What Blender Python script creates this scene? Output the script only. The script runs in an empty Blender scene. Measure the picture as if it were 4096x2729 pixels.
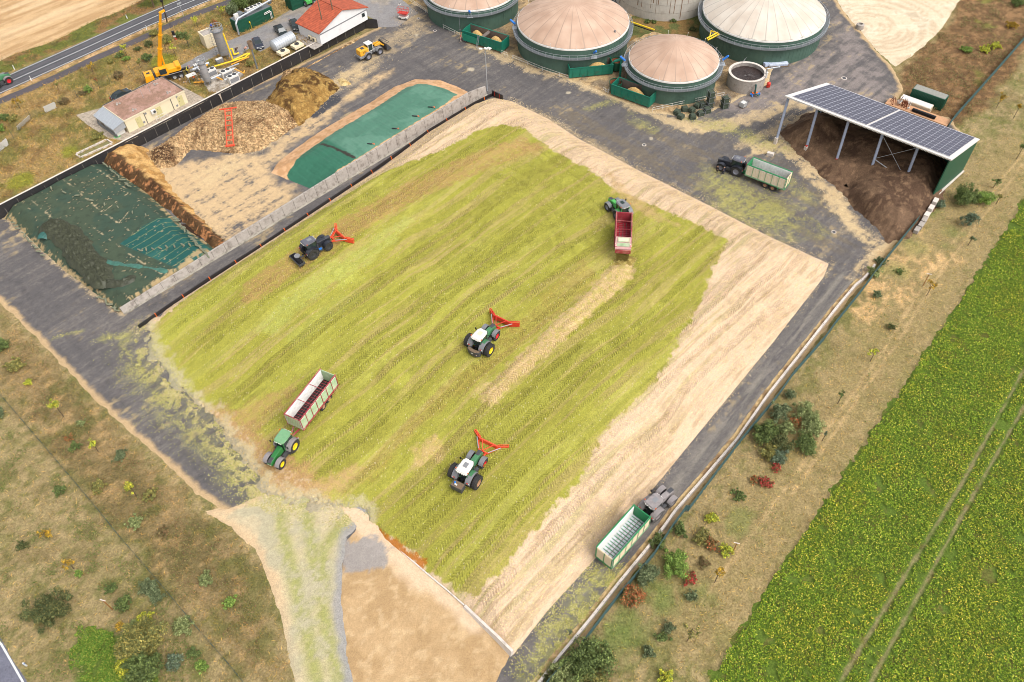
import bpy, bmesh, math, random
import numpy as np
from mathutils import Vector, Matrix
random.seed(7); RNG = np.random.default_rng(11)
SC = bpy.context.scene; COL = SC.collection
PI = math.pi
# ------------------------------------------------------------------ camera
FPX, TH, ROLL, CH = 3186.0, math.radians(50.0), math.radians(2.0), 95.0
_fw = np.array([0, math.cos(TH), -math.sin(TH)])
_rt = np.array([1.0, 0, 0]); _dn = np.array([0, -math.sin(TH), -math.cos(TH)])
_X = math.cos(ROLL)*_rt + math.sin(ROLL)*_dn; _Y = -math.sin(ROLL)*_rt + math.cos(ROLL)*_dn
cd = bpy.data.cameras.new('camera'); cam = bpy.data.objects.new('camera', cd); COL.objects.link(cam)
cd.sensor_width = 36; cd.lens = FPX/4096*36; cd.clip_end = 3000; cd.clip_start = 1
cam.matrix_world = Matrix(((_X[0], -_Y[0], -_fw[0], 0), (_X[1], -_Y[1], -_fw[1], 0), (_X[2], -_Y[2], -_fw[2], CH), (0, 0, 0, 1)))
SC.camera = cam
SC.cycles.filter_width = 0.95; SC.cycles.max_bounces = 6
# ------------------------------------------------------------------ light
SUN_EL, SUN_AZ = math.radians(55), math.radians(128)      # azimuth from +Y towards +X
SC.view_settings.view_transform = 'Standard'; SC.view_settings.look = 'None'
SC.view_settings.exposure = 0.84; SC.view_settings.gamma = 1
W = bpy.data.worlds.new('World'); SC.world = W; W.use_nodes = True
nt = W.node_tree; bg = nt.nodes['Background']; sky = nt.nodes.new('ShaderNodeTexSky')
sky.sky_type = 'NISHITA'; sky.sun_disc = False; sky.sun_elevation = SUN_EL; sky.sun_rotation = SUN_AZ
sky.air_density = 1.0; sky.dust_density = 4.0; sky.ozone_density = 1.0
hs = nt.nodes.new('ShaderNodeHueSaturation'); hs.inputs['Saturation'].default_value = 0.22
nt.links.new(sky.outputs[0], hs.inputs['Color']); nt.links.new(hs.outputs[0], bg.inputs[0]); bg.inputs[1].default_value = 0.15
sd_ = bpy.data.lights.new('sun', 'SUN'); sd_.energy = .78; sd_.angle = math.radians(40); sd_.color = (1, .97, .93)
sun = bpy.data.objects.new('sun', sd_); COL.objects.link(sun)
_d = Vector((math.sin(SUN_AZ)*math.cos(SUN_EL), math.cos(SUN_AZ)*math.cos(SUN_EL), math.sin(SUN_EL)))
sun.rotation_euler = _d.to_track_quat('Z', 'Y').to_euler()
# ------------------------------------------------------------------ where things stand (points of the plan)
def P(px, py, z=0.0):
    d = _fw + _X*(px-2048)/FPX + _Y*(py-1364.5)/FPX
    s = (z-CH)/d[2]
    return np.array([d[0]*s, d[1]*s, z])
def R(i, j, x, y):                     # plan sheet i,j
    return (1024*i + x/2.2988, 682.25*j + y/2.2988)
def R3(x, y): return (2048 + x/1.3125, 2046.75 + y/1.3125)
def D(x, y): return (x*1.7407, y*1.7407)
def W2(pts, z=0.0): return np.array([P(a, b, z)[:2] for a, b in pts])
def DW(pts, z=0.0): return W2([D(*p) for p in pts], z)
# wall frame
WA1 = P(1511, 112, 0)[:2]; WA0 = P(-40, 840.6, 2.6)[:2]
WT1 = P(1455, 72, 2.6)[:2]
eu = (WT1-WA0)/np.linalg.norm(WT1-WA0); ev = np.array([-eu[1], eu[0]])    # ev points away beyond the wall
def uvw(x, y): return (x-WT1[0])*eu[0]+(y-WT1[1])*eu[1], (x-WT1[0])*ev[0]+(y-WT1[1])*ev[1]
def G(x, y):                           # height of the upper ground
    u, v = uvw(x, y)
    w = np.clip((u+1)/6, 0, 1)*12 + .01
    return 2.4*np.clip(1-(u-2)/22, 0, 1)*np.clip((v+.3)/w, 0, 1)
def PG(px, py):
    z = 0
    for _ in range(8):
        p = P(px, py, z); z = .5*z+.5*float(G(p[0], p[1]))
    return np.array([p[0], p[1], z])
def PU(px, py, h=0): return P(px, py, 2.4+h)
# ------------------------------------------------------------------ noise
_lat = RNG.random((256, 256))
def vn(x, y):
    x = np.asarray(x, float); y = np.asarray(y, float)
    xi = np.floor(x).astype(int); yi = np.floor(y).astype(int); fx = x-xi; fy = y-yi
    fx = fx*fx*(3-2*fx); fy = fy*fy*(3-2*fy); a = xi & 255; b = yi & 255; c = (xi+1) & 255; d = (yi+1) & 255
    return (_lat[a, b]*(1-fx)+_lat[c, b]*fx)*(1-fy)+(_lat[a, d]*(1-fx)+_lat[c, d]*fx)*fy
def fbm(x, y, s=1.0, o=4, off=0.0):
    t = 0; a = .5; n = 0; x = np.asarray(x)/s+off; y = np.asarray(y)/s+off*1.7
    for _ in range(o): t = t+a*vn(x, y); n += a; a *= .55; x = x*2.03+13.1; y = y*2.03+7.7
    return t/n                         # 0..1
def sdp(x, y, poly):                   # signed distance, + inside
    x = np.asarray(x, float); y = np.asarray(y, float); poly = np.asarray(poly)
    d = np.full(x.shape, 1e18); ins = np.zeros(x.shape, bool); n = len(poly)
    for i in range(n):
        ax, ay = poly[i]; bx, by = poly[(i+1) % n]; ex, ey = bx-ax, by-ay
        wx, wy = x-ax, y-ay; t = np.clip((wx*ex+wy*ey)/(ex*ex+ey*ey+1e-12), 0, 1)
        d = np.minimum(d, (wx-t*ex)**2+(wy-t*ey)**2)
        if ay != by:
            c = ((ay > y) != (by > y)) & (x < (bx-ax)*(y-ay)/(by-ay)+ax); ins ^= c
    d = np.sqrt(d); return np.where(ins, d, -d)
def dline(x, y, pts):                  # distance, arc length, side offset of a polyline
    best = np.full(np.shape(x), 1e18); S = np.zeros(np.shape(x)); T = np.zeros(np.shape(x)); acc = 0
    for (ax, ay), (bx, by) in zip(pts[:-1], pts[1:]):
        ex, ey = bx-ax, by-ay; L = math.hypot(ex, ey)+1e-9; wx, wy = x-ax, y-ay
        t = np.clip((wx*ex+wy*ey)/L/L, 0, 1); d = (wx-t*ex)**2+(wy-t*ey)**2; m = d < best
        best = np.where(m, d, best); S = np.where(m, acc+t*L, S); T = np.where(m, (wx*-ey+wy*ex)/L, T); acc += L
    return np.sqrt(best), S, T
def sm(x, a=0.0, b=1.0):
    t = np.clip((x-a)/(b-a), 0, 1); return t*t*(3-2*t)
def s2l(c): return tuple((v/255/12.92 if v <= 10 else ((v/255+.055)/1.055)**2.4) for v in c)
K = 0.80
def C(r, g, b): return np.array(s2l((r, g, b)))*K
def mixc(A, B, m): return A*(1-m[..., None])+np.asarray(B)*m[..., None]
# ------------------------------------------------------------------ materials
def newmat(name):
    m = bpy.data.materials.new(name); m.use_nodes = True; n = m.node_tree; b = n.nodes['Principled BSDF']; return m, n, b
def mat(name, col, rough=.6, nz=.12, ns=3.0, metal=0.0, bump=0.0, bs=None, dirt=None, dm=.45):
    m, n, b = newmat(name); L = n.links
    tc = n.nodes.new('ShaderNodeTexCoord'); no = n.nodes.new('ShaderNodeTexNoise'); no.inputs['Scale'].default_value = ns
    no.inputs['Detail'].default_value = 6; no.inputs['Roughness'].default_value = .65
    L.new(tc.outputs['Object'], no.inputs['Vector'])
    r = n.nodes.new('ShaderNodeMapRange'); r.inputs['From Min'].default_value = .3; r.inputs['From Max'].default_value = .7
    r.inputs['To Min'].default_value = 1-nz; r.inputs['To Max'].default_value = 1+nz
    L.new(no.outputs[0], r.inputs[0])
    c = n.nodes.new('ShaderNodeVectorMath'); c.operation = 'MULTIPLY'; c.inputs[0].default_value = tuple(col)[:3]
    L.new(r.outputs[0], c.inputs[1]); out = c.outputs[0]
    if dirt is not None:
        n2 = n.nodes.new('ShaderNodeTexNoise'); n2.inputs['Scale'].default_value = ns*.45; n2.inputs['Detail'].default_value = 8
        n2.inputs['Roughness'].default_value = .7; L.new(tc.outputs['Object'], n2.inputs['Vector'])
        r2 = n.nodes.new('ShaderNodeMapRange'); r2.inputs['From Min'].default_value = dm; r2.inputs['From Max'].default_value = dm+.22
        L.new(n2.outputs[0], r2.inputs[0]); mx = n.nodes.new('ShaderNodeMix'); mx.data_type = 'RGBA'
        L.new(r2.outputs[0], mx.inputs[0]); L.new(out, mx.inputs[6]); mx.inputs[7].default_value = tuple(dirt)[:3]+(1,); out = mx.outputs[2]
    L.new(out, b.inputs['Base Color']); b.inputs['Roughness'].default_value = rough; b.inputs['Metallic'].default_value = metal
    if bump:
        bp = n.nodes.new('ShaderNodeBump'); bp.inputs['Strength'].default_value = bump; bp.inputs['Distance'].default_value = .05
        n3 = n.nodes.new('ShaderNodeTexNoise'); n3.inputs['Scale'].default_value = bs or ns*4; n3.inputs['Detail'].default_value = 4
        L.new(tc.outputs['Object'], n3.inputs['Vector']); L.new(n3.outputs[0], bp.inputs['Height']); L.new(bp.outputs[0], b.inputs['Normal'])
    return m
def amat(name, grain=.25, gs=6.0, gs2=1.3, g2=.12, bump=.4, rough=.95, vor=None, vamt=.5, spec=.2):
    """colour attribute of the surface times fine grain"""
    m, n, b = newmat(name); L = n.links
    tc = n.nodes.new('ShaderNodeTexCoord'); at = n.nodes.new('ShaderNodeAttribute'); at.attribute_name = 'Col'
    cur = at.outputs['Color']; h = None
    for s, a, dt in ((gs, grain, 4), (gs2, g2, 5)):
        no = n.nodes.new('ShaderNodeTexNoise'); no.inputs['Scale'].default_value = s; no.inputs['Detail'].default_value = dt
        no.inputs['Roughness'].default_value = .7; L.new(tc.outputs['Object'], no.inputs['Vector'])
        r = n.nodes.new('ShaderNodeMapRange'); r.inputs['From Min'].default_value = .3; r.inputs['From Max'].default_value = .7
        r.inputs['To Min'].default_value = 1-a; r.inputs['To Max'].default_value = 1+a; r.clamp = False
        L.new(no.outputs[0], r.inputs[0]); v = n.nodes.new('ShaderNodeVectorMath'); v.operation = 'MULTIPLY'
        L.new(cur, v.inputs[0]); L.new(r.outputs[0], v.inputs[1]); cur = v.outputs[0]
        if h is None: h = no.outputs[0]
    if vor:
        vo = n.nodes.new('ShaderNodeTexVoronoi'); vo.inputs['Scale'].default_value = vor; L.new(tc.outputs['Object'], vo.inputs['Vector'])
        sp = n.nodes.new('ShaderNodeSeparateColor'); L.new(vo.outputs['Color'], sp.inputs[0])
        r = n.nodes.new('ShaderNodeMapRange'); r.inputs['To Min'].default_value = 1-vamt; r.inputs['To Max'].default_value = 1+vamt
        L.new(sp.outputs[0], r.inputs[0]); v = n.nodes.new('ShaderNodeVectorMath'); v.operation = 'MULTIPLY'
        L.new(cur, v.inputs[0]); L.new(r.outputs[0], v.inputs[1]); cur = v.outputs[0]; h = vo.outputs['Distance']
    L.new(cur, b.inputs['Base Color']); b.inputs['Roughness'].default_value = rough; b.inputs['Specular IOR Level'].default_value = spec
    if bump:
        bp = n.nodes.new('ShaderNodeBump'); bp.inputs['Strength'].default_value = bump; bp.inputs['Distance'].default_value = -.12 if vor else .08
        L.new(h, bp.inputs['Height']); L.new(bp.outputs[0], b.inputs['Normal'])
    return m
# ------------------------------------------------------------------ objects
def tag(o, label=None, cat=None, group=None, kind=None):
    if label: o['label'] = label
    if cat: o['category'] = cat
    if group: o['group'] = group
    if kind: o['kind'] = kind
    return o
def thing(name, label, cat, loc=(0, 0, 0), rz=0, group=None):
    o = bpy.data.objects.new(name, None); COL.objects.link(o); o.empty_display_size = .3
    o.location = tuple(float(v) for v in loc); o.rotation_euler = (0, 0, rz); return tag(o, label, cat, group)
def copytree(o, parent=None):
    c = o.copy(); COL.objects.link(c); c.parent = parent
    for ch in list(o.children): copytree(ch, c)
    return c
class M:
    def __init__(s): s.v = []; s.f = []
    def add(s, vs, fs, mtx=None):
        b = len(s.v)
        s.v += [tuple(mtx @ Vector(v)) if mtx else tuple(float(c) for c in v) for v in vs]; s.f += [tuple(i+b for i in f) for f in fs]; return s
    def box(s, x, y, z, sx, sy, sz, rz=0, ry=0, rx=0):     # x,y,z = centre of the base
        vs = [(a*sx/2, b*sy/2, c*sz) for c in (0, 1) for a, b in ((-1, -1), (1, -1), (1, 1), (-1, 1))]
        m = Matrix.Translation((x, y, z)) @ Matrix.Rotation(rz, 4, 'Z') @ Matrix.Rotation(ry, 4, 'Y') @ Matrix.Rotation(rx, 4, 'X')
        return s.add(vs, [(3, 2, 1, 0), (4, 5, 6, 7), (0, 1, 5, 4), (1, 2, 6, 5), (2, 3, 7, 6), (3, 0, 4, 7)], m)
    def hexa(s, b, t):                                     # 4 bottom, 4 top points
        return s.add(list(b)+list(t), [(3, 2, 1, 0), (4, 5, 6, 7), (0, 1, 5, 4), (1, 2, 6, 5), (2, 3, 7, 6), (3, 0, 4, 7)])
    def ext(s, poly, lo, hi, ax='z'):                      # extrude polygon along an axis
        n = len(poly)
        f = {'z': lambda p, h: (p[0], p[1], h), 'y': lambda p, h: (p[0], h, p[1]), 'x': lambda p, h: (h, p[0], p[1])}[ax]
        return s.add([f(p, lo) for p in poly]+[f(p, hi) for p in poly], [tuple(range(n))[::-1], tuple(range(n, 2*n))]+[(i, (i+1) % n, n+(i+1) % n, n+i) for i in range(n)])
    def tube(s, p, q, r, n=7, r2=None):
        p = Vector(p); q = Vector(q); d = (q-p); r2 = r if r2 is None else r2
        if d.length < 1e-6: return s
        a = d.normalized().orthogonal().normalized(); b = d.normalized().cross(a)
        vs = [p+(a*math.cos(2*PI*i/n)+b*math.sin(2*PI*i/n))*r for i in range(n)]+[q+(a*math.cos(2*PI*i/n)+b*math.sin(2*PI*i/n))*r2 for i in range(n)]
        return s.add(vs, [tuple(range(n))[::-1], tuple(range(n, 2*n))]+[(i, (i+1) % n, n+(i+1) % n, n+i) for i in range(n)])
    def path(s, pts, r, n=7):
        for p, q in zip(pts[:-1], pts[1:]): s.tube(p, q, r, n)
        for p in pts[1:-1]: s.ball(p, r*1.02, 6, 4)
        return s
    def bar(s, p, q, w, h):
        p = Vector(p); q = Vector(q); d = (q-p).normalized(); up = Vector((0, 0, 1))
        if abs(d.z) > .95: up = Vector((1, 0, 0))
        a = d.cross(up).normalized()*w/2; b = a.cross(d).normalized()*h/2
        return s.hexa([p-a-b, p+a-b, q+a-b, q-a-b], [p-a+b, p+a+b, q+a+b, q-a+b])
    def lathe(s, prof, n=24, axis='z', o=(0, 0, 0), cap=True):
        vs = []; fs = []; k = len(prof)
        for i in range(n):
            c, t = math.cos(2*PI*i/n), math.sin(2*PI*i/n)
            for r, h in prof: vs.append({'z': (r*c, r*t, h), 'y': (r*c, h, r*t), 'x': (h, r*c, r*t)}[axis])
        for i in range(n):
            j = (i+1) % n
            for a in range(k-1): fs.append((i*k+a, j*k+a, j*k+a+1, i*k+a+1))
        if cap:
            if prof[0][0] > 1e-4: fs.append(tuple(i*k for i in range(n))[::-1])
            if prof[-1][0] > 1e-4: fs.append(tuple(i*k+k-1 for i in range(n)))
        return s.add([(v[0]+o[0], v[1]+o[1], v[2]+o[2]) for v in vs], fs)
    def ball(s, o, r, n=10, k=6, sz=1.0):
        return s.lathe([(max(1e-5, r*math.sin(PI*i/k)), -r*sz*math.cos(PI*i/k)) for i in range(k+1)], n, 'z', o, False)
    def arch(s, cx, cz, r, y0, y1, a0, a1, t=.05, n=10):   # curved plate around the y axis
        A = [math.radians(a0+(a1-a0)*i/n) for i in range(n+1)]
        o = [(cx+(r+t)*math.cos(a), cz+(r+t)*math.sin(a)) for a in A]; i_ = [(cx+r*math.cos(a), cz+r*math.sin(a)) for a in A]
        for k in range(n):
            s.ext([i_[k], o[k], o[k+1], i_[k+1]], y0, y1, 'y')
        return s
    def quad(s, a, b, c, d): return s.add([a, b, c, d], [(0, 1, 2, 3)])
    def build(s, name, m, parent=None, bev=0, smooth=False, label=None, kind=None):
        me = bpy.data.meshes.new(name); me.from_pydata(s.v, [], s.f); me.update()
        bm = bmesh.new(); bm.from_mesh(me); bmesh.ops.recalc_face_normals(bm, faces=bm.faces); bm.to_mesh(me); bm.free()
        if m: me.materials.append(m)
        o = bpy.data.objects.new(name, me); COL.objects.link(o)
        if parent: o.parent = parent
        if smooth:
            me.polygons.foreach_set('use_smooth', [True]*len(me.polygons)); 
            es = o.modifiers.new('es', 'EDGE_SPLIT'); es.split_angle = math.radians(40)
        if bev:
            b = o.modifiers.new('bevel', 'BEVEL'); b.width = bev; b.segments = 2; b.limit_method = 'ANGLE'
        if label: o['label'] = label
        if kind: o['kind'] = kind
        return o
def nmesh(name, V, F, m, col=None, smooth=False, face_col=None, parent=None, loc=None):
    me = bpy.data.meshes.new(name); V = np.asarray(V, np.float32); F = np.asarray(F, np.int32); k = F.shape[1]
    me.vertices.add(len(V)); me.vertices.foreach_set('co', V.ravel())
    me.loops.add(F.size); me.loops.foreach_set('vertex_index', F.ravel())
    me.polygons.add(len(F)); me.polygons.foreach_set('loop_start', np.arange(0, F.size, k, dtype=np.int32))
    me.update(calc_edges=True)
    if smooth: me.polygons.foreach_set('use_smooth', np.ones(len(F), bool))
    if col is not None:
        a = me.color_attributes.new('Col', 'FLOAT_COLOR', 'POINT'); a.data.foreach_set('color', np.c_[np.clip(col, 0.002, 1), np.ones(len(V))].astype(np.float32).ravel())
    if face_col is not None:
        a = me.color_attributes.new('Col', 'FLOAT_COLOR', 'CORNER'); a.data.foreach_set('color', np.repeat(np.c_[face_col, np.ones(len(F))], k, 0).astype(np.float32).ravel())
    me.materials.append(m); o = bpy.data.objects.new(name, me); COL.objects.link(o)
    if parent: o.parent = parent
    if loc is not None: o.location = loc
    return o
def sheet(name, org, ax, ay, nx, ny, step, hf, cf, m, keep=None, smooth=True):
    """regular grid along ax, ay from org; hf(x,y)->z; cf(x,y,z)->colour; keep(x,y,z)->vertex mask"""
    I, J = np.meshgrid(np.arange(nx+1), np.arange(ny+1), indexing='ij')
    x = org[0]+ax[0]*I*step+ay[0]*J*step; y = org[1]+ax[1]*I*step+ay[1]*J*step; x = x.ravel(); y = y.ravel()
    z = hf(x, y); idx = np.arange(x.size).reshape(nx+1, ny+1)
    F = np.stack([idx[:-1, :-1], idx[1:, :-1], idx[1:, 1:], idx[:-1, 1:]], -1).reshape(-1, 4)
    if keep is not None:
        kp = keep(x, y, z); F = F[kp[F].any(1)]
        used = np.unique(F); rm = np.zeros(x.size, int); rm[used] = np.arange(len(used)); F = rm[F]; x, y, z = x[used], y[used], z[used]
    c = cf(x, y, z)
    if (ax[0]*ay[1]-ax[1]*ay[0]) < 0: F = F[:, ::-1]
    return nmesh(name, np.c_[x, y, z], F, m, col=c, smooth=smooth)
def flat(name, poly, step, zl, cf, m, jit=.0, js=1.0, base=None, kind='structure', pad=1.0):
    """a thin sheet whose edge dips into the ground along the (jittered) outline"""
    poly = np.asarray(poly); lo = poly.min(0)-pad; hi = poly.max(0)+pad; nx = int((hi[0]-lo[0])/step)+1; ny = int((hi[1]-lo[1])/step)+1
    def sd(x, y):
        d = sdp(x, y, poly)
        if jit: d = d+(fbm(x, y, js, 4, 3.3)-.5)*2*jit
        return d
    def hf(x, y):
        b = 0 if base is None else base(x, y)
        return b+np.clip(sd(x, y)*.25, -.12, zl)
    o = sheet(name, lo, (1, 0), (0, 1), nx, ny, step, hf, lambda x, y, z: cf(x, y, sd(x, y)), m, keep=lambda x, y, z: sd(x, y) > -step*2)
    return tag(o, kind=kind)
# =================================================================== GROUND
cDRY = C(152, 134, 94); cDRY2 = C(174, 152, 110); cGRN = C(110, 114, 58); cBRN = C(120, 104, 68); cSOIL = C(205, 165, 112)
cWEED = C(128, 100, 68); cSAND = C(222, 198, 165); cASP = C(96, 94, 97); cLIME = C(165, 168, 62); cTAN = C(226, 196, 156)
weedR = DW([(2075, 150), (2190, 40), (2200, -60), (2353, -100), (2400, 60), (2270, 250), (2170, 300), (2120, 270), (2060, 200)])
weedL = DW([(0, 700), (60, 770), (180, 880), (330, 1030), (470, 1165), (560, 1240), (610, 1330), (640, 1440), (670, 1568), (560, 1568), (420, 1400), (250, 1200), (80, 1000), (0, 900)])
clover = DW([(150, 1490), (215, 1440), (320, 1450), (390, 1600), (170, 1620)])
stripR = DW([(2353, 470), (1640, 1580), (1250, 1580), (1440, 1330), (1700, 1010), (1990, 640), (2110, 530), (2353, 130)])
bareR = DW([(2040, 560), (2110, 540), (2200, 590), (2000, 750), (1950, 730)])
tr1 = DW([(2353, 350), (2150, 610), (2040, 790), (1800, 1130), (1600, 1400)]); tr1b = DW([(2353, 375), (2165, 620), (2060, 790), (1815, 1140)])
gspot = [(P(*R(3, 1, a, b))[:2], r) for a, b, r in [(1640, 690, 1.1), (1350, 700, 2.5), (1200, 930, 2.2), (1700, 560, 2), (1000, 900, 1.5), (1500, 380, 2)]] + \
        [(P(*R3(a, b))[:2], r) for a, b, r in [(1200, 60, 2.4), (800, 450, 2.5), (600, 600, 3), (550, 700, 3), (990, 430, 2), (760, 430, 2)]]
def ground_col(x, y, z):
    n1 = fbm(x, y, 9, 5, 1.1); n2 = fbm(x, y, 2.2, 5, 5.2); n3 = fbm(x, y, .9, 4, 9.9)
    c = mixc(np.tile(cDRY, (x.size, 1)), cGRN, sm(n1*.6+n2*.4, .46, .64)*.75)
    c = mixc(c, cDRY2, sm(n3, .5, .68)*.7); c = mixc(c, cGRN*.85, sm(fbm(x, y, .7, 4, 66), .55, .66)*.6); c = mixc(c, cBRN, sm(fbm(x, y, 3.1, 5, 20), .56, .72)*.45)
    w = sm(sdp(x, y, weedL)+(n2-.5)*5, -1, 2); k = mixc(np.tile(C(148, 126, 88), (x.size, 1)), C(120, 106, 70), sm(n2*.5+n1*.5, .42, .6)); k = mixc(k, C(186, 154, 106), sm(n3, .56, .7)*.6)
    k = mixc(k, C(104, 104, 56), sm(fbm(x, y, 2.7, 4, 41), .5, .68)*.75)
    c = c*(1-w[:, None])+k*w[:, None]
    w = sm(sdp(x, y, weedR)+(n2-.5)*4, -1, 1.5); k = mixc(np.tile(C(118, 92, 62), (x.size, 1)), C(150, 116, 80), sm(n3, .45, .65)); k = mixc(k, C(120, 124, 56), sm(fbm(x, y, 5, 4, 60), .58, .7)*.7)
    k = mixc(k, C(98, 74, 50), sm(fbm(x, y, 1.4, 4, 61), .55, .7)*.7)
    c = c*(1-w[:, None])+k*w[:, None]
    c = mixc(c, C(92, 116, 44), sm(sdp(x, y, clover)+(n2-.5)*4, 0, 1.5)*.9)
    w = sm(sdp(x, y, stripR), -.5, .5)*(1-sm(dline(x, y, [tuple(q) for q in tr1])[0], 2, 9)); c = mixc(c, C(156, 136, 92), w*.7)
    for t in (tr1, tr1b): c = mixc(c, C(190, 162, 116), sm(-dline(x, y, [tuple(q) for q in t])[0]+(n3-.5)*.7, -.3, -.05)*.7)
    c = mixc(c, C(214, 176, 124), sm(sdp(x, y, bareR)+(n2-.5)*6, -1, 1)*sm(n3, .4, .6)*.8)
    for (q, r) in gspot: c = mixc(c, C(108, 122, 62), sm(r-np.hypot(x-q[0], y-q[1])+(n3-.5)*2*r, -.8, 1.6)*.55)
    return c
mGround = amat('dry_grass_ground', .38, 4, 1.1, .2, .8)
o = sheet('ground', (-150, 14), (1, 0), (0, 1), 620, 540, .5, lambda x, y: -.05+.06*(fbm(x, y, 2, 3)-.5)-3.0*(((lambda u, v: (v > .5) & (G(x, y) > .02))(*uvw(x, y))).astype(float)), ground_col, mGround)
tag(o, kind='structure')
far = M(); far.quad((-900, -300, -.6), (900, -300, -.6), (900, 1300, -.6), (-900, 1300, -.6)); tag(far.build('far_ground', mat('far_ground_mat', C(170, 150, 100), .95, .3, .05)), kind='structure')

# ---- upper ground behind the black wall (grid follows the wall)
def upper_col(x, y, z):
    n1 = fbm(x, y, 8, 5, 31); n2 = fbm(x, y, 2, 5, 35); n3 = fbm(x, y, .8, 4, 39)
    c = mixc(np.tile(C(160, 134, 88), (x.size, 1)), C(112, 112, 58), sm(n1*.5+n2*.5, .44, .6)*.8)
    c = mixc(c, C(188, 156, 104), sm(n3, .55, .72)*.6); c = mixc(c, C(120, 94, 62), sm(fbm(x, y, 2.6, 5, 50), .56, .7)*.6)
    for q, r in [(PU(*R(0, 0, 630, 1400)), 1.8), (PU(*R(0, 1, 190, 100)), 2.6), (PU(*R(0, 0, 1500, 560)), 3)]:
        c = mixc(c, C(136, 140, 48), sm(r-np.hypot(x-q[0], y-q[1])+(n3-.5)*2, -.5, .8)*.8)
    return c
UL, US = 150.0, .5
uo = WT1 - eu*130 + ev*.28
o = sheet('upper_ground', uo, eu, ev, 320, 300, .5, lambda x, y: G(x, y)-.12*(G(x, y) < .03), upper_col, mGround)
tag(o, kind='structure')
def up(poly): return np.array([PU(a, b)[:2] for a, b in poly])
def Z0(poly): return [R(0, 0, a, b) for a, b in poly]
# stubble field
def lerp(a, b, t): return (a[0]+(b[0]-a[0])*t, a[1]+(b[1]-a[1])*t)
fld = up(Z0([(-500, 700), (0, 560), (150, 500), (480, 390), (850, 200), (1100, 110), (1330, -10), (1600, -160), (1000, -700), (-800, -300)]))
dfl = np.array(fld[4]-fld[1]); dfl = dfl/np.linalg.norm(dfl)
def field_col(x, y, d):
    s = x*-dfl[1]+y*dfl[0]; a = x*dfl[0]+y*dfl[1]
    n = fbm(a/9, s/1.0, 1, 4, 3); n2 = fbm(a/30, s/4.0, 1, 4, 9)
    c = mixc(np.tile(C(204, 170, 126), (x.size, 1)), C(176, 140, 98), sm(n, .4, .6)*.8)
    c = mixc(c, C(224, 196, 156), sm(n2, .5, .7)*.55); return c
mField = amat('stubble', .22, 5, .6, .1, .5)
flat('stubble_field', fld, .6, .04, field_col, mField, .6, 3, base=G)
# verge of rough green grass between field and road
vg = up(Z0([(-400, 800), (0, 690), (400, 520), (800, 360), (1100, 240), (1480, 65), (1800, -80), (1700, -190), (1330, -10), (1100, 110), (850, 200), (480, 390), (150, 500), (0, 560), (-500, 700)]))
def verge_col(x, y, d):
    n = fbm(x, y, 1.4, 5, 7); m_ = fbm(x, y, 4, 4, 17)
    c = mixc(np.tile(C(112, 116, 58), (x.size, 1)), C(142, 112, 76), sm(m_*.6+n*.4, .47, .58)); return mixc(c, C(82, 92, 44), sm(n, .55, .7)*.7)
flat('road_verge', vg, .5, .06, verge_col, mGround, .5, 2, base=G)
# roads
def strip(name, pts, w, step, zl, cf, m, base=G, jit=.0):
    pts = [np.array(p) for p in pts]; L = []; Rr = []
    for i, p in enumerate(pts):
        d = (pts[min(i+1, len(pts)-1)]-pts[max(i-1, 0)]); d = d/np.linalg.norm(d); nrm = np.array([-d[1], d[0]])*w/2
        L.append(p+nrm); Rr.append(p-nrm)
    return flat(name, L+Rr[::-1], step, zl, cf, m, jit, 1.0, base=base)
lo_e = up([R(0, 0, -260, 985), R(0, 0, 0, 862), R(0, 0, 800, 502), R(0, 0, 1330, 258), R(0, 0, 1680, 104), R(0, 0, 1940, 0), R(0, 0, 2400, -185)])
hi_e = up([R(0, 0, -260, 815), R(0, 0, 0, 700), R(0, 0, 480, 503), R(0, 0, 1000, 280), R(0, 0, 1480, 84), R(0, 0, 1680, -5), R(0, 0, 2060, -175)])
road_cl = []
for i in range(7):
    d, s, t = dline(np.array([lo_e[i][0]]), np.array([lo_e[i][1]]), [tuple(q) for q in hi_e]); 
rdir = (lo_e[5]-lo_e[1]); rdir /= np.linalg.norm(rdir); rn = np.array([-rdir[1], rdir[0]])
RW = float(np.dot(hi_e[3]-lo_e[3], rn)); print('road width', RW)
rc = [q+rn*RW/2 for q in lo_e]
def asph_col(x, y, d, base=C(94, 93, 96)):
    n = fbm(x, y, 3, 5, 71); c = np.tile(base, (x.size, 1))*(1+.3*(n[:, None]-.5)); return c
def road_col(x, y, d):
    D_, S_, T_ = dline(x, y, [tuple(q) for q in rc]); c = asph_col(x, y, d)
    wt = np.exp(-((np.abs(np.abs(T_)-RW*.25)-.85)/.3)**2); c = c*(1-.16*wt[:, None]); n = fbm(S_/8, T_*2, 1, 4, 8)
    return c*(1+.25*(n[:, None]-.5))
mAsph = amat('asphalt', .26, 7, 1.6, .14, .3, .95)
strip('road', rc, RW+.7, .5, .05, road_col, mAsph)
def line_marks(name, pts, w, dash=None, z=.062, m=None):
    mm = M(); pts = [np.array(p) for p in pts]
    for a, b in zip(pts[:-1], pts[1:]):
        L = np.linalg.norm(b-a); n = max(1, int(L/ (dash or 3))); d = (b-a)/L; nn = np.array([-d[1], d[0]])*w/2
        for k in range(n):
            if dash and k % 3 == 2 and False: continue
            p = a+d*L*k/n; q = a+d*L*(k+1)/n
            zp = float(G(*p))+z; zq = float(G(*q))+z
            mm.hexa([(*(p-nn), zp-.02), (*(p+nn), zp-.02), (*(q+nn), zq-.02), (*(q-nn), zq-.02)], [(*(p-nn), zp), (*(p+nn), zp), (*(q+nn), zq), (*(q-nn), zq)])
    return tag(mm.build(name, m or mPaintW), kind='structure')
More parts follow.
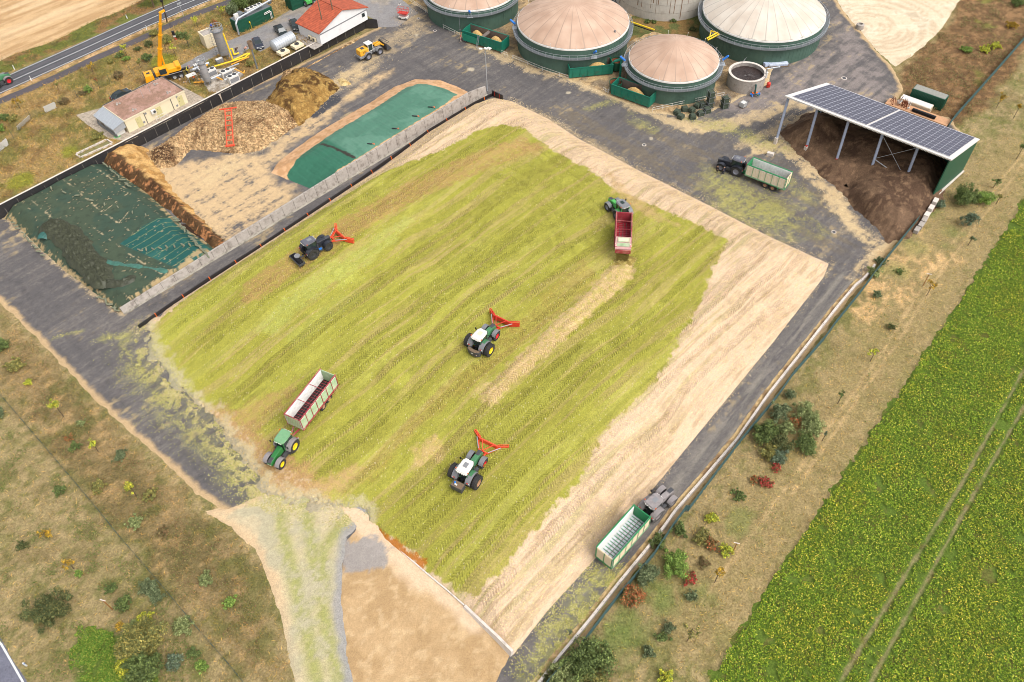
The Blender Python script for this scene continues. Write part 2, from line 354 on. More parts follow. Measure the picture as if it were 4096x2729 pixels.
mPaintW = mat('road_paint', C(225, 225, 222), .7, .12, 2, dirt=C(140, 140, 140), dm=.62)
line_marks('road_marking', [q+rn*.12 for q in lo_e], .14); line_marks('road_marking', [q+rn*(RW-.12) for q in lo_e], .14)
line_marks('road_marking', [q+rn*RW/2 for q in lo_e], .13)
sh = up([R(0, 0, a, b) for a, b in [(-200, 985), (0, 878), (800, 520), (1330, 274), (1680, 118), (1940, 12), (2200, -95)]])
strip('road_shoulder', [q-rn*.2 for q in sh], 1.5, .4, .03, lambda x, y, d: mixc(np.tile(C(206, 170, 126), (x.size, 1)), C(160, 132, 90), sm(fbm(x, y, 1.2, 4), .45, .6)), mGround, jit=.3)
cyc = up([R(0, 0, a, b) for a, b in [(-260, 1050), (0, 932), (280, 815), (560, 690), (850, 548), (1200, 400), (1500, 262), (1800, 130), (2100, 20), (2400, -100), (2700, -220)]])
strip('cycle_path', cyc, 2.3, .4, .05, lambda x, y, d: asph_col(x, y, d, C(92, 86, 88)), mAsph, jit=.05)
# gravel yard of the upper ground
gy = np.array([PG(*q)[:2] for q in [R(0, 0, 1560, 700), R(0, 0, 1650, 610), R(0, 0, 1800, 530), R(0, 0, 2050, 400), R(0, 0, 2300, 300), R(1, 0, 150, 195), R(1, 0, 330, 80), R(1, 0, 240, -10), (1100, -60), (1640, -70), R(1, 0, 1350, 0), R(1, 0, 1500, 120), R(1, 0, 1300, 250), R(1, 0, 1120, 260), R(1, 0, 1100, 190), R(1, 0, 980, 120), R(1, 0, 500, 330), R(1, 0, 330, 300), R(1, 0, 190, 400), R(1, 0, 40, 480), R(0, 0, 2300, 440), R(0, 0, 2150, 560), R(0, 0, 2050, 480), R(0, 0, 1900, 560), R(0, 0, 1700, 640)]])
def gy_col(x, y, d):
    n = fbm(x, y, 4, 5, 81); n2 = fbm(x, y, 1, 4, 83); c = mixc(np.tile(C(142, 138, 136), (x.size, 1)), C(172, 156, 132), sm(n, .45, .65)*.6); c = mixc(c, C(108, 106, 108), sm(n2*.5+n*.5, .5, .62)*.4); return c
flat('gravel_yard', gy, .5, .04, gy_col, amat('gravel', .3, 7, 1.3, .12, .6), .25, 1.5, base=G)

# =================================================================== YARD
yard_px = [D(*p) for p in [(-60, 640), (0, 690), (100, 790), (170, 862), (240, 935), (330, 1015), (400, 1078), (470, 1143), (520, 1178), (590, 1165), (700, 1250), (1130, 1600), (1245, 1600), (1310, 1500), (1440, 1330), (1690, 1020), (1985, 640), (2050, 560), (2095, 530), (2130, 480), (2225, 330), (2180, 270), (2040, 260), (2075, 205), (2052, 158), (2010, 115), (1975, 70), (1940, 30), (1900, -30), (1850, -80), (860, -80)]] + [(1511, 112), (-140, 892)]
yard = W2(yard_px)
def spots(lst, z=0.0): return [(P(a, b, z)[:2], r) for a, b, r in lst]
strawP = [DW(q) for q in [
    [(290, 330), (340, 345), (380, 375), (470, 370), (560, 350), (600, 360), (640, 420), (705, 445), (515, 565), (430, 500), (350, 420), (270, 370)],      # silage floor left
    [(640, 330), (760, 240), (850, 180), (900, 165), (880, 180), (780, 250), (680, 330), (610, 400), (560, 400)]]]
strawL = [  # lighter bands of trodden straw along lines: points, width, strength
    (DW([(480, 410), (600, 330), (740, 220), (830, 160)]), 2.2, .65), (DW([(800, 190), (880, 110), (960, 60), (930, 20)]), 3.0, .45), (DW([(1060, 70), (1100, 105), (1200, 150), (1300, 180), (1400, 215), (1500, 260), (1600, 300)]), 1.6, .75),
    (DW([(1075, 60), (960, 10)]), .8, .5), (DW([(1580, 290), (1680, 285), (1760, 262), (1840, 240)]), 1.6, .8), (DW([(1700, 340), (1760, 310), (1830, 270), (1900, 250)]), 1.2, .5),
    (DW([(1740, 345), (1800, 330), (1880, 410), (1930, 470), (1960, 520), (2030, 570), (2010, 600)]), 1.6, .95), (DW([(1960, 640), (2000, 590), (2040, 560)]), 1.0, .8),
    (DW([(1170, 240), (1290, 290), (1420, 370)]), 1.0, .25), (DW([(0, 485), (60, 540), (170, 640), (280, 722)]), .5, .6), (DW([(980, 680), (1050, 700)]), 1, .1)]
limeL = [(DW([(1650, 420), (1740, 470), (1800, 500), (1690, 480)]), 3.4, .9), (DW([(1640, 280), (1760, 330), (1840, 340)]), 1.6, .7), (DW([(1560, 260), (1620, 290)]), 1.2, .5), (DW([(1350, 250), (1420, 230)]), .8, .6),
    (DW([(1450, 270), (1500, 300)]), 1.2, .5), (DW([(1790, 400), (1830, 430), (1860, 460)]), 1.2, .5), (DW([(1740, 560), (1900, 540), (1840, 480)]), .8, .25), (DW([(230, 780), (285, 775)]), .9, .85), (DW([(120, 780), (160, 765), (190, 760)]), .35, .5),
    (DW([(300, 790), (330, 850), (380, 920), (440, 970), (520, 1040), (580, 1110), (610, 1150)]), 2.6, .35)]
laneLime = DW([(1200, 1568), (1290, 1400), (1380, 1290), (1440, 1300), (1400, 1400), (1270, 1590)])
mudP = DW([(270, 395), (330, 410), (420, 470), (520, 555), (480, 565), (380, 500), (290, 430)]); wetP = DW([(680, 260), (770, 215), (790, 230), (720, 275)])
stainP = DW([(1560, 300), (1900, 400), (1960, 560), (1800, 640), (1500, 500), (1300, 380), (1200, 250), (1300, 250)])
greyA = DW([(1900, 20), (1960, 60), (2060, 200), (2030, 260), (1860, 250), (1700, 290), (1650, 240), (1830, 150), (1920, 90)])
laneR = DW([(1250, 1590), (1440, 1330), (1690, 1020), (1985, 640), (1900, 620), (1860, 660), (1500, 1130), (1190, 1500)])
euv = P(1948, 378)[:2]-P(495, 1252)[:2]; euB = euv/np.linalg.norm(euv); evB = np.array([-euB[1], euB[0]])
def yard_col(x, y, d):
    u = x*euB[0]+y*euB[1]; v = x*evB[0]+y*evB[1]
    n1 = fbm(x, y, 7, 5, 101); n2 = fbm(x, y, 1.8, 5, 105); n3 = fbm(x, y, .6, 4, 109); n4 = RNG.random(x.size)*.5+.5*fbm(x, y, .35, 3, 119)
    a = fbm(u/6, v/.9, 1, 5, 111); b = fbm(u/1.1, v/7, 1, 5, 117)         # wheel streaks both ways
    a2 = fbm(u/5, v/.35, 1, 4, 121); c = np.tile(C(98, 94, 93), (x.size, 1)); c = mixc(c, C(130, 122, 115), sm(n1*.2+a*.25+a2*.25+n4*.3, .42, .62)*.7); c = mixc(c, C(78, 75, 76), sm(n2*.2+b*.3+n3*.2+n4*.3, .46, .66)*.6)
    w = sm(sdp(x, y, greyA)+(n2-.5)*6, -1, 3); c = mixc(c, C(150, 138, 132), w*.75*sm(n2*.5+a*.5, .3, .6))
    w = sm(sdp(x, y, stainP)+(n1-.5)*10, -3, 3); c = mixc(c, C(122, 110, 92), w*.6*sm(b*.6+n3*.4, .42, .6))
    for q in strawP: 
        w = sm(sdp(x, y, q)+(n2-.5)*5, -1.5, 1.5); c = mixc(c, C(206, 176, 134), w*.95*sm(a*.35+n3*.25+b*.2+n4*.2, .3, .5))
    for q, wd, s in strawL:
        w = sm(wd-dline(x, y, [tuple(k) for k in q])[0]+(n2-.5)*wd*2.5+(a-.5)*2, -.4*wd, .6*wd)*s; c = mixc(c, C(208, 182, 140), w*sm(n3*.4+a*.3+b*.3, .3, .52))
    w = sm(n2*.3+a*.4+n3*.3, .56, .66)*sm(n1, .4, .6)*.5; c = mixc(c, C(190, 166, 122), w)
    for q, wd, s in limeL:
        w = sm(wd-dline(x, y, [tuple(k) for k in q])[0]+(n2-.5)*wd*2.4, -.8*wd, 1.0*wd)*s; c = mixc(c, C(170, 164, 96), w*(.35*sm(n2*.5+a*.5, .35, .6)+.6*sm(n4*.45+n3*.3+a*.25, .44, .6)))
    w = sm(sdp(x, y, laneR), -1, 1); t = dline(x, y, [tuple(q) for q in DW([(1215, 1550), (1420, 1290), (1560, 1130), (1930, 660)])])
    c = mixc(c, C(146, 138, 126), w*(.22+.5*np.exp(-((np.abs(t[2])-.95)/.4)**2))*sm(fbm(t[1]/6, t[2]*2.2, 1, 4, 5), .3, .6))
    w = sm(sdp(x, y, laneLime)+(n2-.5)*4, -1, 1.5); c = mixc(c, C(168, 164, 88), w*(.45+.5*np.exp(-((np.abs(t[2])-.9)/.45)**2))*sm(n3, .25, .6)*.85)
    c = mixc(c, C(58, 42, 30), sm(sdp(x, y, mudP)+(n3-.5)*1.5, -.2, .4)*sm(n2, .35, .5)); c = mixc(c, C(74, 74, 78), sm(sdp(x, y, wetP)+(n3-.5)*1.5, -.2, .4))
    w = sm(1.0-d+(n2-.5)*1.2, 0, .8); c = mixc(c, C(206, 174, 128), w*.8)
    for q, r in spots([(R(2, 0, 520, 855)[0], R(2, 0, 520, 855)[1], .5), (2603, 555, .45), (1886, 278, .8), (1665, 142, .5)]):
        c = mixc(c, C(190, 176, 152), sm(r-np.hypot(x-q[0], y-q[1])+(n3-.5)*.6, -.1, .2)*.9)
    return c
flat('asphalt_yard', yard, .22, .02, yard_col, mAsph, .35, 1.5)
# pale gravel ground top right
pg = DW([(1895, -60), (2250, -60), (2190, 20), (2175, 48), (2140, 90), (2115, 110), (2095, 125), (2058, 152), (2010, 110), (1975, 65), (1940, 25)])
pgc = P(*D(2000, 60))[:2]
def pg_col(x, y, d):
    r = np.hypot(x-pgc[0], y-pgc[1]); n = fbm(x, y, 3, 5, 131); a = fbm(r*1.6, np.arctan2(y-pgc[1], x-pgc[0])*1.5, 1, 4, 7)
    c = mixc(np.tile(C(222, 202, 172), (x.size, 1)), C(196, 172, 142), sm(a, .45, .62)*.7); c = mixc(c, C(240, 224, 198), sm(n, .5, .7)*.5); return mixc(c, C(150, 130, 100), sm(n, .68, .74)*.4)
flat('gravel_area', pg, .5, .045, pg_col, amat('pale_gravel', .16, 5, .8, .08, .3), .5, 2)
# gravel track and bare soil at the bottom
tr = DW([(470, 1175), (520, 1172), (590, 1140), (640, 1050), (860, 1180), (800, 1235), (788, 1300), (786, 1400), (800, 1490), (825, 1600), (690, 1600), (668, 1500), (650, 1420), (620, 1330), (590, 1260), (520, 1200)])
trl = [DW([(640, 1120), (650, 1230), (690, 1380), (735, 1600)]), DW([(700, 1150), (718, 1260), (740, 1400), (790, 1600)]), DW([(800, 1190), (745, 1260), (735, 1380), (760, 1500)])]
def tr_col(x, y, d):
    n = fbm(x, y, 2.2, 5, 141); n3 = fbm(x, y, .5, 4, 143); c = mixc(np.tile(C(188, 176, 150), (x.size, 1)), C(212, 190, 158), sm(n, .45, .6)*.7)
    k = 0
    for q in trl: k = np.maximum(k, np.exp(-(dline(x, y, [tuple(a) for a in q])[0]/1.1)**2))
    c = mixc(c, C(158, 158, 92), k*.8*sm(n*.5+n3*.5, .3, .6)+.15); g = sm(1.6-d+(n-.5)*2, 0, 1); c = mixc(c, C(150, 148, 150), g*.8*sm(x-P(*D(730, 1350))[0], 0, 3)); c = mixc(c, C(214, 180, 140), sm(1.2-d+(n-.5)*2, 0, 1)*.7*(1-sm(x-P(*D(730, 1350))[0], -6, 0)))
    return c
flat('gravel_track', tr, .3, .05, tr_col, amat('track_gravel', .3, 8, 1.5, .12, .6), .3, 1.2)
soil = DW([(790, 1250), (820, 1215), (720, 1100), (850, 1180), (1000, 1320), (1100, 1400), (1178, 1506), (1110, 1620), (815, 1620), (792, 1480), (782, 1380)])
gpk = P(*D(835, 1275))[:2]
soilpile = P(*R(1, 3, 1300, 1150))[:2]
def soil_col(x, y, d):
    n = fbm(x, y, 3, 5, 151); n2 = fbm(x, y, .9, 5, 153); c = mixc(np.tile(C(192, 160, 118), (x.size, 1)), C(172, 140, 98), sm(n, .42, .62)*.6); c = mixc(c, C(212, 182, 140), sm(n2, .52, .68)*.6)
    k = dline(x, y, [tuple(q) for q in DW([(825, 1180), (1000, 1320), (1095, 1400)])])[0]; c = mixc(c, C(226, 198, 166), sm(3.2-k+(n-.5)*3, 0, 1.5)*.8)
    q = np.hypot((x-gpk[0])*.7, y-gpk[1]); c = mixc(c, C(152, 148, 146), sm(2.4-q+(n2-.5)*3, -.2, .4)*.85); return c
def soilh(x, y): return .22*(fbm(x, y, 4, 4, 77)-.35)*np.clip(sdp(x, y, soil)/2, 0, 1)
flat('bare_soil', soil, .3, .07, soil_col, amat('soil_mat', .2, 7, 1.2, .1, .6), .35, 1.4, base=soilh)
# rural road in the bottom left corner
bl = W2([R(0, 3, a, b) for a, b in [(-30, 1140), (20, 1235), (120, 1400), (225, 1568), (300, 1700), (-500, 1700), (-500, 900)]])
roadBL = bl; flat('road', bl, .4, .04, lambda x, y, d: asph_col(x, y, d, C(112, 112, 124)), mAsph)
line_marks('road_marking', list(W2([R(0, 3, a, b) for a, b in [(-60, 1105), (10, 1215), (105, 1380), (205, 1555), (290, 1700)]])), .22, z=.052)
# soy-green crop field
crop = DW([(2353, 462), (2230, 660), (2030, 960), (1880, 1180), (1780, 1330), (1610, 1600), (2500, 1640), (2500, 240)])
_trk2 = [[tuple(q) for q in DW([(2353, 850), (2200, 1130), (2100, 1290), (1930, 1568)])], [tuple(q) for q in DW([(2353, 935), (2230, 1150), (2120, 1350), (2000, 1568)])]]
flat('crop_field', crop, .3, .03, lambda x, y, d: mixc(mixc(np.tile(C(92, 112, 40), (x.size, 1)), C(112, 98, 54), sm(fbm(x, y, 1, 4, 5), .55, .7)*.6), C(160, 138, 106), sm(-np.minimum(dline(x, y, _trk2[0])[0], dline(x, y, _trk2[1])[0])+(fbm(x, y, 1, 3, 6)-.5)*.5, -.3, -.05)*.55), mGround, .9, 1.2)
# =================================================================== SILAGE CLAMP
hp_px = [(561, 1308), (678, 1230), (1024, 1003), (1241, 860), (1424, 738), (1515, 680), (1711, 533), (1894, 421), (1975, 392), (2048, 406), (2196, 478), (2309, 552), (2570, 690), (2840, 825), (3072, 945), (3315, 1056), (3294, 1110), (3094, 1368), (2627, 1938), (2400, 2215), (2189, 2445), (2052, 2622), (1860, 2429), (1703, 2294), (1433, 2072), (1060, 2010), (870, 1740), (696, 1567), (574, 1400)]
HP = W2(hp_px)
def seg(i, j): return [tuple(q) for q in HP[i:j]]
eL, eT, eR = seg(0, 9), seg(8, 16), seg(15, 22); eB = seg(21, 25); eQ = seg(24, 29)+[tuple(HP[0])]
HB = HP.mean(0)
LANEJ = RNG.random(400)
cTurn = [(P(*D(1200, 560), 3)[:2], 9.5), (P(*D(1255, 640), 3)[:2], 13.5)]
gpoly = np.vstack([DW([(314, 768), (414, 696), (494, 640), (596, 574), (700, 510), (860, 424)], .9), DW([(1000, 362), (1100, 310), (1150, 296), (1210, 305), (1262, 352), (1345, 395), (1425, 450), (1540, 500), (1672, 560), (1640, 620), (1600, 720), (1500, 890), (1400, 980), (1330, 1110), (1230, 1215), (1150, 1320), (1085, 1366), (1045, 1345), (985, 1305), (955, 1260), (830, 1185), (740, 1150), (700, 1085), (610, 1040), (530, 960), (440, 900)], 2.2), DW([(390, 885), (345, 840), (322, 800)], .6)])
brown = [(DW([(560, 650), (760, 520), (900, 440), (1060, 365), (1200, 315), (1255, 345), (1180, 370), (1000, 440), (850, 520), (700, 620), (560, 700)], 3), .8, C(180, 146, 92)),
         (DW([(1400, 610), (1455, 600), (1450, 640), (1390, 700), (1300, 780), (1220, 850), (1130, 935), (1095, 910), (1170, 840), (1280, 730), (1350, 670)], 3),  1.0, C(214, 184, 132)),
         (DW([(1340, 600), (1380, 640), (1200, 800), (1000, 950), (850, 1080), (760, 1130), (870, 1010), (1100, 820)], 3), .55, C(160, 136, 72)),
         (DW([(940, 1020), (990, 990), (1035, 1015), (1010, 1050), (950, 1060)], 3), .85, C(204, 174, 118)),
         (DW([(430, 900), (520, 930), (620, 1000), (700, 1060), (740, 1110), (700, 1170), (560, 1120), (480, 1000)], 2), 1.0, C(182, 146, 98)),
         (DW([(520, 940), (600, 900), (700, 860), (600, 960), (560, 980)], 2.5), .7, C(182, 148, 96)),
         (DW([(690, 1100), (830, 1060), (760, 1130), (830, 1200), (700, 1160)], 2), .8, C(196, 160, 112)),
         (DW([(1400, 395), (1440, 440), (1560, 520), (1480, 500), (1400, 440)], 3), .7, C(204, 170, 120)), (DW([(1130, 330), (1250, 340), (1240, 360), (1160, 340)], 3), .5, C(190, 150, 100))]
pale = [(DW([(760, 610), (830, 600), (835, 640), (790, 665), (750, 640)], 3), .8, C(182, 182, 86)), (DW([(960, 505), (930, 500), (830, 570), (740, 620), (640, 690), (590, 750), (620, 770), (720, 690), (860, 600)], 3), .7, C(184, 186, 96)), (DW([(650, 770), (760, 690), (860, 660), (760, 740), (680, 800)], 3), .45, C(176, 178, 88)),
        (DW([(400, 700), (560, 640), (380, 860), (330, 780)], 2), .5, C(176, 176, 76))]
orange = dict(l=[tuple(q) for q in DW([(800, 1170), (880, 1225), (970, 1290)], 1.2)])
LT = [tuple(q) for q in HP[24:27]]
def smin(a, b, k=1.2):
    h = np.clip(.5+.5*(b-a)/k, 0, 1); return b*(1-h)+a*h-k*h*(1-h)
def heap_h(x, y):
    x = np.asarray(x, float); y = np.asarray(y, float)
    ins = sdp(x, y, HP); n = (fbm(x, y, 3, 4, 201)-.5); _q = dline(x, y, eQ)[0]; ins = ins+np.clip(1-_q/5, 0, 1)*((fbm(x, y, 1.7, 5, 205)-.5)*6-1.0); n0 = (fbm(x, y, .7, 4, 203)-.5)
    dl = dline(x, y, eL)[0]; dt = dline(x, y, eT)[0]; dr = dline(x, y, eR)[0]; db = dline(x, y, eB)[0]; dq = dline(x, y, eQ)[0]
    h = smin(smin(smin(.25+dl*.75, dt*.52), dr*.30), smin(.75+db*.42, dq*.13), 1.0)
    h = smin(h, 3.1+.3*n, 1.0)
    s = sdp(x, y, SWR); h = h+.35*sm(s, 0, 1.2)+.3*sm(sdp(x, y, SWP), 0, 1.5)*(.6+.8*n0)
    out = np.clip(-ins, 0, 5)
    h = np.where(ins > 0, np.clip(h, .03, ins*.6+.03), 0) + np.clip(ins*np.where(_q < 6, .12, .5), -.6, .1) + n0*.08*np.clip(ins+.3, 0, 1) + n*.25*np.clip(ins/3, 0, 1)
    return h
SWR = brown[1][0]; SWP = pale[0][0]
def heap_z(x, y): return float(heap_h(np.array([x]), np.array([y]))[0])
def PH(px, py):                        # point on the clamp
    z = 2.5
    for _ in range(14): p = P(px, py, z); z = .5*z+.5*max(0, heap_z(p[0], p[1]))
    return np.array([p[0], p[1], z])
trkL = [DW(q, 3) for q in [[(1430, 600), (1400, 470), (1330, 430), (1200, 410), (1080, 430)], [(1480, 560), (1440, 480), (1380, 430), (1280, 400), (1160, 400)], [(1360, 590), (1390, 500), (1340, 450), (1240, 425), (1150, 420), (1050, 480)], [(1285, 560), (1250, 470), (1180, 440), (1080, 470), (960, 560)], [(1060, 400), (1160, 420), (1245, 480), (1275, 560), (1240, 640)], [(1490, 590), (1480, 520), (1440, 500)], [(1500, 700), (1475, 600), (1462, 520), (1420, 470), (1330, 440), (1230, 400), (1130, 350)], [(1180, 320), (1260, 370), (1330, 420), (1400, 500)]]]
def lugs(s, t, w=.62, per=.42):
    a = np.abs(t); ph = (s+a*.75)/per; m_ = np.abs((ph % 1)-.5)*2
    return sm(m_, .35, .8)*(a < w)
def tracks(x, y):
    u = (x-HB[0])*euB[0]+(y-HB[1])*euB[1]; v = (x-HB[0])*evB[0]+(y-HB[1])*evB[1]
    v2 = v+1.2*(fbm(u/25, v/18, 1, 3, 301)-.5)*3+.0012*u*u*.3
    L = v2/1.45; k = np.floor(L).astype(int); t = (L-k-.5)*1.45
    amp = np.clip(LANEJ[(k+150) % 400]*1.5, .25, 1)*sm(fbm(u/14, k*3.7, 1, 3, 303), .3, .5)*.85+.15
    T = lugs(u*np.where(LANEJ[(k+77) % 400] > .5, 1, -1), t)*amp; groove = (np.abs(t) < .62)*amp
    for q in trkL:
        for off in (0,):
            d, s, tt = dline(x, y, [tuple(a) for a in q])
            for g in (-1.15, 1.15):
                near = np.abs(tt-g) < .7; Lq = sum(math.hypot(q[i+1][0]-q[i][0], q[i+1][1]-q[i][1]) for i in range(len(q)-1)); fd = sm(s, 0, 7)*sm(Lq-s, 0, 7)*(.55+.4*sm(fbm(s/4, s*0+g, 1, 3, 307), .3, .6)); m9 = near & (d < 2) & (fd > .25); T = np.where(m9, lugs(s, tt-g)*fd, T); groove = np.where(m9, np.maximum(groove*.5, fd), groove)
    return T, groove, u, v2, k
_trk = {}
def heap_f(x, y):
    h = heap_h(x, y); T, g, u, v, k = tracks(x, y); _trk['v'] = (T, g, u, v, k)
    return h+(T*.14-g*.05)*np.clip(h, 0, 1)
def heap_c(x, y, z):
    T, g, u, v, k = tracks(x, y)
    n1 = fbm(x, y, 5, 5, 211); n2 = fbm(x, y, 1.3, 5, 213); n3 = fbm(x, y, .45, 4, 217); st = fbm(u/12, v/.55, 1, 5, 219)
    c = np.tile(C(218, 190, 158), (x.size, 1)); c = mixc(c, C(200, 172, 138), sm(st*.6+n1*.4, .45, .62)*.8); c = mixc(c, C(226, 192, 160), sm(n2, .5, .68)*.6)
    ins = sdp(x, y, HP)
    du = sm(sdp(x, y, gpoly)*-1, 0, 9); edge = dline(x, y, eR)[0]
    c = mixc(c, C(186, 176, 120), sm(st, .55, .68)*(1-du)*.6)
    c = mixc(c, C(150, 120, 80), sm(fbm(u/5, v/.4, 1, 4, 223), .62, .7)*.35)
    w = sm(sdp(x, y, gpoly)+(n2-.5)*1.6+(n3-.5)*1.0, -.25, .3)
    gcol = np.tile(C(166, 162, 68), (x.size, 1)); gcol = mixc(gcol, C(184, 180, 82), sm(n1*.5+st*.5, .45, .62)*.6); gcol = mixc(gcol, C(142, 138, 58), sm(st*.6+n2*.4, .5, .64)*.6)
    gcol = mixc(gcol, C(184, 160, 104), sm(fbm(u/16, v/.8, 1, 5, 231), .5, .66)*.6); lan = LANEJ[(k*7+31) % 400]; gcol = mixc(gcol, C(146, 138, 60), sm(lan, .6, 1)*.4); gcol = mixc(gcol, C(194, 188, 100), sm(.25-lan, 0, .25)*.35)
    c = c*(1-w[:, None])+gcol*w[:, None]
    for q, s, cc in brown+pale:
        w = sm(sdp(x, y, q)+(n2-.5)*2.6+(st-.5)*1.5, -.5, .6)*s; c = mixc(c, cc, w*(.45+.55*sm(n3, .3, .6)))
    for q, s, cc in brown: pass
    w = sm(.55-dline(x, y, orange['l'])[0]+(n3-.5)*1.4, -.1, .3); c = mixc(c, C(186, 112, 36), w*.9)
    # spilled fines at the foot of the ramp
    qd = dline(x, y, eQ)[0]; w = sm(2.6-qd+(n2-.5)*4, -.5, 1)*(ins > -1); c = mixc(c, C(196, 182, 144), w*.75); c = mixc(c, C(146, 140, 122), sm(1.6-qd+(n3-.5)*3.0, 0, .6)*.6)
    c = c*(1-.36*((T < .3)*(g > .25)*np.clip(g, 0, 1.5)*sm(z, .2, 1.0)*sm(n3, .2, .6))[:, None])  # track recesses darkened in the colour, painted shade to strengthen the weak lug relief
    sp = RNG.random(x.size); c = np.where((sp > .994)[:, None], C(206, 192, 150), c); c = np.where((sp < .05)[:, None], c*.78, c)
    return c
mHeap = amat('chopped_maize', .24, 9, 2.2, .10, .7, .95)
lo = HP-HB; us = lo@euB; vs_ = lo@evB
hs_ = .12; org = HB+euB*(us.min()-1.5)+evB*(vs_.min()-1.5)
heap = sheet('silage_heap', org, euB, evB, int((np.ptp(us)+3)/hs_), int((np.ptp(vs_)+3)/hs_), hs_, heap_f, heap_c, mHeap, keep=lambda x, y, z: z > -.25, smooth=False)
tag(heap, 'huge flat heap of chopped green maize with herringbone tyre tracks and pale tan flanks', 'silage heap')

def pile(name, poly, H, slope, cf, m, label, cat, step=.25, rough=.3, rs=2.0, z0=0.0, peaks=(), seed=0, jit=.5, smooth=True, extra=None, clip=None):
    poly = np.asarray(poly); lo = poly.min(0)-1; hi = poly.max(0)+1
    def sd(x, y): return sdp(x, y, poly)+(fbm(x, y, 1.2, 4, 401+seed)-.5)*2*jit
    def hf(x, y):
        d = sd(x, y); h = np.minimum(H, np.clip(d, 0, 99)*slope); h = smin(h, H+0*h, .4)
        for (q, r, a) in peaks: h = h+a*np.exp(-((x-q[0])**2+(y-q[1])**2)/r/r)*np.clip(d/1.5, 0, 1)
        h = h+rough*(fbm(x, y, rs, 5, 411+seed)-.5)*2*np.clip(d/1.0, 0, 1)
        if extra: h = h+extra(x, y, d)
        h = z0+np.where(d > 0, np.maximum(h, .02), d*.6)
        return h if clip is None else np.minimum(h, h*0-.8+clip(x, y)*12)
    o = sheet(name, lo, (1, 0), (0, 1), int((hi[0]-lo[0])/step)+1, int((hi[1]-lo[1])/step)+1, step, hf, cf, m, keep=lambda x, y, z: z > z0-.5, smooth=smooth)
    o_h = lambda x, y: float(hf(np.array([float(x)]), np.array([float(y)]))[0])
    return tag(o, label, cat), o_h
# ---- beet pile, muck heap, soil bank
mBeet = amat('beet_mat', .25, 6, 1.2, .15, .9, .9, vor=3.6, vamt=.55)
beetp = DW([(330, 355), (375, 330), (430, 290), (470, 262), (520, 238), (600, 232), (650, 238), (700, 262), (690, 285), (640, 320), (600, 345), (560, 355), (500, 350), (440, 345), (400, 385), (360, 390)])
def beet_c(x, y, z):
    n = fbm(x, y, 2.4, 5, 421); n2 = fbm(x, y, .5, 4, 423); c = mixc(np.tile(C(172, 140, 100), (x.size, 1)), C(110, 80, 54), sm(n, .48, .66)*.8); c = mixc(c, C(206, 176, 130), sm(n2, .5, .66)*.6)
    q = P(*D(380, 360))[:2]; return mixc(c, C(70, 46, 30), sm(3.2-np.hypot(x-q[0], y-q[1])+(n-.5)*3, 0, 1)*.8)
beet, beet_h = pile('beet_pile', beetp, 2.6, .62, beet_c, mBeet, 'long brown pile of sugar beets lying along the black wall under the red frame', 'beet pile', .2, .22, 1.2, seed=3)
strip_b = [PX for PX in [R(1, 0, 1000, 322), R(1, 0, 900, 370), R(1, 0, 640, 520), R(1, 0, 450, 620), R(1, 0, 250, 650), R(1, 0, 230, 740), R(1, 0, 380, 700), R(1, 0, 480, 620), R(1, 0, 700, 500), R(1, 0, 900, 395)]]
pile('beet_row', W2(strip_b), .7, .7, beet_c, mBeet, 'narrow row of sugar beets along the foot of the black wall beside the wheel loader', 'beet pile', .2, .12, .8, seed=5, jit=.25)
muckp = DW([(610, 235), (640, 190), (665, 170), (700, 160), (740, 168), (775, 195), (780, 205), (755, 225), (720, 265), (690, 290), (640, 285), (600, 260)])
def muck_c(x, y, z):
    n = fbm(x, y, 2.0, 5, 431); n2 = fbm(x, y, .6, 5, 433); c = mixc(np.tile(C(146, 112, 60), (x.size, 1)), C(74, 50, 26), sm(n, .44, .6)*.9); return mixc(c, C(186, 152, 88), sm(n2, .52, .66)*.6)
mMuck = amat('muck_mat', .4, 4, 1.1, .2, 1.0)
pile('muck_heap', muckp, 3.0, .75, muck_c, mMuck, 'ragged dark straw muck heap between the beets and the wheel loader', 'muck heap', .2, .8, 1.6, seed=7)
pile('straw_heap', W2([R(1, 0, 740, 730), R(1, 0, 800, 720), R(1, 0, 870, 765), R(1, 0, 880, 785), R(1, 0, 780, 800)]), .7, .7, lambda x, y, z: mixc(np.tile(C(212, 186, 132), (x.size, 1)), C(180, 150, 96), sm(fbm(x, y, .8, 4), .45, .6)), mMuck, 'small pale heap of straw at the tip of the dark muck heap', 'straw heap', .15, .12, .7, seed=9)
clampend = DW([(212, 372), (240, 352), (300, 325), (340, 345), (352, 370), (400, 440), (500, 540), (520, 560), (490, 572), (390, 485), (300, 420)])
cutc = [tuple(q) for q in DW([(262, 384), (345, 450), (430, 520), (505, 568)])]
def cut_c(x, y, z):
    n = fbm(x, y, 1.5, 5, 441); n2 = fbm(x, y, .6, 4, 443); c = mixc(np.tile(C(206, 164, 104), (x.size, 1)), C(170, 128, 74), sm(n, .45, .62)); w = sm(2.3-dline(x, y, cutc)[0]+(n-.5)*2, -.3, .5); c = mixc(c, C(66, 44, 30), w*.9); return mixc(c, C(190, 130, 84), w*sm(n2, .56, .66)*.8)
pile('cut_silage_face', clampend, 1.9, .8, cut_c, mMuck, 'brown broken end of old silage beside the dark green netted clamp', 'silage heap', .2, .35, 1.6, seed=11)
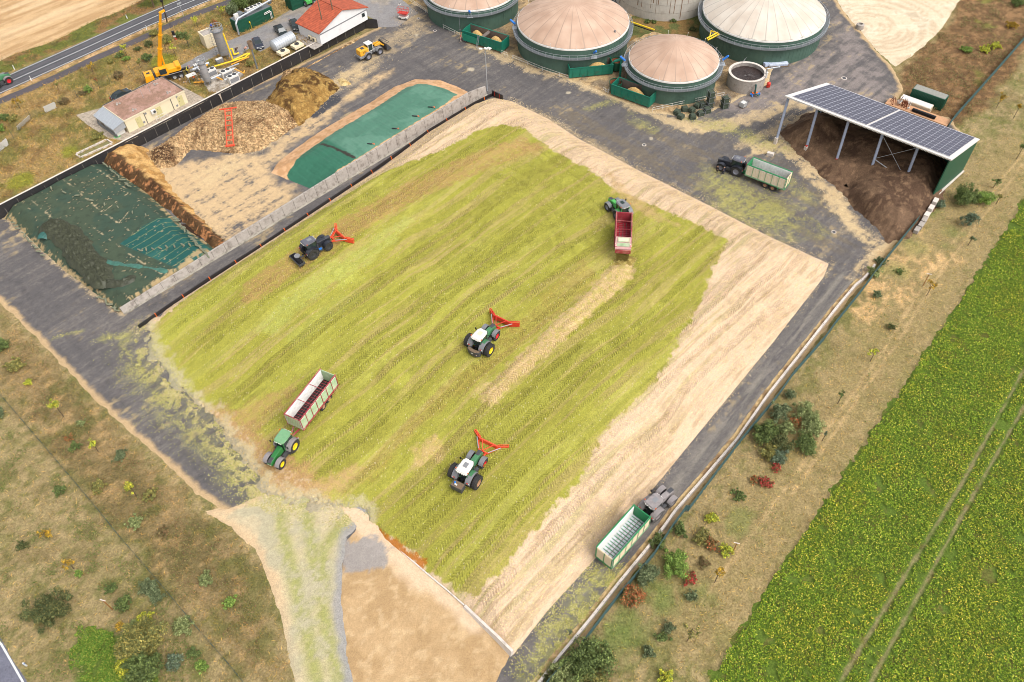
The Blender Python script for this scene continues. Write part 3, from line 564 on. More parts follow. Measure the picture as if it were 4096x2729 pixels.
# ---- soil heaps under the solar shed
shp = [([(1790, 305), (1850, 262), (1900, 250), (2000, 262), (2200, 350), (2160, 470), (2090, 545), (2040, 560), (2010, 520), (1960, 480), (1930, 440), (1880, 400), (1870, 385), (1830, 352)], 2.2)]
pk = [(P(*D(a, b), 1)[:2], r, h) for a, b, r, h in [(1860, 300, 4, 1.5), (2010, 470, 3.6, 1.3), (2070, 440, 4, 1.5), (2110, 400, 5, 1.8), (1985, 350, 3.2, 1.2), (1960, 410, 2.6, -1.3), (2000, 400, 2.5, .9), (2030, 330, 4, 1.0), (1925, 355, 2.5, -1.2), (1900, 310, 3, .8)]]
def comp_c(x, y, z):
    n = fbm(x, y, 2.4, 5, 451); n2 = fbm(x, y, .7, 5, 453); c = mixc(np.tile(C(112, 88, 68), (x.size, 1)), C(78, 58, 44), sm(n, .44, .6)*.8); return mixc(c, C(150, 120, 92), sm(n2, .55, .7)*.5)
comp, comp_h = pile('compost_heap', DW(shp[0][0]), 2.2, .55, comp_c, amat('compost_mat', .3, 5, 1.2, .15, .8), 'large brown compost heap spilling out from under the solar roof', 'compost heap', .25, .35, 2.4, peaks=pk, seed=13, jit=.6)

# ---- covered clamps
tarp = amat('tarp_mat', .07, 14, .7, .05, .12, .55, spec=.4)
g2 = DW([(622, 398), (640, 372), (680, 340), (745, 296), (850, 236), (905, 200), (955, 182), (1010, 184), (1052, 200), (1082, 212), (1050, 232), (712, 434)])
g2i = DW([(655, 392), (700, 350), (758, 312), (880, 238), (928, 203), (965, 192), (1010, 198), (1052, 216), (1030, 240), (712, 436), (672, 420)], 1.5)
fold = [tuple(q) for q in DW([(738, 330), (772, 342), (812, 362)], 2)]
_o = -evB*7
g2x = np.array([*g2[:9], g2[9]+_o*.6, g2[9]+_o, g2[11]+_o, g2[11]])
clipB = lambda x, y: (x-P(493, 1254)[0])*evB[0]+(y-P(493, 1254)[1])*evB[1]-.55
clipA = lambda x, y: -uvw(x, y)[1]-.15
wallside = [tuple(q) for q in DW([(712, 434), (1090, 205)])]
def g2c(x, y, z):
    n = fbm(x, y, 3, 4, 461); n2 = fbm(x, y, .9, 4, 463); c = mixc(np.tile(C(218, 172, 128), (x.size, 1)), C(196, 150, 104), sm(n2, .45, .62))
    w = sm(sdp(x, y, g2i)+(n2-.5)*.5, -.1, .1); k = mixc(np.tile(C(76, 122, 100), (x.size, 1)), C(90, 134, 112), sm(n, .45, .65)); u = (x-g2[0][0])*euB[0]+(y-g2[0][1])*euB[1]
    k = mixc(k, C(46, 104, 80), 1-sm(u, 12, 13)); k = mixc(k, C(50, 44, 34), sm(.35-dline(x, y, fold)[0]+(n2-.5)*.5, 0, .1)); return c*(1-w[:, None])+k*w[:, None]
def wr(x, y, d):
    u = x*euB[0]+y*euB[1]; v = x*evB[0]+y*evB[1]; a = fbm(u/.45, v/3.5, 1, 4, 471); b = fbm(u/6, v/1.2, 1, 3, 475); return (.26*(a-.5)*np.clip(d, 0, 1)+.2*(b-.5))*np.clip(d*.7, 0, 1)
gt, gt_h = pile('covered_clamp', g2x, 2.2, .36, g2c, tarp, 'silage clamp under a smooth mid green sheet beside the tall concrete wall', 'silage clamp', .16, .12, 5, seed=15, jit=.15, extra=wr, clip=clipB)
g3 = DW([(5, 486), (55, 452), (205, 368), (262, 384), (345, 448), (420, 520), (495, 572), (287, 722), (270, 716), (215, 672), (150, 625), (90, 570), (40, 520)])
g3t = DW([(275, 560), (330, 520), (385, 488), (400, 505), (495, 572), (425, 625)], 1.6)
g3lines = [DW(q, 1.6) for q in [[(130, 400), (180, 440), (225, 480), (320, 545)], [(60, 450), (120, 500), (180, 560)], [(200, 372), (270, 420), (300, 440), (240, 485)], [(210, 520), (320, 600), (390, 640)], [(100, 520), (200, 560)], [(320, 460), (250, 540)]]]
def g3c(x, y, z):
    u = x*euB[0]+y*euB[1]; v = x*evB[0]+y*evB[1]; n = fbm(x, y, 4, 4, 481); n2 = fbm(x, y, .7, 5, 483); n3 = fbm(x, y, .3, 3, 487)
    c = mixc(np.tile(C(62, 80, 66), (x.size, 1)), C(72, 84, 66), sm(n, .45, .6)); c = mixc(c, C(54, 64, 52), sm(n2, .5, .66)*.5)
    w = sm(sdp(x, y, g3t), -.05, .05); k = mixc(np.tile(C(36, 86, 80), (x.size, 1)), C(46, 98, 90), sm(n, .4, .6)); 
    ln = np.abs(((v+.35*np.sin(u*.3)) / 1.55 % 1)-.5); k = mixc(k, C(140, 150, 96), (ln < .035)*.75); c = c*(1-w[:, None])+k*w[:, None]
    for q in g3lines: c = mixc(c, C(196, 176, 140), sm(.14-dline(x, y, [tuple(a) for a in q])[0]+(n3-.5)*.4, -.02, .08)*sm(n2, .46, .6)*.7)
    c = mixc(c, C(190, 168, 130), sm(n2*.4+n3*.6, .685, .71)*.7); d = sdp(x, y, g3); c = mixc(c, C(186, 160, 116), sm(.7-d+(n3-.5)*1.2, -.1, .2)*sm(n2, .4, .55)*.8); return c
g3x = np.array([g3[0]+ev*3-eu*1.5, g3[1]+ev*5, g3[2]+ev*5, *g3[3:7], g3[6]+_o*.6, g3[7]+_o*.6, *g3[8:]])
g3o, g3_h = pile('covered_clamp', g3x, 1.7, .6, g3c, amat('net_mat', .14, 20, 1.0, .08, .35, .8), 'flat silage clamp under patched dark green netting in the left corner of the yard', 'silage clamp', .16, .14, 4, seed=17, jit=.12, clip=lambda x, y: np.minimum(clipA(x, y)+.1, clipB(x, y)))
# ---- crumpled netting lying on the clamp: wavy folded cloth
def crumple(name, px, w, label, colr, h=.7, seed=0, hf=g3_h, zz=1.7, cat='netting'):
    pts = [tuple(P(*D(*q), zz)[:2]) for q in px]; pts = np.array(pts); lo = pts.min(0)-w; hi = pts.max(0)+w; st = .12
    P2 = [tuple(q) for q in pts]
    def hfun(x, y):
        d, s, t = dline(x, y, P2); wid = w*(.65+.7*fbm(s, s*0, 2.2, 3, 501+seed)); e = wid-d
        f1 = np.abs(fbm(s/1.6+t*.3, t/.35, 1, 4, 503+seed)-.5)*2; f2 = np.abs(fbm(x, y, .9, 4, 507+seed)-.5)*2
        base = np.array([hf(a, b) for a, b in zip(x, y)]) if hf is not g3_h else 1.7
        return base+np.where(e > 0, np.minimum(e, 1)*h*.5+(f1*.9+f2*.5)*h*np.clip(e*1.6, 0, 1), e*1.0)-.12
    def cf(x, y, z):
        n = fbm(x, y, .5, 4, 511+seed); return mixc(np.tile(np.asarray(colr), (x.size, 1)), np.asarray(colr)*1.25, sm(n, .45, .65))
    o = sheet(name, lo, (1, 0), (0, 1), int((hi[0]-lo[0])/st), int((hi[1]-lo[1])/st), st, hfun, cf, tarp, keep=lambda x, y, z: z > 1.4, smooth=True)
    return tag(o, label, cat)
crumple('crumpled_netting', [(120, 520), (150, 535), (175, 560), (190, 590), (215, 610), (235, 640)], 2.3, 'big crumpled heap of dark olive netting thrown on the netted clamp', C(60, 62, 44), .7, 1)
crumple('crumpled_netting', [(222, 632), (250, 648), (280, 650), (300, 640)], .9, 'twisted dark olive roll of netting at the lower end of the crumpled heap', C(58, 60, 44), .6, 2)
crumple('crumpled_netting', [(235, 600), (285, 608), (340, 614), (378, 622)], .6, 'long teal strip of netting pulled out flat towards the wall', C(62, 106, 92), .3, 3)
crumple('crumpled_netting', [(98, 540), (118, 524), (135, 516)], .8, 'small teal bundle of netting at the upper end of the crumpled heap', C(48, 92, 84), .6, 4)
# =================================================================== MATERIALS
mConc = mat('concrete', C(176, 166, 156), .85, .14, 2, dirt=C(112, 100, 90), dm=.5, bump=.2)
mConcD = mat('weathered_concrete', C(172, 164, 150), .85, .14, 1.5, dirt=C(96, 90, 78), dm=.47, bump=.2)
mConcW = mat('pale_concrete', C(222, 210, 198), .85, .1, 2, dirt=C(160, 146, 130), dm=.55)
mBlack = mat('black_film', C(48, 46, 47), .5, .25, 2, dirt=C(78, 70, 62), dm=.56)
mFilm = mat('black_plastic', C(38, 36, 38), .35, .2, 3)
mWhite = mat('white_paint', C(226, 222, 214), .5, .05, 3, dirt=C(190, 182, 170), dm=.62)
mGalv = mat('galvanised_steel', C(186, 190, 194), .4, .1, 4, metal=.35)
mGalvD = mat('dull_steel', C(128, 132, 134), .5, .15, 4, metal=.3)
mTankG = mat('green_cladding', C(78, 106, 92), .6, .08, .8, dirt=C(62, 86, 74), dm=.5)
mHop = mat('hopper_green', C(22, 118, 96), .5, .12, 1.2, dirt=C(70, 84, 66), dm=.55)
mSteelIn = mat('scoured_steel', C(112, 100, 92), .5, .2, 1.5, dirt=C(96, 74, 56), dm=.5)
mBeige = mat('cream_panel', C(232, 216, 182), .7, .04, 1, dirt=C(214, 196, 160), dm=.6)
mDarkG = mat('dark_green_steel', C(22, 84, 62), .5, .1, 1.5, dirt=C(40, 70, 56), dm=.6)
mYel = mat('yellow_pipe', C(246, 206, 36), .45, .05, 3); mOrg = mat('orange_pipe', C(240, 170, 60), .45, .06, 3)
mRed = mat('red_paint', C(214, 56, 40), .45, .1, 3, dirt=C(170, 50, 36), dm=.6)
mOrRed = mat('orange_red_paint', C(240, 84, 52), .45, .08, 3, dirt=C(210, 90, 60), dm=.62)
mGlass = mat('dark_glass', C(44, 54, 56), .12, .1, 2); mTyre = mat('tyre_rubber', C(52, 50, 49), .85, .2, 4, dirt=C(96, 88, 70), dm=.56)
mBlue = mat('blue_paint', C(40, 120, 210), .45, .06, 3); mGrey = mat('grey_paint', C(136, 136, 138), .6, .1, 3, dirt=C(110, 104, 98), dm=.58)
mDkGrey = mat('dark_grey_paint', C(70, 70, 73), .6, .12, 3); mWood = mat('old_wood', C(120, 100, 78), .85, .2, 5); mRust = mat('rusty_steel', C(140, 78, 48), .8, .25, 4)
mRoofTop = amat('gravel_roof', .3, 9, 1.2, .1, .5)
mOrange = mat('orange_lamp', C(250, 110, 30), .4, .02, 1); mBlackP = mat('black_paint', C(30, 30, 34), .35, .1, 3, dirt=C(66, 62, 58), dm=.6)
# =================================================================== WALLS, FILM, CURBS
def v3(p, z): return (float(p[0]), float(p[1]), z)
def wall_run(name, a, b, th, z0, za, zb, m, label, cat, side=1, panel=None, cap=None, group=None):
    """straight wall from a to b, thickness towards side*left normal"""
    a = np.array(a[:2]); b = np.array(b[:2]); L = np.linalg.norm(b-a); d = (b-a)/L; n = np.array([-d[1], d[0]])*side*th
    r = thing(name, label, cat, (a[0], a[1], z0), math.atan2(d[1], d[0]), group); hh = lambda t: za+(zb-za)*t-z0
    k = int(round(L/panel)) if panel else 1
    for i in range(k):
        s0, s1 = L*i/k+(.02 if panel else 0), L*(i+1)/k-(.02 if panel else 0); t0, t1 = i/k, (i+1)/k
        mm = M(); y1 = th*side; mm.hexa([(s0, 0, 0), (s1, 0, 0), (s1, y1, 0), (s0, y1, 0)], [(s0, 0, hh(t0)), (s1, 0, hh(t1)), (s1, y1, hh(t1)), (s0, y1, hh(t0))])
        mm.build('wall_panel' if panel else 'wall_slab', m, r, bev=.015)
    if cap:
        mm = M(); y0, y1 = (-.04, th*side+.04) if side > 0 else (th*side-.04, .04)
        mm.hexa([(0, y0, hh(0)), (L, y0, hh(1)), (L, y1, hh(1)), (0, y1, hh(0))], [(0, y0, hh(0)+.06), (L, y0, hh(1)+.06), (L, y1, hh(1)+.06), (0, y1, hh(0)+.06)]); mm.build('coping', cap, r)
    return r
# black retaining wall: face under the coping line
A0, A1 = WA0-eu*6, WT1
bw = wall_run('retaining_wall', A0, A1, .25, -.3, 2.6, 2.6, mBlack, 'long black film covered retaining wall behind the beets, with a pale top edge', 'wall', 1, None, mConcW)
L_ = float(np.linalg.norm(A1-A0)); mm = M()
end = P(1508, 79, 2.1)[:2]; dd = end-A1; lx, ly = float(dd@eu), float(dd@ev)
mm.hexa([(L_, 0, 0), (L_+lx, ly, 0), (L_+lx, ly+.25, 0), (L_, .25, 0)], [(L_, 0, 2.9), (L_+lx, ly, 2.4), (L_+lx, ly+.25, 2.4), (L_, .25, 2.9)]); mm.build('wall_end', mBlack, bw)
mm = M(); s = 3
while s < L_-2:
    mm.box(s, -.012, .35, .05, .02, 2.3-random.random()*1.2); s += 2.6
mm.build('streak', mConcD, bw)
# concrete panel wall
B0 = P(493, 1254, 0)[:2]; B1 = P(1948, 378, 0)[:2]; dB = (B1-B0)/np.linalg.norm(B1-B0)
hts = [(0, .9), (.25, 1.5), (.5, 2.1), (.75, 2.5), (.95, 2.6), (1, 1.75)]
rw = thing('concrete_wall', 'long grey concrete panel wall between the green covered clamps and the asphalt lane', 'wall', (B0[0], B0[1], 0), math.atan2(dB[1], dB[0])); LB = float(np.linalg.norm(B1-B0)); k = 34
for i in range(k):
    f0, f1 = i/k, (i+1)/k; h0 = np.interp(f0, *zip(*hts)); h1 = np.interp(f1, *zip(*hts)); s0, s1 = LB*f0+.025, LB*f1-.025
    mm = M(); mm.hexa([(s0, 0, -.1), (s1, 0, -.1), (s1, .9 if i < 12 else .3, -.1), (s0, .9 if i < 12 else .3, -.1)], [(s0, .0+.3, h0), (s1, .3, h1), (s1, .62, h1), (s0, .62, h0)]); mm.build('wall_panel', mConc, rw, bev=.015)
mm = M(); mm.box(LB/2, -.25, .0, LB, .5, .06); mm.build('footing', mConcD, rw)
# film edge of the clamp with orange clips
def film(name, px, h, label, clips=14):
    pts = [P(a, b, 0)[:2] for a, b in px]; r = thing(name, label, 'film edging', (pts[0][0], pts[0][1], 0)); o = pts[0]; mm = M(); cl = M()
    for a, b in zip(pts[:-1], pts[1:]):
        d = (b-a)/np.linalg.norm(b-a); n = np.array([-d[1], d[0]]); a_ = a-o; b_ = b-o
        mm.hexa([v3(a_+n*.1, -.05), v3(a_-n*.25, -.05), v3(b_-n*.25, -.05), v3(b_+n*.1, -.05)], [v3(a_+n*.04, h), v3(a_-n*.12, h), v3(b_-n*.12, h), v3(b_+n*.04, h)])
    mm.build('film_strip', mFilm, r, bev=.02)
    seglen = sum(np.linalg.norm(b-a) for a, b in zip(pts[:-1], pts[1:]))
    for i in range(clips):
        t = (i+.6)/clips*seglen
        for a, b in zip(pts[:-1], pts[1:]):
            l = np.linalg.norm(b-a)
            if t <= l: break
            t -= l
        d = (b-a)/l; q = a+d*t-o; n = np.array([-d[1], d[0]]); c = M(); c.hexa([v3(q+n*.14, 0), v3(q-n*.3, 0), v3(q-n*.3+d*.12, 0), v3(q+n*.14+d*.12, 0)], [v3(q+n*.08, h+.03), v3(q-n*.16, h+.03), v3(q-n*.16+d*.12, h+.03), v3(q+n*.08+d*.12, h+.03)]); c.build('strap', mOrange, r)
    return r
film('film_edging', [(556, 1312), (678, 1227), (850, 1112), (1024, 1001), (1241, 857), (1424, 735), (1600, 612), (1711, 531), (1894, 420), (1966, 384)], .62, 'black plastic film edge with orange clips along the left foot of the maize heap', 16)
fw = thing('film_wall', 'short black film covered wall panel with two red straps at the top corner of the maize heap', 'wall', P(1968, 384, 0), 0); a = P(1968, 384, 0); b = P(2012, 408, 0); mm = M(); d = (b-a)[:2]
mm.hexa([(0, 0, 0), (d[0], d[1], 0), (d[0], d[1]+.25, 0), (0, .25, 0)], [(0, 0, 1.3), (d[0], d[1], 1.5), (d[0], d[1]+.25, 1.5), (0, .25, 1.3)]); mm.build('film_panel', mFilm, fw)
for t in (.25, .7):
    mm = M(); mm.box(d[0]*t, d[1]*t-.03, .3, .08, .03, 1.1, math.atan2(d[1], d[0])); mm.build('strap', mRed, fw)
# bottom retaining wall of the clamp
pts = [(1860, 2427), (1925, 2492), (1990, 2556), (2052, 2620)]
r = thing('retaining_wall', 'low white concrete wall holding back the maize heap at its bottom corner', 'wall', P(1860, 2427, 0))
o_ = P(1860, 2427, 0)[:2]; hs2 = [.45, .75, 1.05, 1.3]
for i in range(3):
    a = P(*pts[i])[:2]-o_; b = P(*pts[i+1])[:2]-o_; d = (b-a)/np.linalg.norm(b-a); n = np.array([-d[1], d[0]])*.16; b = b-d*.03
    M().hexa([v3(a-n*2.5, -.1), v3(a+n, -.1), v3(b+n, -.1), v3(b-n*2.5, -.1)], [v3(a-n, hs2[i]), v3(a+n, hs2[i]), v3(b+n, hs2[i+1]), v3(b-n, hs2[i+1])]).build('wall_panel', mConcW, r, bev=.02)
r = thing('kerb_wall', 'thin low concrete kerb between the maize heap and the bare soil', 'kerb', P(1560, 2165, 0)); o_ = P(1560, 2165, 0)[:2]; pp = [(1560, 2165), (1700, 2290), (1790, 2365), (1858, 2426)]
for i in range(3):
    a = P(*pp[i])[:2]-o_; b = P(*pp[i+1])[:2]-o_; d = (b-a)/np.linalg.norm(b-a); n = np.array([-d[1], d[0]])*.09; b = b-d*.03
    M().hexa([v3(a-n, -.1), v3(a+n, -.1), v3(b+n, -.1), v3(b-n, -.1)], [v3(a-n, .16+.1*i), v3(a+n, .16+.1*i), v3(b+n, .26+.1*i), v3(b-n, .26+.1*i)]).build('kerb_stone', mConcW, r, bev=.02)
# curb along the right lane
cpx = [R(3, 1, 975, 880), R(3, 1, 930, 945), R(3, 1, 870, 1010), R(3, 1, 800, 1065), R(3, 1, 640, 1255), R(3, 1, 400, 1560), R(2, 2, 2354, 500), R(2, 2, 2060, 920), R(2, 2, 1880, 1130), R(2, 2, 1700, 1340), R(2, 2, 1500, 1568), R3(800, 80), R3(700, 210), R3(560, 380), R3(430, 545), R3(340, 655), R3(240, 775), R3(150, 893), R3(90, 960)]
r = thing('concrete_kerb', 'long pale concrete kerb wall along the outer edge of the right hand lane', 'kerb', P(*cpx[0])); o_ = P(*cpx[0])[:2]
mx = M(); pts = [P(*q)[:2]-o_ for q in cpx]; kb = M(); st = M()
for a, b in zip(pts[:-1], pts[1:]):
    l = np.linalg.norm(b-a); n_ = max(1, int(l/2.4)); d = (b-a)/l; n = np.array([-d[1], d[0]])*.22
    for i in range(n_):
        p = a+(b-a)*i/n_+d*.02; q = a+(b-a)*(i+1)/n_-d*.02; w = (random.random()-.5)*.05
        kb.hexa([v3(p-n, -.1), v3(p+n, -.1), v3(q+n, -.1), v3(q-n, -.1)], [v3(p-n*.75, .55+w), v3(p+n*.75, .55+w), v3(q+n*.75, .55+w), v3(q-n*.75, .55+w)])
        for f in (.25, .75): c = p+(q-p)*f; st.box(c[0], c[1], .55+w, .07, .07, .04)
kb.build('kerb_block', mConcW, r, bev=.02, kind='stuff'); st.build('lifting_hole', mDkGrey, r, kind='stuff')
def csand(x, y, d): return mixc(np.tile(C(206, 176, 126), (x.size, 1)), C(160, 130, 96), sm(fbm(x, y, .8, 4), .45, .65))
strip('kerb_sand', [P(*q)[:2]+np.array([-.45, .25]) for q in cpx[2:]], .8, .25, .045, csand, mGround, base=None, jit=.12)
# =================================================================== FENCES
mMesh = mat('green_wire', C(52, 84, 80), .5, .1, 3); mMeshB = mat('windbreak_net', C(60, 88, 84), .8, .15, 3)
def fence(name, pts, h, label, m=mMesh, gap=2.5, net=.10, hz=.1, base=0.0, group=None, thick=.012, z=None):
    pts = [np.array(p[:2]) for p in pts]; o = pts[0]; zb = (lambda p: base) if z is None else z
    r = thing(name, label, 'fence', (o[0], o[1], zb(o)), 0, group); ms = M(); z00 = zb(o)
    for a, b in zip(pts[:-1], pts[1:]):
        l = np.linalg.norm(b-a); d = (b-a)/l; n_ = max(1, int(round(l/gap))); za, zb_ = zb(a)-z00, zb(b)-z00
        for i in range(n_+1):
            if i == n_ and b is not pts[-1]: continue
            p = a+(b-a)*i/n_-o; q = M(); zz = za+(zb_-za)*i/n_; q.tube((p[0], p[1], zz-.1), (p[0], p[1], zz+h+.08), .035, 6); q.build('fence_post', m, r)
        nn = np.array([-d[1], d[0]])*thick; zc = .05
        while zc <= h:
            p = a-o; q = b-o; ms.hexa([v3(p-nn, za+zc), v3(p+nn, za+zc), v3(q+nn, zb_+zc), v3(q-nn, zb_+zc)], [v3(p-nn, za+zc+thick), v3(p+nn, za+zc+thick), v3(q+nn, zb_+zc+thick), v3(q-nn, zb_+zc+thick)]); zc += hz
        for i in range(int(l/net)):
            p = a+(b-a)*i/max(1, int(l/net))-o; zz = za+(zb_-za)*i/max(1, int(l/net)); e = d*thick/2
            ms.add([v3(p-e-nn*.3, zz), v3(p+e-nn*.3, zz), v3(p+e-nn*.3, zz+h), v3(p-e-nn*.3, zz+h)], [(0, 1, 2, 3)])
    ms.build('wire_mesh', m, r); return r
fence('mesh_fence', [P(*q) for q in [R(3, 1, 1365, 480), R(3, 1, 1170, 720), R(3, 1, 1000, 930), R(3, 1, 850, 1130), R(3, 1, 600, 1440), R(3, 2, 510, 0), R(3, 2, 220, 330), R(3, 2, 80, 530), R(2, 2, 2080, 960), R(2, 2, 1860, 1250), R(2, 2, 1620, 1568), R3(905, 0), R3(840, 90), R3(740, 240), R3(560, 450), R3(400, 660), R3(330, 760), R3(230, 860), R3(160, 940)]], 1.7, 'long green wire mesh fence outside the kerb of the right hand lane', mMeshB, 2.5, .07, .07, thick=.018)
fence('mesh_fence', [P(*q) for q in [(4180, 50), R(3, 0, 2354, 370), R(3, 0, 2100, 660), R(3, 0, 1870, 920), R(3, 0, 1700, 1110), R(3, 0, 1650, 1180)]], 1.7, 'green netted fence running past the weedy ground to the back corner of the solar shed', mMeshB, 2.5, .07, .07, thick=.018)
fence('mesh_fence', [P(*q) for q in [R(0, 2, -80, 380), R(0, 2, 0, 490), R(0, 2, 300, 840), R(0, 2, 640, 1240), R(0, 2, 915, 1566), R(0, 3, 1100, 230), R(0, 3, 1480, 670), R(0, 3, 1830, 1090), R(0, 3, 2100, 1400), R(0, 3, 2300, 1640)]], 1.3, 'thin dark green wire fence crossing the dry meadow at the lower left', mMesh, 2.5, .2, .2, thick=.012)
nwf = [PU(*R(0, 0, a, b)) for a, b in [(2000, 350), (1740, 440), (1550, 520), (1390, 600), (1210, 680), (1020, 770), (720, 905), (520, 1000), (295, 1090)]]
fence('mesh_fence', nwf, 1.8, 'thin wire fence between the cycle path and the beige plant building', mMesh, 4.2, .25, .3, base=2.4, thick=.008)
nwf2 = [PU(*R(0, 0, a, b)) for a, b in [(295, 1090), (190, 1210), (130, 1275), (0, 1425), (-100, 1540)]]
fence('mesh_fence', nwf2, 1.8, 'thin wire fence with two white banners turning down the left meadow', mMesh, 3.2, .25, .3, base=2.4, thick=.008)
def banner(c, label):
    pts = [PU(*R(0, 0, a, b), h) for (a, b), h in zip(c, (1.75, 1.75, .1, .1))]; mid = sum(pts)/4; r = M()
    N = 8; vs = []
    for i in range(N+1):
        for j in range(5):
            s, t = i/N, j/4; top = pts[0]*(1-s)+pts[1]*s; bot = pts[3]*(1-s)+pts[2]*s; p = top*(1-t)+bot*t-mid; w = .06*math.sin(i*2.3+j*1.7); vs.append((p[0]+w, p[1]+w, p[2]))
    r.add(vs, [(i*5+j, i*5+5+j, i*5+6+j, i*5+1+j) for i in range(N) for j in range(4)]); o = r.build('banner', mWhite); o.location = tuple(mid); s_ = o.modifiers.new('s', 'SOLIDIFY'); s_.thickness = .02
    tag(o, label, 'banner', 'white banners on the wire fence')
banner([(390, 985), (498, 937), (523, 993), (422, 1037)], 'white banner on the fence nearest the beige plant building'); banner([(150, 1165), (268, 1058), (282, 1095), (168, 1200)], 'narrow slanting white banner in the middle of the fence run'); banner([(-10, 1325), (50, 1272), (84, 1330), (-10, 1400)], 'white banner on the fence cut by the left edge of the photo')
# =================================================================== TANKS
def railing(r, pts, h=1.0, n=24, name='railing', m=None, closed=True, post=1):
    q = M(); k = len(pts)
    for i in range(k if closed else k-1):
        a, b = pts[i], pts[(i+1) % k]
        for z in (h, h*.5): q.bar((a[0], a[1], a[2]+z), (b[0], b[1], b[2]+z), .05, .05)
    for i in range(k):
        if i % post == 0: a = pts[i]; q.bar(a, (a[0], a[1], a[2]+h), .05, .05)
    return q.build(name, m or mGalv, r)
def dome_mat(name, c1, c2, seams):
    m, n, b = newmat(name); L = n.links; tc = n.nodes.new('ShaderNodeTexCoord'); sx = n.nodes.new('ShaderNodeSeparateXYZ'); L.new(tc.outputs['Object'], sx.inputs[0])
    at = n.nodes.new('ShaderNodeMath'); at.operation = 'ARCTAN2'; L.new(sx.outputs[1], at.inputs[0]); L.new(sx.outputs[0], at.inputs[1])
    mu = n.nodes.new('ShaderNodeMath'); mu.operation = 'MULTIPLY'; mu.inputs[1].default_value = seams/(2*PI); L.new(at.outputs[0], mu.inputs[0])
    fr = n.nodes.new('ShaderNodeMath'); fr.operation = 'FRACT'; L.new(mu.outputs[0], fr.inputs[0])
    cp = n.nodes.new('ShaderNodeMath'); cp.operation = 'COMPARE'; cp.inputs[1].default_value = .5; cp.inputs[2].default_value = .045; L.new(fr.outputs[0], cp.inputs[0])
    no = n.nodes.new('ShaderNodeTexNoise'); no.inputs['Scale'].default_value = .25; no.inputs['Detail'].default_value = 6; L.new(tc.outputs['Object'], no.inputs[0])
    mx = n.nodes.new('ShaderNodeMix'); mx.data_type = 'RGBA'; mx.inputs[6].default_value = (*c1, 1); mx.inputs[7].default_value = (*c2, 1); r = n.nodes.new('ShaderNodeMapRange'); r.inputs[1].default_value = .35; r.inputs[2].default_value = .65; L.new(no.outputs[0], r.inputs[0]); L.new(r.outputs[0], mx.inputs[0])
    m2 = n.nodes.new('ShaderNodeMix'); m2.data_type = 'RGBA'; L.new(cp.outputs[0], m2.inputs[0]); L.new(mx.outputs[2], m2.inputs[6]); m2.inputs[7].default_value = (*(c1*.66), 1)
    L.new(m2.outputs[2], b.inputs['Base Color']); b.inputs['Roughness'].default_value = .65; return m
def tank(name, px, py, rad, hw, hr, hd, m_roof, label, seams=24, cone=.0, mw=None, skirt=True, cat='biogas tank', nrail=48):
    """px,py: front foot of the wall"""
    f = P(px, py, 0); d = np.array([f[0], f[1]]); d /= np.linalg.norm(d); c = f[:2]+d*rad
    r = thing(name, label, cat, (c[0], c[1], 0)); mw = mw or mTankG
    M().lathe([(rad, -.1), (rad, hr-.05)], 96, cap=False).build('wall', mw, r, smooth=True)
    rb = M()
    for i in range(90):
        a = 2*PI*i/90; rb.box(rad*math.cos(a), rad*math.sin(a), 0, .05, .05, hr-.06, a)
    rb.build('cladding_rib', mw, r, kind='stuff')
    N = 16; R0 = rad-.1; prof = []
    for i in range(N+1):
        t = i/N; rr = R0*(1-t)+1e-3; z = hr+hd*((1-(rr/R0)**2)*(1-cone)+(1-rr/R0)*cone); prof.append((rr, z))
    vs = M(); ns = seams*4; P_ = []
    for i in range(ns):                                  # scalloped membrane
        a = 2*PI*i/ns; k = -abs(math.sin(a*seams/2))
        for rr, z in prof: P_.append((rr*math.cos(a), rr*math.sin(a), z+.10*abs(math.sin(a*seams/2))*(rr/R0)))
    fs = [(i*(N+1)+j, ((i+1) % ns)*(N+1)+j, ((i+1) % ns)*(N+1)+j+1, i*(N+1)+j+1) for i in range(ns) for j in range(N)]
    o = vs.add(P_, fs).build('dome', m_roof, r, smooth=True)
    M().lathe([(R0-.05, hr+.02), (R0+.12, hr-.03), (rad+.08, hr-.3), (rad+.02, hr-.32)], 96, cap=False).build('dome_hem', mWhite, r, smooth=True)
    if skirt:
        rw_ = rad+.95; M().lathe([(rad, hw), (rw_, hw), (rw_, hw-.12), (rad, hw-.14)], 96, cap=False).build('walkway', mGalvD, r, smooth=True)
        railing(r, [(rw_*math.cos(2*PI*i/nrail), rw_*math.sin(2*PI*i/nrail), hw) for i in range(nrail)])
    lr = M()
    for i in range(14):
        a = 2*PI*i/14+.2; x, y = (rad-.05)*math.cos(a), (rad-.05)*math.sin(a); lr.tube((x, y, hr-.3), (x*1.01, y*1.01, hr+.75), .03, 5); lr.ball((x*1.01, y*1.01, hr+.8), .07, 6, 4)
    lr.build('vent_rod', mWhite, r, kind='stuff'); return r, c
domeT = dome_mat('tan_membrane', C(208, 176, 152), C(186, 152, 128), 24); domeW = dome_mat('white_membrane', C(222, 210, 194), C(204, 188, 170), 30)
T3, c3 = tank('biogas_tank', 2668, 421, 9.3, 3.8, 5.3, 3.6, domeT, 'smallest green biogas tank with a tan dome, in front of the others', 24, .35)
T2, c2 = tank('biogas_tank', 2284, 298, 12.3, 3.9, 5.8, 4.2, domeT, 'large green biogas tank with a tan dome, left of the smaller tan dome', 28, .2)
T4, c4 = tank('biogas_tank', 3006, 258, 13.3, 4.1, 5.6, 4.6, domeW, 'large green biogas tank with a white ribbed dome, rightmost', 30, .1)
T1, c1 = tank('biogas_tank', 1898, 132, 10.8, 4.3, 5.4, 3.0, domeT, 'green biogas tank cut by the top edge, beside the left green hopper', 24, .2)
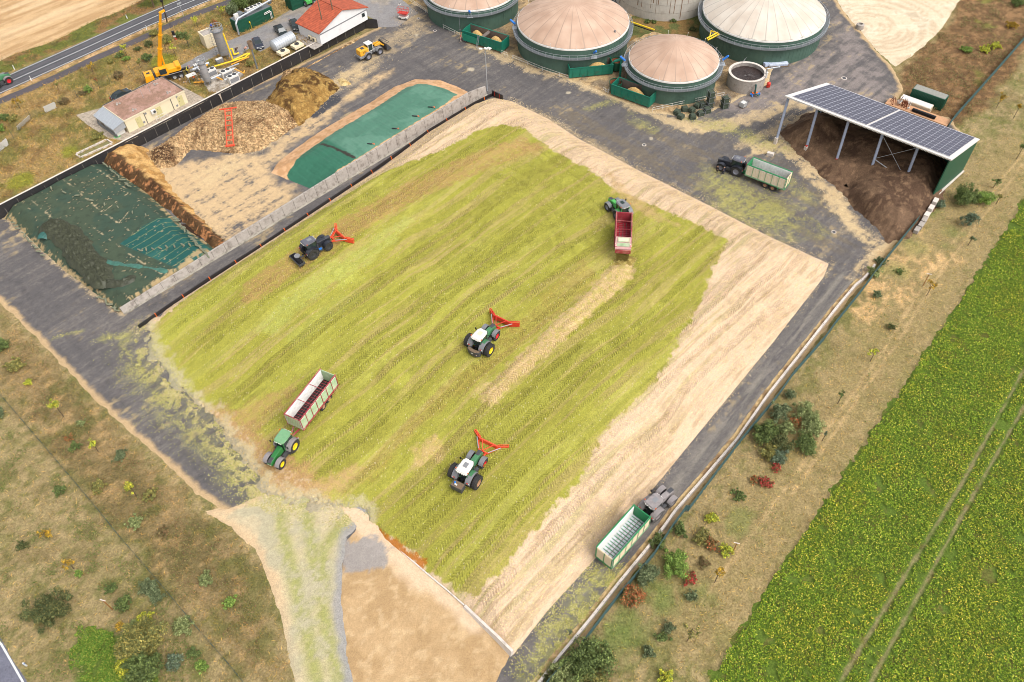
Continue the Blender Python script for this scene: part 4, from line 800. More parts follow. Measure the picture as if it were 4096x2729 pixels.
mConcT = mat('tank_concrete', C(206, 198, 186), .85, .1, .8, dirt=C(168, 156, 140), dm=.55)
T5, c5 = tank('concrete_tank', 2640, 86, 11.5, 5.0, 6.0, .8, mConcT, 'bare grey concrete tank behind the domed tanks', 24, .2, mConcT, False, 'concrete tank')
# streaks on the bare tank
q = M()
for i in range(26):
    a = random.uniform(PI*1.05, PI*1.95); hgt_ = random.uniform(1.5, 5.4); q.box(11.51*math.cos(a), 11.51*math.sin(a), 5.8-hgt_, .03, random.uniform(.05, .22), hgt_, a)
q.build('stain', mat('rusty_streak', C(134, 104, 78), .9, .3, 3), T5, kind='stuff')
for hz in (1.9, 3.8): M().lathe([(11.52, hz), (11.56, hz+.03), (11.52, hz+.06)], 96, cap=False).build('ring_joint', mConcD, T5)
# fittings: ladders, motors, pipes on the tanks
def fit(parent, ang, rad, fn): 
    pass
def mixer(t, rad, ang, z, tilt=.5):
    a = math.radians(ang); x, y = (rad+.5)*math.cos(a), (rad+.5)*math.sin(a); q = M(); q.tube((x, y, z+.9), (x+math.cos(a)*.9, y+math.sin(a)*.9, z+1.7), .24, 10); q.ball((x+math.cos(a)*.95, y+math.sin(a)*.95, z+1.75), .24); q.build('mixer_motor', mBlue, t)
    q = M(); q.bar((x-.4, y, z), (x, y, z+1.1), .08, .08); q.bar((x+.4, y, z), (x, y, z+1.1), .08, .08); q.box(x, y, z-.08, 1.3, 1.3, .06); q.build('mixer_bracket', mGalv, t)
mixer(T3, 9.6, 178, 3.9); mixer(T3, 9.6, -4, 3.9); mixer(T2, 12.3, 176, 4.0); mixer(T2, 12.3, -74, 4.0); mixer(T1, 10.8, -92, 4.3)
def ladder(r, a, b, w=.5, n=14, name='ladder', m=None, rail=None):
    a = Vector(a); b = Vector(b); d = b-a; s = d.cross(Vector((0, 0, 1))).normalized()*w/2; q = M(); q.bar(a-s, b-s, .05, .05); q.bar(a+s, b+s, .05, .05)
    for i in range(1, n): p = a+d*i/n; q.bar(p-s, p+s, .04, .04)
    return q.build(name, m or mGalv, r)
# stair tower between tan and white dome
sx = P(*R(2, 0, 1945, 455)); st = thing('access_stair', 'steep galvanised access stair between the small tan dome and the white dome', 'stair', sx)
sp_ = P(*R(2, 0, 1890, 300), 4.1)-sx; ladder(st, (0, 0, 0), sp_, .9, 16, 'stair_flight'); ladder(st, (.9, .2, 0), (sp_[0]+.9, sp_[1]+.2, sp_[2]+.9), .06, 5, 'handrail'); q = M(); q.box(sp_[0], sp_[1]+.6, sp_[2]-.1, 1.6, 1.6, .08); q.build('landing', mGalvD, st)
gp = thing('gas_pipe', 'pair of yellow gas pipes linking the small tan dome to the white dome', 'pipe', (0, 0, 0)); q = M()
a, b = P(*R(2, 0, 1790, 355), 4.6), P(*R(2, 0, 1890, 300), 5.0); q.path([a, b, b+np.array([.3, .2, -1.2])], .16); a2, b2 = P(*R(2, 0, 1800, 370), 4.2), P(*R(2, 0, 1905, 315), 4.6); q.path([a2, b2], .16); c_ = P(*R(2, 0, 1830, 285), 4.8); q.path([P(*R(2, 0, 1818, 340), 4.0), c_, P(*R(2, 0, 1870, 298), 5.0)], .14); q.build('pipe_run', mYel, gp)
gp = thing('gas_pipe', 'yellow gas pipe running over the grass behind the small tan dome', 'pipe', (0, 0, 0)); q = M(); q.path([P(*R(2, 0, 1060, 190), 2.2), P(*R(2, 0, 1310, 275), 1.8)], .16); q.build('pipe_run', mYel, gp); q = M(); q.path([P(*R(2, 0, 1080, 215), 1.6), P(*R(2, 0, 1300, 290), 1.3)], .11); q.build('black_pipe', mBlackP, gp)
pw = thing('process_pipe', 'black elbowed pipe on the face of the top left tank', 'pipe', (0, 0, 0)); q = M(); q.path([P(*R(1, 0, 1995, 50), 4.6), P(*R(1, 0, 2060, 42), 4.7), P(*R(1, 0, 2190, 32), 4.7), P(*R(1, 0, 2205, 215), .9)], .22); q.build('pipe_run', mBlackP, pw)
# green grass patch between tanks
gpatch = W2([R(2, 0, 1000, 420), R(2, 0, 1060, 200), R(2, 0, 1100, 150), R(2, 0, 1750, 60), R(2, 0, 1900, 430), R(2, 0, 1300, 300)])
flat('grass_patch', gpatch, .4, .06, lambda x, y, d: mixc(np.tile(C(96, 100, 56), (x.size, 1)), C(136, 108, 66), sm(fbm(x, y, 2, 5, 4), .42, .62)), mGround, .4)
apron = W2([R(1, 0, 1350, 0), R(1, 0, 1560, 100), R(1, 0, 1800, 270), R(1, 0, 1900, 350), R(1, 0, 2354, 530), R(2, 0, 500, 735), R(2, 0, 830, 870), R(2, 0, 1270, 1040), R(2, 0, 1700, 1100), R(2, 0, 1900, 1000), R(2, 0, 2180, 870), R(2, 0, 2354, 780), (3100, 250), (3000, 120), (2000, -60), (1620, -60)])
def apc(x, y, d):
    n = fbm(x, y, 2.2, 5, 21); n2 = fbm(x, y, .7, 4, 22); c = mixc(np.tile(C(190, 160, 118), (x.size, 1)), C(132, 116, 96), sm(n, .42, .62)*.9); c = mixc(c, C(104, 84, 64), sm(n2, .58, .7)*.6); return mixc(c, C(214, 190, 150), sm(1.2-d+(n-.5), 0, .8)*.7)
flat('tank_apron', apron, .4, .045, apc, mGround, .3, 1.5)
# railings
def guard(px, label, h=1.0, gap=2.0):
    pts = [P(*q) for q in px]; o = pts[0]; r = thing('guard_rail', label, 'railing', o); L2 = []
    for a, b in zip(pts[:-1], pts[1:]):
        n = max(1, int(round(np.linalg.norm(b-a)/gap))); L2 += [tuple((a+(b-a)*i/n)-o) for i in range(n)]
    L2.append(tuple(pts[-1]-o)); railing(r, L2, h, closed=False, name='rail', m=mWhite)
guard([R(1, 0, 1415, 20), R(1, 0, 1560, 120), R(1, 0, 1725, 265), R(1, 0, 1880, 345)], 'white guard rail in front of the top left tank')
guard([R(2, 0, 5, 545), R(2, 0, 280, 655), R(2, 0, 515, 735)], 'white guard rail in front of the large tan dome')
guard([R(2, 0, 1290, 1030), R(2, 0, 1560, 970), R(2, 0, 1780, 925), R(2, 0, 1945, 890)], 'low white guard rail below the small tan dome behind the net stacks')
guard([R(2, 0, 835, 840), R(2, 0, 880, 870), R(2, 0, 895, 840)], 'short bent guard rail at the left end of the middle hopper', 1.0, .8)
guard([R(1, 0, 2255, 500), R(1, 0, 2310, 525)], 'short guard rail at the right end of the left hopper', 1.0, .8)
# =================================================================== HOPPERS
mFeed = mat('chopped_feed', C(206, 168, 106), .95, .25, 5, bump=.8, bs=9)
def hopper(label, fl, fr, depth, h, z0=.7, parts=True, seed=0, fill=((.1, .45), (.6, .95)), div=True, over=''):
    """fl, fr: front foot corners (px) seen from the yard"""
    a = P(*fl); b = P(*fr); d = (b-a)[:2]; L = float(np.linalg.norm(d)); ang = math.atan2(d[1], d[0]); r = thing('feed_hopper', label, 'hopper', a, ang); w = depth; t = .12
    f = M(); f.hexa([(0, .0, z0), (L, .0, z0), (L, t, z0), (0, t, z0)], [(0, -.15, h), (L, -.15, h), (L, t-.15, h), (0, t-.15, h)]); f.build('front_panel', mHop, r)
    M().box(L/2, w-t/2, z0, L, t, h-z0).build('back_panel', mHop, r)
    for x in (t/2, L-t/2): M().box(x, w/2, z0, t, w-2*t-.01, h-z0).build('end_panel', mHop, r)
    q = M(); q.box(L/2, w/2, z0, L-2*t-.02, w-2*t-.02, .1); q.box(L/2, w-t-.05, z0+.1, L-2*t-.03, .03, h-z0-.15); q.build('inner_lining', mSteelIn, r)
    q = M()
    for x in np.arange(.8, L, 1.6): q.box(x, -.02-.1, z0+.2, .08, .1, h-z0-.3)
    q.box(L/2, -.19, h-.12, L+.06, .08, .14); q.box(L/2, w+.05, h-.14, L+.06, .1, .14); q.build('rim', mHop, r)
    for i in range(4): pass
    q = M()
    for x in (.5, L*.35, L*.65, L-.5):
        for y in (.3, w-.3): q.box(x, y, 0, .22, .22, z0)
    q.build('support_leg', mGalvD, r)
    if div: M().box(L*.5, w/2, h-.6, .7, w-2*t-.04, .35, 0, .3).build('divider', mSteelIn, r)
    for i, (u0, u1) in enumerate(fill):
        x0, x1 = L*u0, L*u1; q = M(); N = 16; K = 10; vs = []
        for i2 in range(N+1):
            for j in range(K+1):
                x = x0+(x1-x0)*i2/N; y = t+.2+(w-2*t-.4)*j/K; e = math.sin(PI*i2/N)*math.sin(PI*(j+.6)/(K+1.2)); vs.append((x, y, z0+.15+e*(h-z0-.25)+.12*(random.random()-.5)))
        q.add(vs, [(i2*(K+1)+j, (i2+1)*(K+1)+j, (i2+1)*(K+1)+j+1, i2*(K+1)+j+1) for i2 in range(N) for j in range(K)]).build('feed', mFeed, r)
    return r, L
h1, L1 = hopper('long green feed hopper with a ladder in front of the top left tank', R(1, 0, 1905, 385), R(1, 0, 2260, 500), 3.2, 2.9, .5, fill=((.08, .46), (.56, .95)))
ladder(h1, (L1*.42, -1.0, 0), (L1*.42+.2, -.25, 3.0), .5, 12)
M().hexa([(.1, -.22, .55), (L1*.42, -.22, .5), (L1*.42, -.17, .5), (.1, -.17, .55)], [(.05, -.34, 2.3), (L1*.42, -.34, 2.1), (L1*.42, -.28, 2.1), (.05, -.28, 2.3)]).build('green_sheet', mat('green_sheet_mat', C(38, 140, 112), .5, .1, 2), h1)
h2, L2 = hopper('green feed hopper with an orange mixing drum at the foot of the large tan dome', R(2, 0, 525, 730), R(2, 0, 925, 690), 3.0, 2.6, .3, fill=((.35, .98),), div=False)
h3, L3 = hopper('green feed hopper piled with chopped feed at the foot of the small tan dome', R(2, 0, 908, 880), R(2, 0, 1258, 1005), 3.0, 2.8, .4, fill=((.2, .85),), div=False)
for hh_, xx in ((h2, L2-.2), (h3, .6)):
    q = M(); q.lathe([(1.15, .4), (1.35, 2.4), (1.3, 2.4), (1.1, .5)], 28, o=(xx+(1.3 if hh_ is h2 else -.6), 1.7, 0), cap=False); q.build('mixing_drum', mDarkG, hh_, smooth=True); q = M(); q.lathe([(.01, 1.1), (1.15, 1.2), (1.24, 2.2)], 28, o=(xx+(1.3 if hh_ is h2 else -.6), 1.7, 0), cap=False); q.build('drum_lining', mRust, hh_, smooth=True)
# augers (green elevators)
def auger(px, top_z, label):
    a = P(*px); r = thing('screw_conveyor', label, 'conveyor', a); q = M(); q.box(0, 0, 0, .42, .35, top_z); q.build('casing', mHop, r, bev=.02); q = M()
    for i in range(int(top_z/.45)): q.box(0, -.19, .2+i*.45, .46, .04, .06)
    q.build('flange', mDarkG, r); q = M(); q.tube((-.2, 0, top_z), (-1.4, .3, top_z-.6), .28, 10); q.tube((-1.4, .3, top_z-.6), (-2.0, .5, top_z-1.3), .2, 8); q.build('outlet', mHop, r); q = M(); q.tube((0, 0, top_z), (0, 0, top_z+.8), .16, 8); q.build('motor', mGalvD, r)
auger(R(2, 0, 925, 555), 6.2, 'green upright screw conveyor on the right side of the large tan dome'); auger(R(2, 0, 990, 735), 4.8, 'green upright screw conveyor on the left side of the small tan dome')
# =================================================================== SMALL CONCRETE PIT
f = P(*R(2, 0, 2120, 868)); d = f[:2]/np.linalg.norm(f[:2]); cc = f[:2]+d*3.8; pit = thing('slurry_pit', 'small round open concrete pit filled with dark slurry', 'pit', (cc[0], cc[1], 0))
M().lathe([(3.85, -.1), (3.85, 2.9), (3.45, 2.9), (3.45, 1.9)], 64, cap=False).build('wall', mConc, pit, smooth=True)
M().lathe([(3.9, 2.9), (3.92, 3.02), (3.4, 3.02), (3.4, 2.9)], 64, cap=False).build('rim', mConcW, pit, smooth=True)
q = M(); N = 30; vs = [(0, 0, 2.2)]; fs = []
for j in range(1, 11):
    for i in range(40): a = 2*PI*i/40; rr = 3.46*j/10; vs.append((rr*math.cos(a), rr*math.sin(a), 2.2+.12*(random.random()-.5)))
for i in range(40): fs.append((0, 1+i, 1+(i+1) % 40))
for j in range(9):
    for i in range(40): a0 = 1+j*40; fs.append((a0+i, a0+40+i, a0+40+(i+1) % 40, a0+(i+1) % 40))
q.add(vs, fs).build('slurry', mat('slurry_mat', C(58, 46, 42), .3, .4, 2, bump=.8, bs=4), pit)
q = M(); q.path([(3.5, -1.2, 0), (3.5, -1.2, 4.2), (6.2, -.9, 4.4)], .13); q.build('filling_pipe', mGalv, pit); q = M(); q.path([(.9, -3.95, 2.3), (.9, -4.3, 2.5), (1.0, -4.5, .7), (1.8, -5.0, .4)], .17); q.build('suction_hose', mat('teal_hose', C(50, 92, 88), .5, .1, 2), pit)
q = M(); q.tube((3.3, -2.3, 2.9), (3.3, -2.3, 3.9), .2, 8); q.ball((3.3, -2.3, 4.0), .25); q.build('pump_head', mWhite, pit); q = M(); q.ball((4.5, -1.5, .9), .45); q.box(4.5, -1.5, .2, .7, .5, .5); q.build('red_pump', mRed, pit)
q = M(); ladder(pit, (-1.0, 4.6, 0), (.2, 3.6, 4.0), .7, 10, 'ladder')
vt = thing('valve_set', 'blue and orange valve manifold on the ground beside the slurry pit', 'valve', P(*R(2, 0, 2230, 885))); q = M(); q.path([(-1, 0, .5), (1, .2, .5), (1, .2, .1)], .16); q.path([(-.6, -.4, .1), (-.6, 0, .5)], .12); q.build('manifold', mBlue, vt); q = M(); q.lathe([(.28, 0), (.28, .05)], 12, 'z', (-.4, 0, .75)); q.lathe([(.28, 0), (.28, .05)], 12, 'z', (.3, .1, .75)); q.build('hand_wheel', mOrange, vt)
# IBC and wrapped pallet
ib = thing('liquid_container', 'white caged liquid container on the asphalt below the slurry pit', 'container', P(*R(2, 0, 2120, 985)), .7); M().box(0, 0, .15, 1.1, 1.0, 1.0).build('plastic_tank', mWhite, ib, bev=.08); q = M()
for i in range(6):
    for s in (-1, 1): q.box(-.55+.22*i, s*.53, .12, .03, .03, 1.1); q.box(s*.58, -.5+.2*i, .12, .03, .03, 1.1)
for z in (.3, .6, .9, 1.18): q.box(0, -.53, z, 1.16, .03, .03); q.box(0, .53, z, 1.16, .03, .03); q.box(.58, 0, z, .03, 1.06, .03); q.box(-.58, 0, z, .03, 1.06, .03)
q.build('cage', mGalv, ib); M().box(0, 0, 0, 1.2, 1.0, .13).build('pallet', mWood, ib)
wp = thing('wrapped_pallet', 'long pallet wrapped in blue and white film at the foot of the white dome', 'pallet', P(3110, 262), .05); M().box(0, 0, 0, 4.6, 1.6, .15).build('pallet', mWood, wp); M().box(0, 0, .15, 4.2, 1.3, .6).build('wrapped_load', mat('clear_wrap', C(214, 222, 236), .3, .12, 3, dirt=C(130, 156, 206), dm=.52), wp, bev=.12)
wp = thing('wrapped_pallet', 'small blue and white wrapped pallet behind the slurry pit', 'pallet', P(3078, 268), .3); M().box(-.6, .5, 0, 1.3, 1.1, .15).build('pallet', mWood, wp); M().box(-.6, .5, .15, 1.1, 1.0, .7).build('wrapped_load', mat('blue_wrap', C(196, 210, 236), .35, .15, 3), wp, bev=.08)
# net cages and loose nets
mNet = mat('olive_net', C(70, 80, 64), .9, .3, 6, bump=1.0, bs=8)
def netcage(px, label, h=1.2, n=1, cage=True, rz=.3, s=1.3, grp='caged stacks of folded netting'):
    r = thing('net_cage' if cage else 'net_bundle', label, 'netting', P(*px), rz, grp if cage else 'loose bundles of folded netting')
    for k in range(n):
        q = M(); vs = []; z0 = .05+k*h
        for j in range(6):
            w = s*(.96-.06*(j % 2)-(.12 if j == 5 else 0)+random.uniform(-.06, .06)); q.box(random.uniform(-.03, .03), random.uniform(-.03, .03), z0+j*(h*.155), w, w*.93, h*.15, random.uniform(-.05, .05))
        q.build('folded_net', mNet, r, bev=.05)
        if cage:
            q = M()
            for sx_ in (-1, 1):
                for sy in (-1, 1): q.box(sx_*s/2*1.06, sy*s/2*1.06, z0-.05, .07, .07, h)
            for z in (z0, z0+h-.07):
                for sx_ in (-1, 1): q.box(sx_*s/2*1.06, 0, z, .05, s*1.06, .05); q.box(0, sx_*s/2*1.06, z, s*1.06, .05, .05)
            q.build('cage', mGalvD, r)
netcage(R(2, 0, 1812, 985), 'tallest net cage, three high, against the rail of the small tan dome', 1.25, 3, s=1.25); netcage(R(2, 0, 1950, 990), 'net cage two high standing alone beside the slurry pit', 1.3, 2); netcage(R(2, 0, 1790, 1035), 'net cage just in front of the three high stack', 1.2, 1); netcage(R(2, 0, 1730, 1060), 'lowest open net cage at the front of the group', 1.0, 1); netcage(R(2, 0, 1745, 985), 'net cage behind the front group left of the three high stack', 1.3, 1)
for px, l in [((1585, 1020), 'loose net bundle at the back left of the group'), ((1650, 1030), 'loose net bundle in the middle of the group'), ((1515, 1050), 'leftmost loose net bundle of the group'), ((1550, 1090), 'loose net bundle at the front left'), ((1658, 1090), 'flat loose net bundle at the very front'), ((1700, 990), 'loose net bundle beside the back cage')]: netcage(R(2, 0, *px), l, 1.0, 1, False, random.uniform(0, 1.2), 1.3)
# =================================================================== LAMP MAST, POLES
lp = thing('lamp_mast', 'tall grey floodlight mast at the end of the concrete wall', 'lamp mast', P(1949, 364)); q = M(); q.tube((0, 0, 0), (0, 0, 9.8), .13, 10, .07); q.build('mast', mGalv, lp); q = M(); q.bar((-.9, 0, 9.7), (.9, 0, 9.7), .1, .1); q.build('crossarm', mGalv, lp)
for x, rz in ((-.95, .3), (.15, -.2), (.75, -.7), (.9, .8)): M().box(x, -.25, 9.75, .75, .5, .2, rz, .25).build('floodlight', mWhite, lp, bev=.04)
lp = thing('signal_bollard', 'red and white striped bollard at the corner of the left hopper', 'bollard', P(*R(1, 0, 1884, 378))); 
for i in range(6): M().box(0, 0, i*.22, .2, .2, .22).build('stripe', mRed if i % 2 else mWhite, lp)
hp2 = thing('tall_pole', 'thin grey pole in front of the top left tank beside the striped bollard', 'pole', P(*R(1, 0, 1880, 330))); M().tube((0, 0, 0), (0, 0, 5.2), .06, 8).build('pole', mGalvD, hp2); M().box(0, -.1, 1.4, .5, .08, .2).build('small_sign', mGalvD, hp2)
# manholes
for px, rr, l in [(R(2, 0, 1215, 1335), .42, 'round iron manhole cover in the wide asphalt yard'), (R(3, 1, 605, 568), .42, 'pale rimmed manhole cover near the compost heap'), (R(1, 0, 1320, 40), .4, 'manhole cover in the paved strip near the top edge'), (R(1, 0, 1495, 172), .4, 'manhole cover in the paved strip beside the scissor lift'), (R(1, 0, 1645, 285), .4, 'manhole cover at the lower end of the paved strip'), (R(3, 0, 700, 722), .6, 'square drain cover on the asphalt behind the solar shed')]:
    q = PG(*px); r = thing('manhole_cover', l, 'manhole', (q[0], q[1], q[2]+.05)); M().lathe([(rr, -.05), (rr, .025), (rr*.72, .03)], 20).build('frame', mConcW, r); M().lathe([(rr*.7, .03), (rr*.7, .045)], 20).build('cover', mDkGrey, r)
wl = thing('concrete_well', 'round concrete well ring in a ring of weeds on the pale gravel', 'well', P(*R(3, 0, 840, 262))); M().lathe([(.9, 0), (.85, 1.0), (.6, 1.15), (.45, 1.15), (.45, .4)], 24, cap=False).build('ring', mConc, wl, smooth=True); M().lathe([(.01, .4), (.46, .4)], 20, cap=False).build('shaft', mBlackP, wl)
# =================================================================== SOLAR SHED
zf, zr = 9.5, 7.3
FL, FR_, RR, RL = P(3139, 383, zf), P(3808, 640, zf), P(3920, 557, zr), P(3307, 331, zr)
shd = thing('solar_shed', 'open fronted green shed with a big solar panel roof over the compost', 'shed', (FL[0], FL[1], 0)); o_ = np.array([FL[0], FL[1], 0])
a, b, c, d = [q-o_ for q in (FL, FR_, RR, RL)]
def lerp3(s, t, h=0): p = (a*(1-s)+b*s)*(1-t)+(d*(1-s)+c*s)*t; return np.array([p[0], p[1], p[2]+h])
q = M(); q.hexa([lerp3(0, 0, -.22), lerp3(1, 0, -.22), lerp3(1, 1, -.22), lerp3(0, 1, -.22)], [lerp3(0, 0), lerp3(1, 0), lerp3(1, 1), lerp3(0, 1)]); q.build('roof_sheet', mat('white_sheet', C(226, 220, 214), .5, .06, 2, dirt=C(190, 182, 172), dm=.6), shd)
q = M()
for i in range(130): s = (i+.5)/130; q.hexa([lerp3(s-.0015, -.004, -.3), lerp3(s+.0015, -.004, -.3), lerp3(s+.0015, .04, -.02), lerp3(s-.0015, .04, -.02)], [lerp3(s-.0015, -.004, .02), lerp3(s+.0015, -.004, .02), lerp3(s+.0015, .04, .05), lerp3(s-.0015, .04, .05)])
q.build('corrugation', mWhite, shd, kind='stuff')
mPV = mat('solar_cell', C(84, 84, 98), .45, .12, 2.0, dirt=C(74, 72, 86), dm=.5); mPVf = mat('panel_frame', C(186, 186, 196), .4, .03, 3)
NX, NY = 26, 10
pan = []
def panel(i, j, first=None):
    g = 0 if i < NX//2 else .014; s0 = .035+.925*i/NX+g; s1 = s0+.925/NX*.965; t0 = .07+.9*j/NY; t1 = t0+.9/NY*.955
    q = M(); q.hexa([lerp3(s0, t0, .06), lerp3(s1, t0, .06), lerp3(s1, t1, .06), lerp3(s0, t1, .06)], [lerp3(s0, t0, .12), lerp3(s1, t0, .12), lerp3(s1, t1, .12), lerp3(s0, t1, .12)]); return q
cells = M(); 
for i in range(NX):
    for j in range(NY): 
        z = panel(i, j); cells.add(z.v, z.f)
cells.build('solar_panel', mPV, shd, kind='stuff')
q = M()
for i in range(NX):
    g = 0 if i < NX//2 else .014; s0 = .035+.925*i/NX+g-.0016; 
    q.hexa([lerp3(s0, .065, .05), lerp3(s0+.0022, .065, .05), lerp3(s0+.0022, .972, .05), lerp3(s0, .972, .05)], [lerp3(s0, .065, .14), lerp3(s0+.0022, .065, .14), lerp3(s0+.0022, .972, .14), lerp3(s0, .972, .14)])
for j in range(NY+1):
    t0 = .07+.9*j/NY-.008
    for s0, s1 in ((.034, .496), (.512, .975)): q.hexa([lerp3(s0, t0, .055), lerp3(s1, t0, .055), lerp3(s1, t0+.004, .055), lerp3(s0, t0+.004, .055)], [lerp3(s0, t0, .135), lerp3(s1, t0, .135), lerp3(s1, t0+.004, .135), lerp3(s0, t0+.004, .135)])
q.build('panel_rail', mPVf, shd, kind='stuff')
for i, (bx, by) in enumerate([(3100, 575), (3218, 610), (3336, 665), (3470, 712), (3612, 740)]):
    zb = 0 if i < 3 else (.3 if i == 3 else 1.0); base = P(bx, by, zb)-o_; fr = [.012, .2, .395, .6, .805][i]; top = lerp3(fr, .045, -.25)
    q = M(); q.bar((base[0], base[1], 1.1), top, .26, .26); q.bar((base[0]+.16, base[1], 1.1), top+np.array([.16, 0, 0]), .08, .34); q.build('post', mat('blue_grey_steel', C(150, 158, 176), .45, .1, 2) if i == 0 else bpy.data.materials['blue_grey_steel'], shd)
    M().box(base[0], base[1], -.1, .55, .55, 1.5, .7).build('post_base', mConcW, shd, bev=.03)
    if i in (1, 2): M().box(base[0], base[1], 1.42, .32, .32, .3, .7).build('red_band', mRed, shd)
p3 = P(3470, 712, .3)-o_; p4 = P(3612, 740, 1)-o_; t3, t4 = lerp3(.6, .045, -.5), lerp3(.805, .045, -.5)
q = M(); m3 = p3*.55+t3*.45; q.bar(t3, (p4[0], p4[1], 2.2), .05, .05); q.bar(m3, t4, .05, .05); q.bar(m3, (p4[0], p4[1], 2.0), .12, .12); q.build('cross_brace', mGalv, shd)
# rear and right walls
gd = lerp3(1, .03); ge = lerp3(1, .97)
q = M(); q.add([(gd[0]-.35, gd[1]+.35, 0), (ge[0]-.35, ge[1], 0), (ge[0]-.35, ge[1], ge[2]-.25), (gd[0]-.35, gd[1]+.35, gd[2]-.25)], [(0, 1, 2, 3)]); o = q.build('side_wall', mDarkG, shd); s_ = o.modifiers.new('s', 'SOLIDIFY'); s_.thickness = .18
q = M(); ra, rb_ = lerp3(.01, .95), lerp3(.99, .95); q.add([(ra[0], ra[1], 0), (rb_[0], rb_[1], 0), (rb_[0], rb_[1], rb_[2]-.25), (ra[0], ra[1], ra[2]-.25)], [(0, 1, 2, 3)]); o = q.build('rear_wall', mDarkG, shd); s_ = o.modifiers.new('s', 'SOLIDIFY'); s_.thickness = .18
q = M()
for i in range(7):
    s = (i+.3)/6.6; rp = lerp3(min(s, .985), .9); q.bar((rp[0], rp[1], 0), (rp[0], rp[1], rp[2]-.25), .22, .22)
q.build('rear_post', bpy.data.materials['blue_grey_steel'], shd)
q = M(); q.bar(lerp3(1.0, .97, -6.9), (lerp3(1, -.35)[0]-.2, lerp3(1, -.35)[1], .7), .4, .25); q.build('side_plinth', mConcW, shd)
# concrete block row in front of the side wall
blk = [R(3, 1, 1515, 330), R(3, 1, 1480, 385), R(3, 1, 1445, 440), R(3, 1, 1425, 480), R(3, 1, 1395, 525), R(3, 1, 1362, 562)]; bl0 = None
bang = math.atan2(*(P(*blk[0])-P(*blk[-1]))[[1, 0]])
bl = ['topmost pale concrete block leaning against the shed wall', 'second pale concrete block from the shed wall', 'third pale concrete block from the shed wall', 'fourth grey concrete block from the shed wall', 'fifth grey concrete block from the shed wall, littered with soil', 'last grey concrete block at the end of the green fence']
for i, q_ in enumerate(blk):
    p = P(*q_); r = M().box(0, 0, 0, 1.35, .8, [1.5, 1.3, 1.1, .9, .9, .7][i]).build('concrete_block', mConcW if i < 3 else mConc, bev=.04); r.location = tuple(p); r.rotation_euler = (0, 0, bang+random.uniform(-.04, .04)); tag(r, bl[i], 'concrete block', 'concrete blocks beside the shed')
r = M().box(0, 0, 0, 1.3, .7, .65).build('concrete_block', mConcW, bev=.05); r.location = tuple(P(3080, 622)); r.rotation_euler = (0, 0, -.5); tag(r, 'single pale pink concrete block lying behind the parked green trailer', 'concrete block')
mm = thing('sorting_bunker', 'green shipping container with a grey roof in the weeds behind the solar shed', 'container', P(*R(3, 0, 1510, 1005)), 0)
def boxc(name, label, cat, fpx, ang, L, Wd, H_, m, roofm, z=0, ribs=True, hfn=P):
    p = hfn(*fpx); r = thing(name, label, cat, p, ang); M().box(L/2, Wd/2, 0, L, Wd, H_).build('body', m, r, bev=.03); M().box(L/2, Wd/2, H_, L-.25, Wd-.25, .05).build('roof', roofm, r)
    if ribs:
        q = M()
        for x in np.arange(.15, L-.1, .28): q.box(x, -.02, .12, .12, .05, H_-.24); q.box(x, Wd+.02, .12, .12, .05, H_-.24)
        for y in np.arange(.15, Wd-.1, .28): q.box(-.02, y, .12, .05, .12, H_-.24); q.box(L+.02, y, .12, .05, .12, H_-.24)
        q.build('wall_rib', m, r, kind='stuff')
    return r
bpy.data.objects.remove(mm)
angS = math.atan2(*(FR_-FL)[[1, 0]])
mRoofG = mat('grey_roof', C(150, 148, 138), .7, .15, 3)
boxc('shipping_container', 'green container with a grey roof in the weeds behind the solar shed', 'container', R(3, 0, 1290, 915), angS, 6.6, 2.2, 2.5, mDarkG, mRoofG)
boxc('shipping_container', 'white ribbed low container between the green container and the flatbed', 'container', R(3, 0, 1190, 955), angS, 6.3, 1.9, 1.3, mat('cream_ribbed', C(216, 200, 172), .7, .1, 2), mWhite)
fb = thing('flatbed', 'long orange brown flatbed loaded with red machinery and black pipes behind the shed', 'flatbed', P(*R(3, 0, 1075, 985)), angS); M().box(6, 1.2, .5, 12.5, 2.4, .3).build('deck', mat('deck_boards', C(206, 156, 116), .8, .15, 3), fb, bev=.02); q = M()
for x in (1, 4, 8, 11): q.box(x, 1.2, 0, .3, 2.2, .5)
q.build('support', mGalvD, fb)
q = M()
for i in range(5):
    for j in range(3-i//2): q.tube((5.0, .5+i*.22, .95+j*.2), (9.6, .5+i*.22, .95+j*.2), .1, 8)
tag(q.build('pipe_bundle', mBlackP), 'bundle of black pipes lying on the flatbed', 'pipes').matrix_world = Matrix.Translation(tuple(P(*R(3, 0, 1075, 985)))) @ Matrix.Rotation(angS, 4, 'Z')
mc = thing('machine_frame', 'rusty red machine parts with white wheels heaped on the left end of the flatbed', 'machinery', P(*R(3, 0, 1075, 985)), angS); q = M()
for i in range(26): x = random.uniform(.1, 4.2); y = random.uniform(.3, 2.1); q.bar((x, y, .82), (x+random.uniform(-.5, .5), y+random.uniform(-.4, .4), random.uniform(1.2, 2.2)), .1, .1)
q.build('frame_bar', mRust, mc); q = M()
for i in range(14): q.lathe([(.2, 0), (.2, .12)], 10, 'y', (random.uniform(1.6, 4.2), random.uniform(.4, 2.0), random.uniform(1.1, 1.7)))
q.build('press_wheel', mWhite, mc)
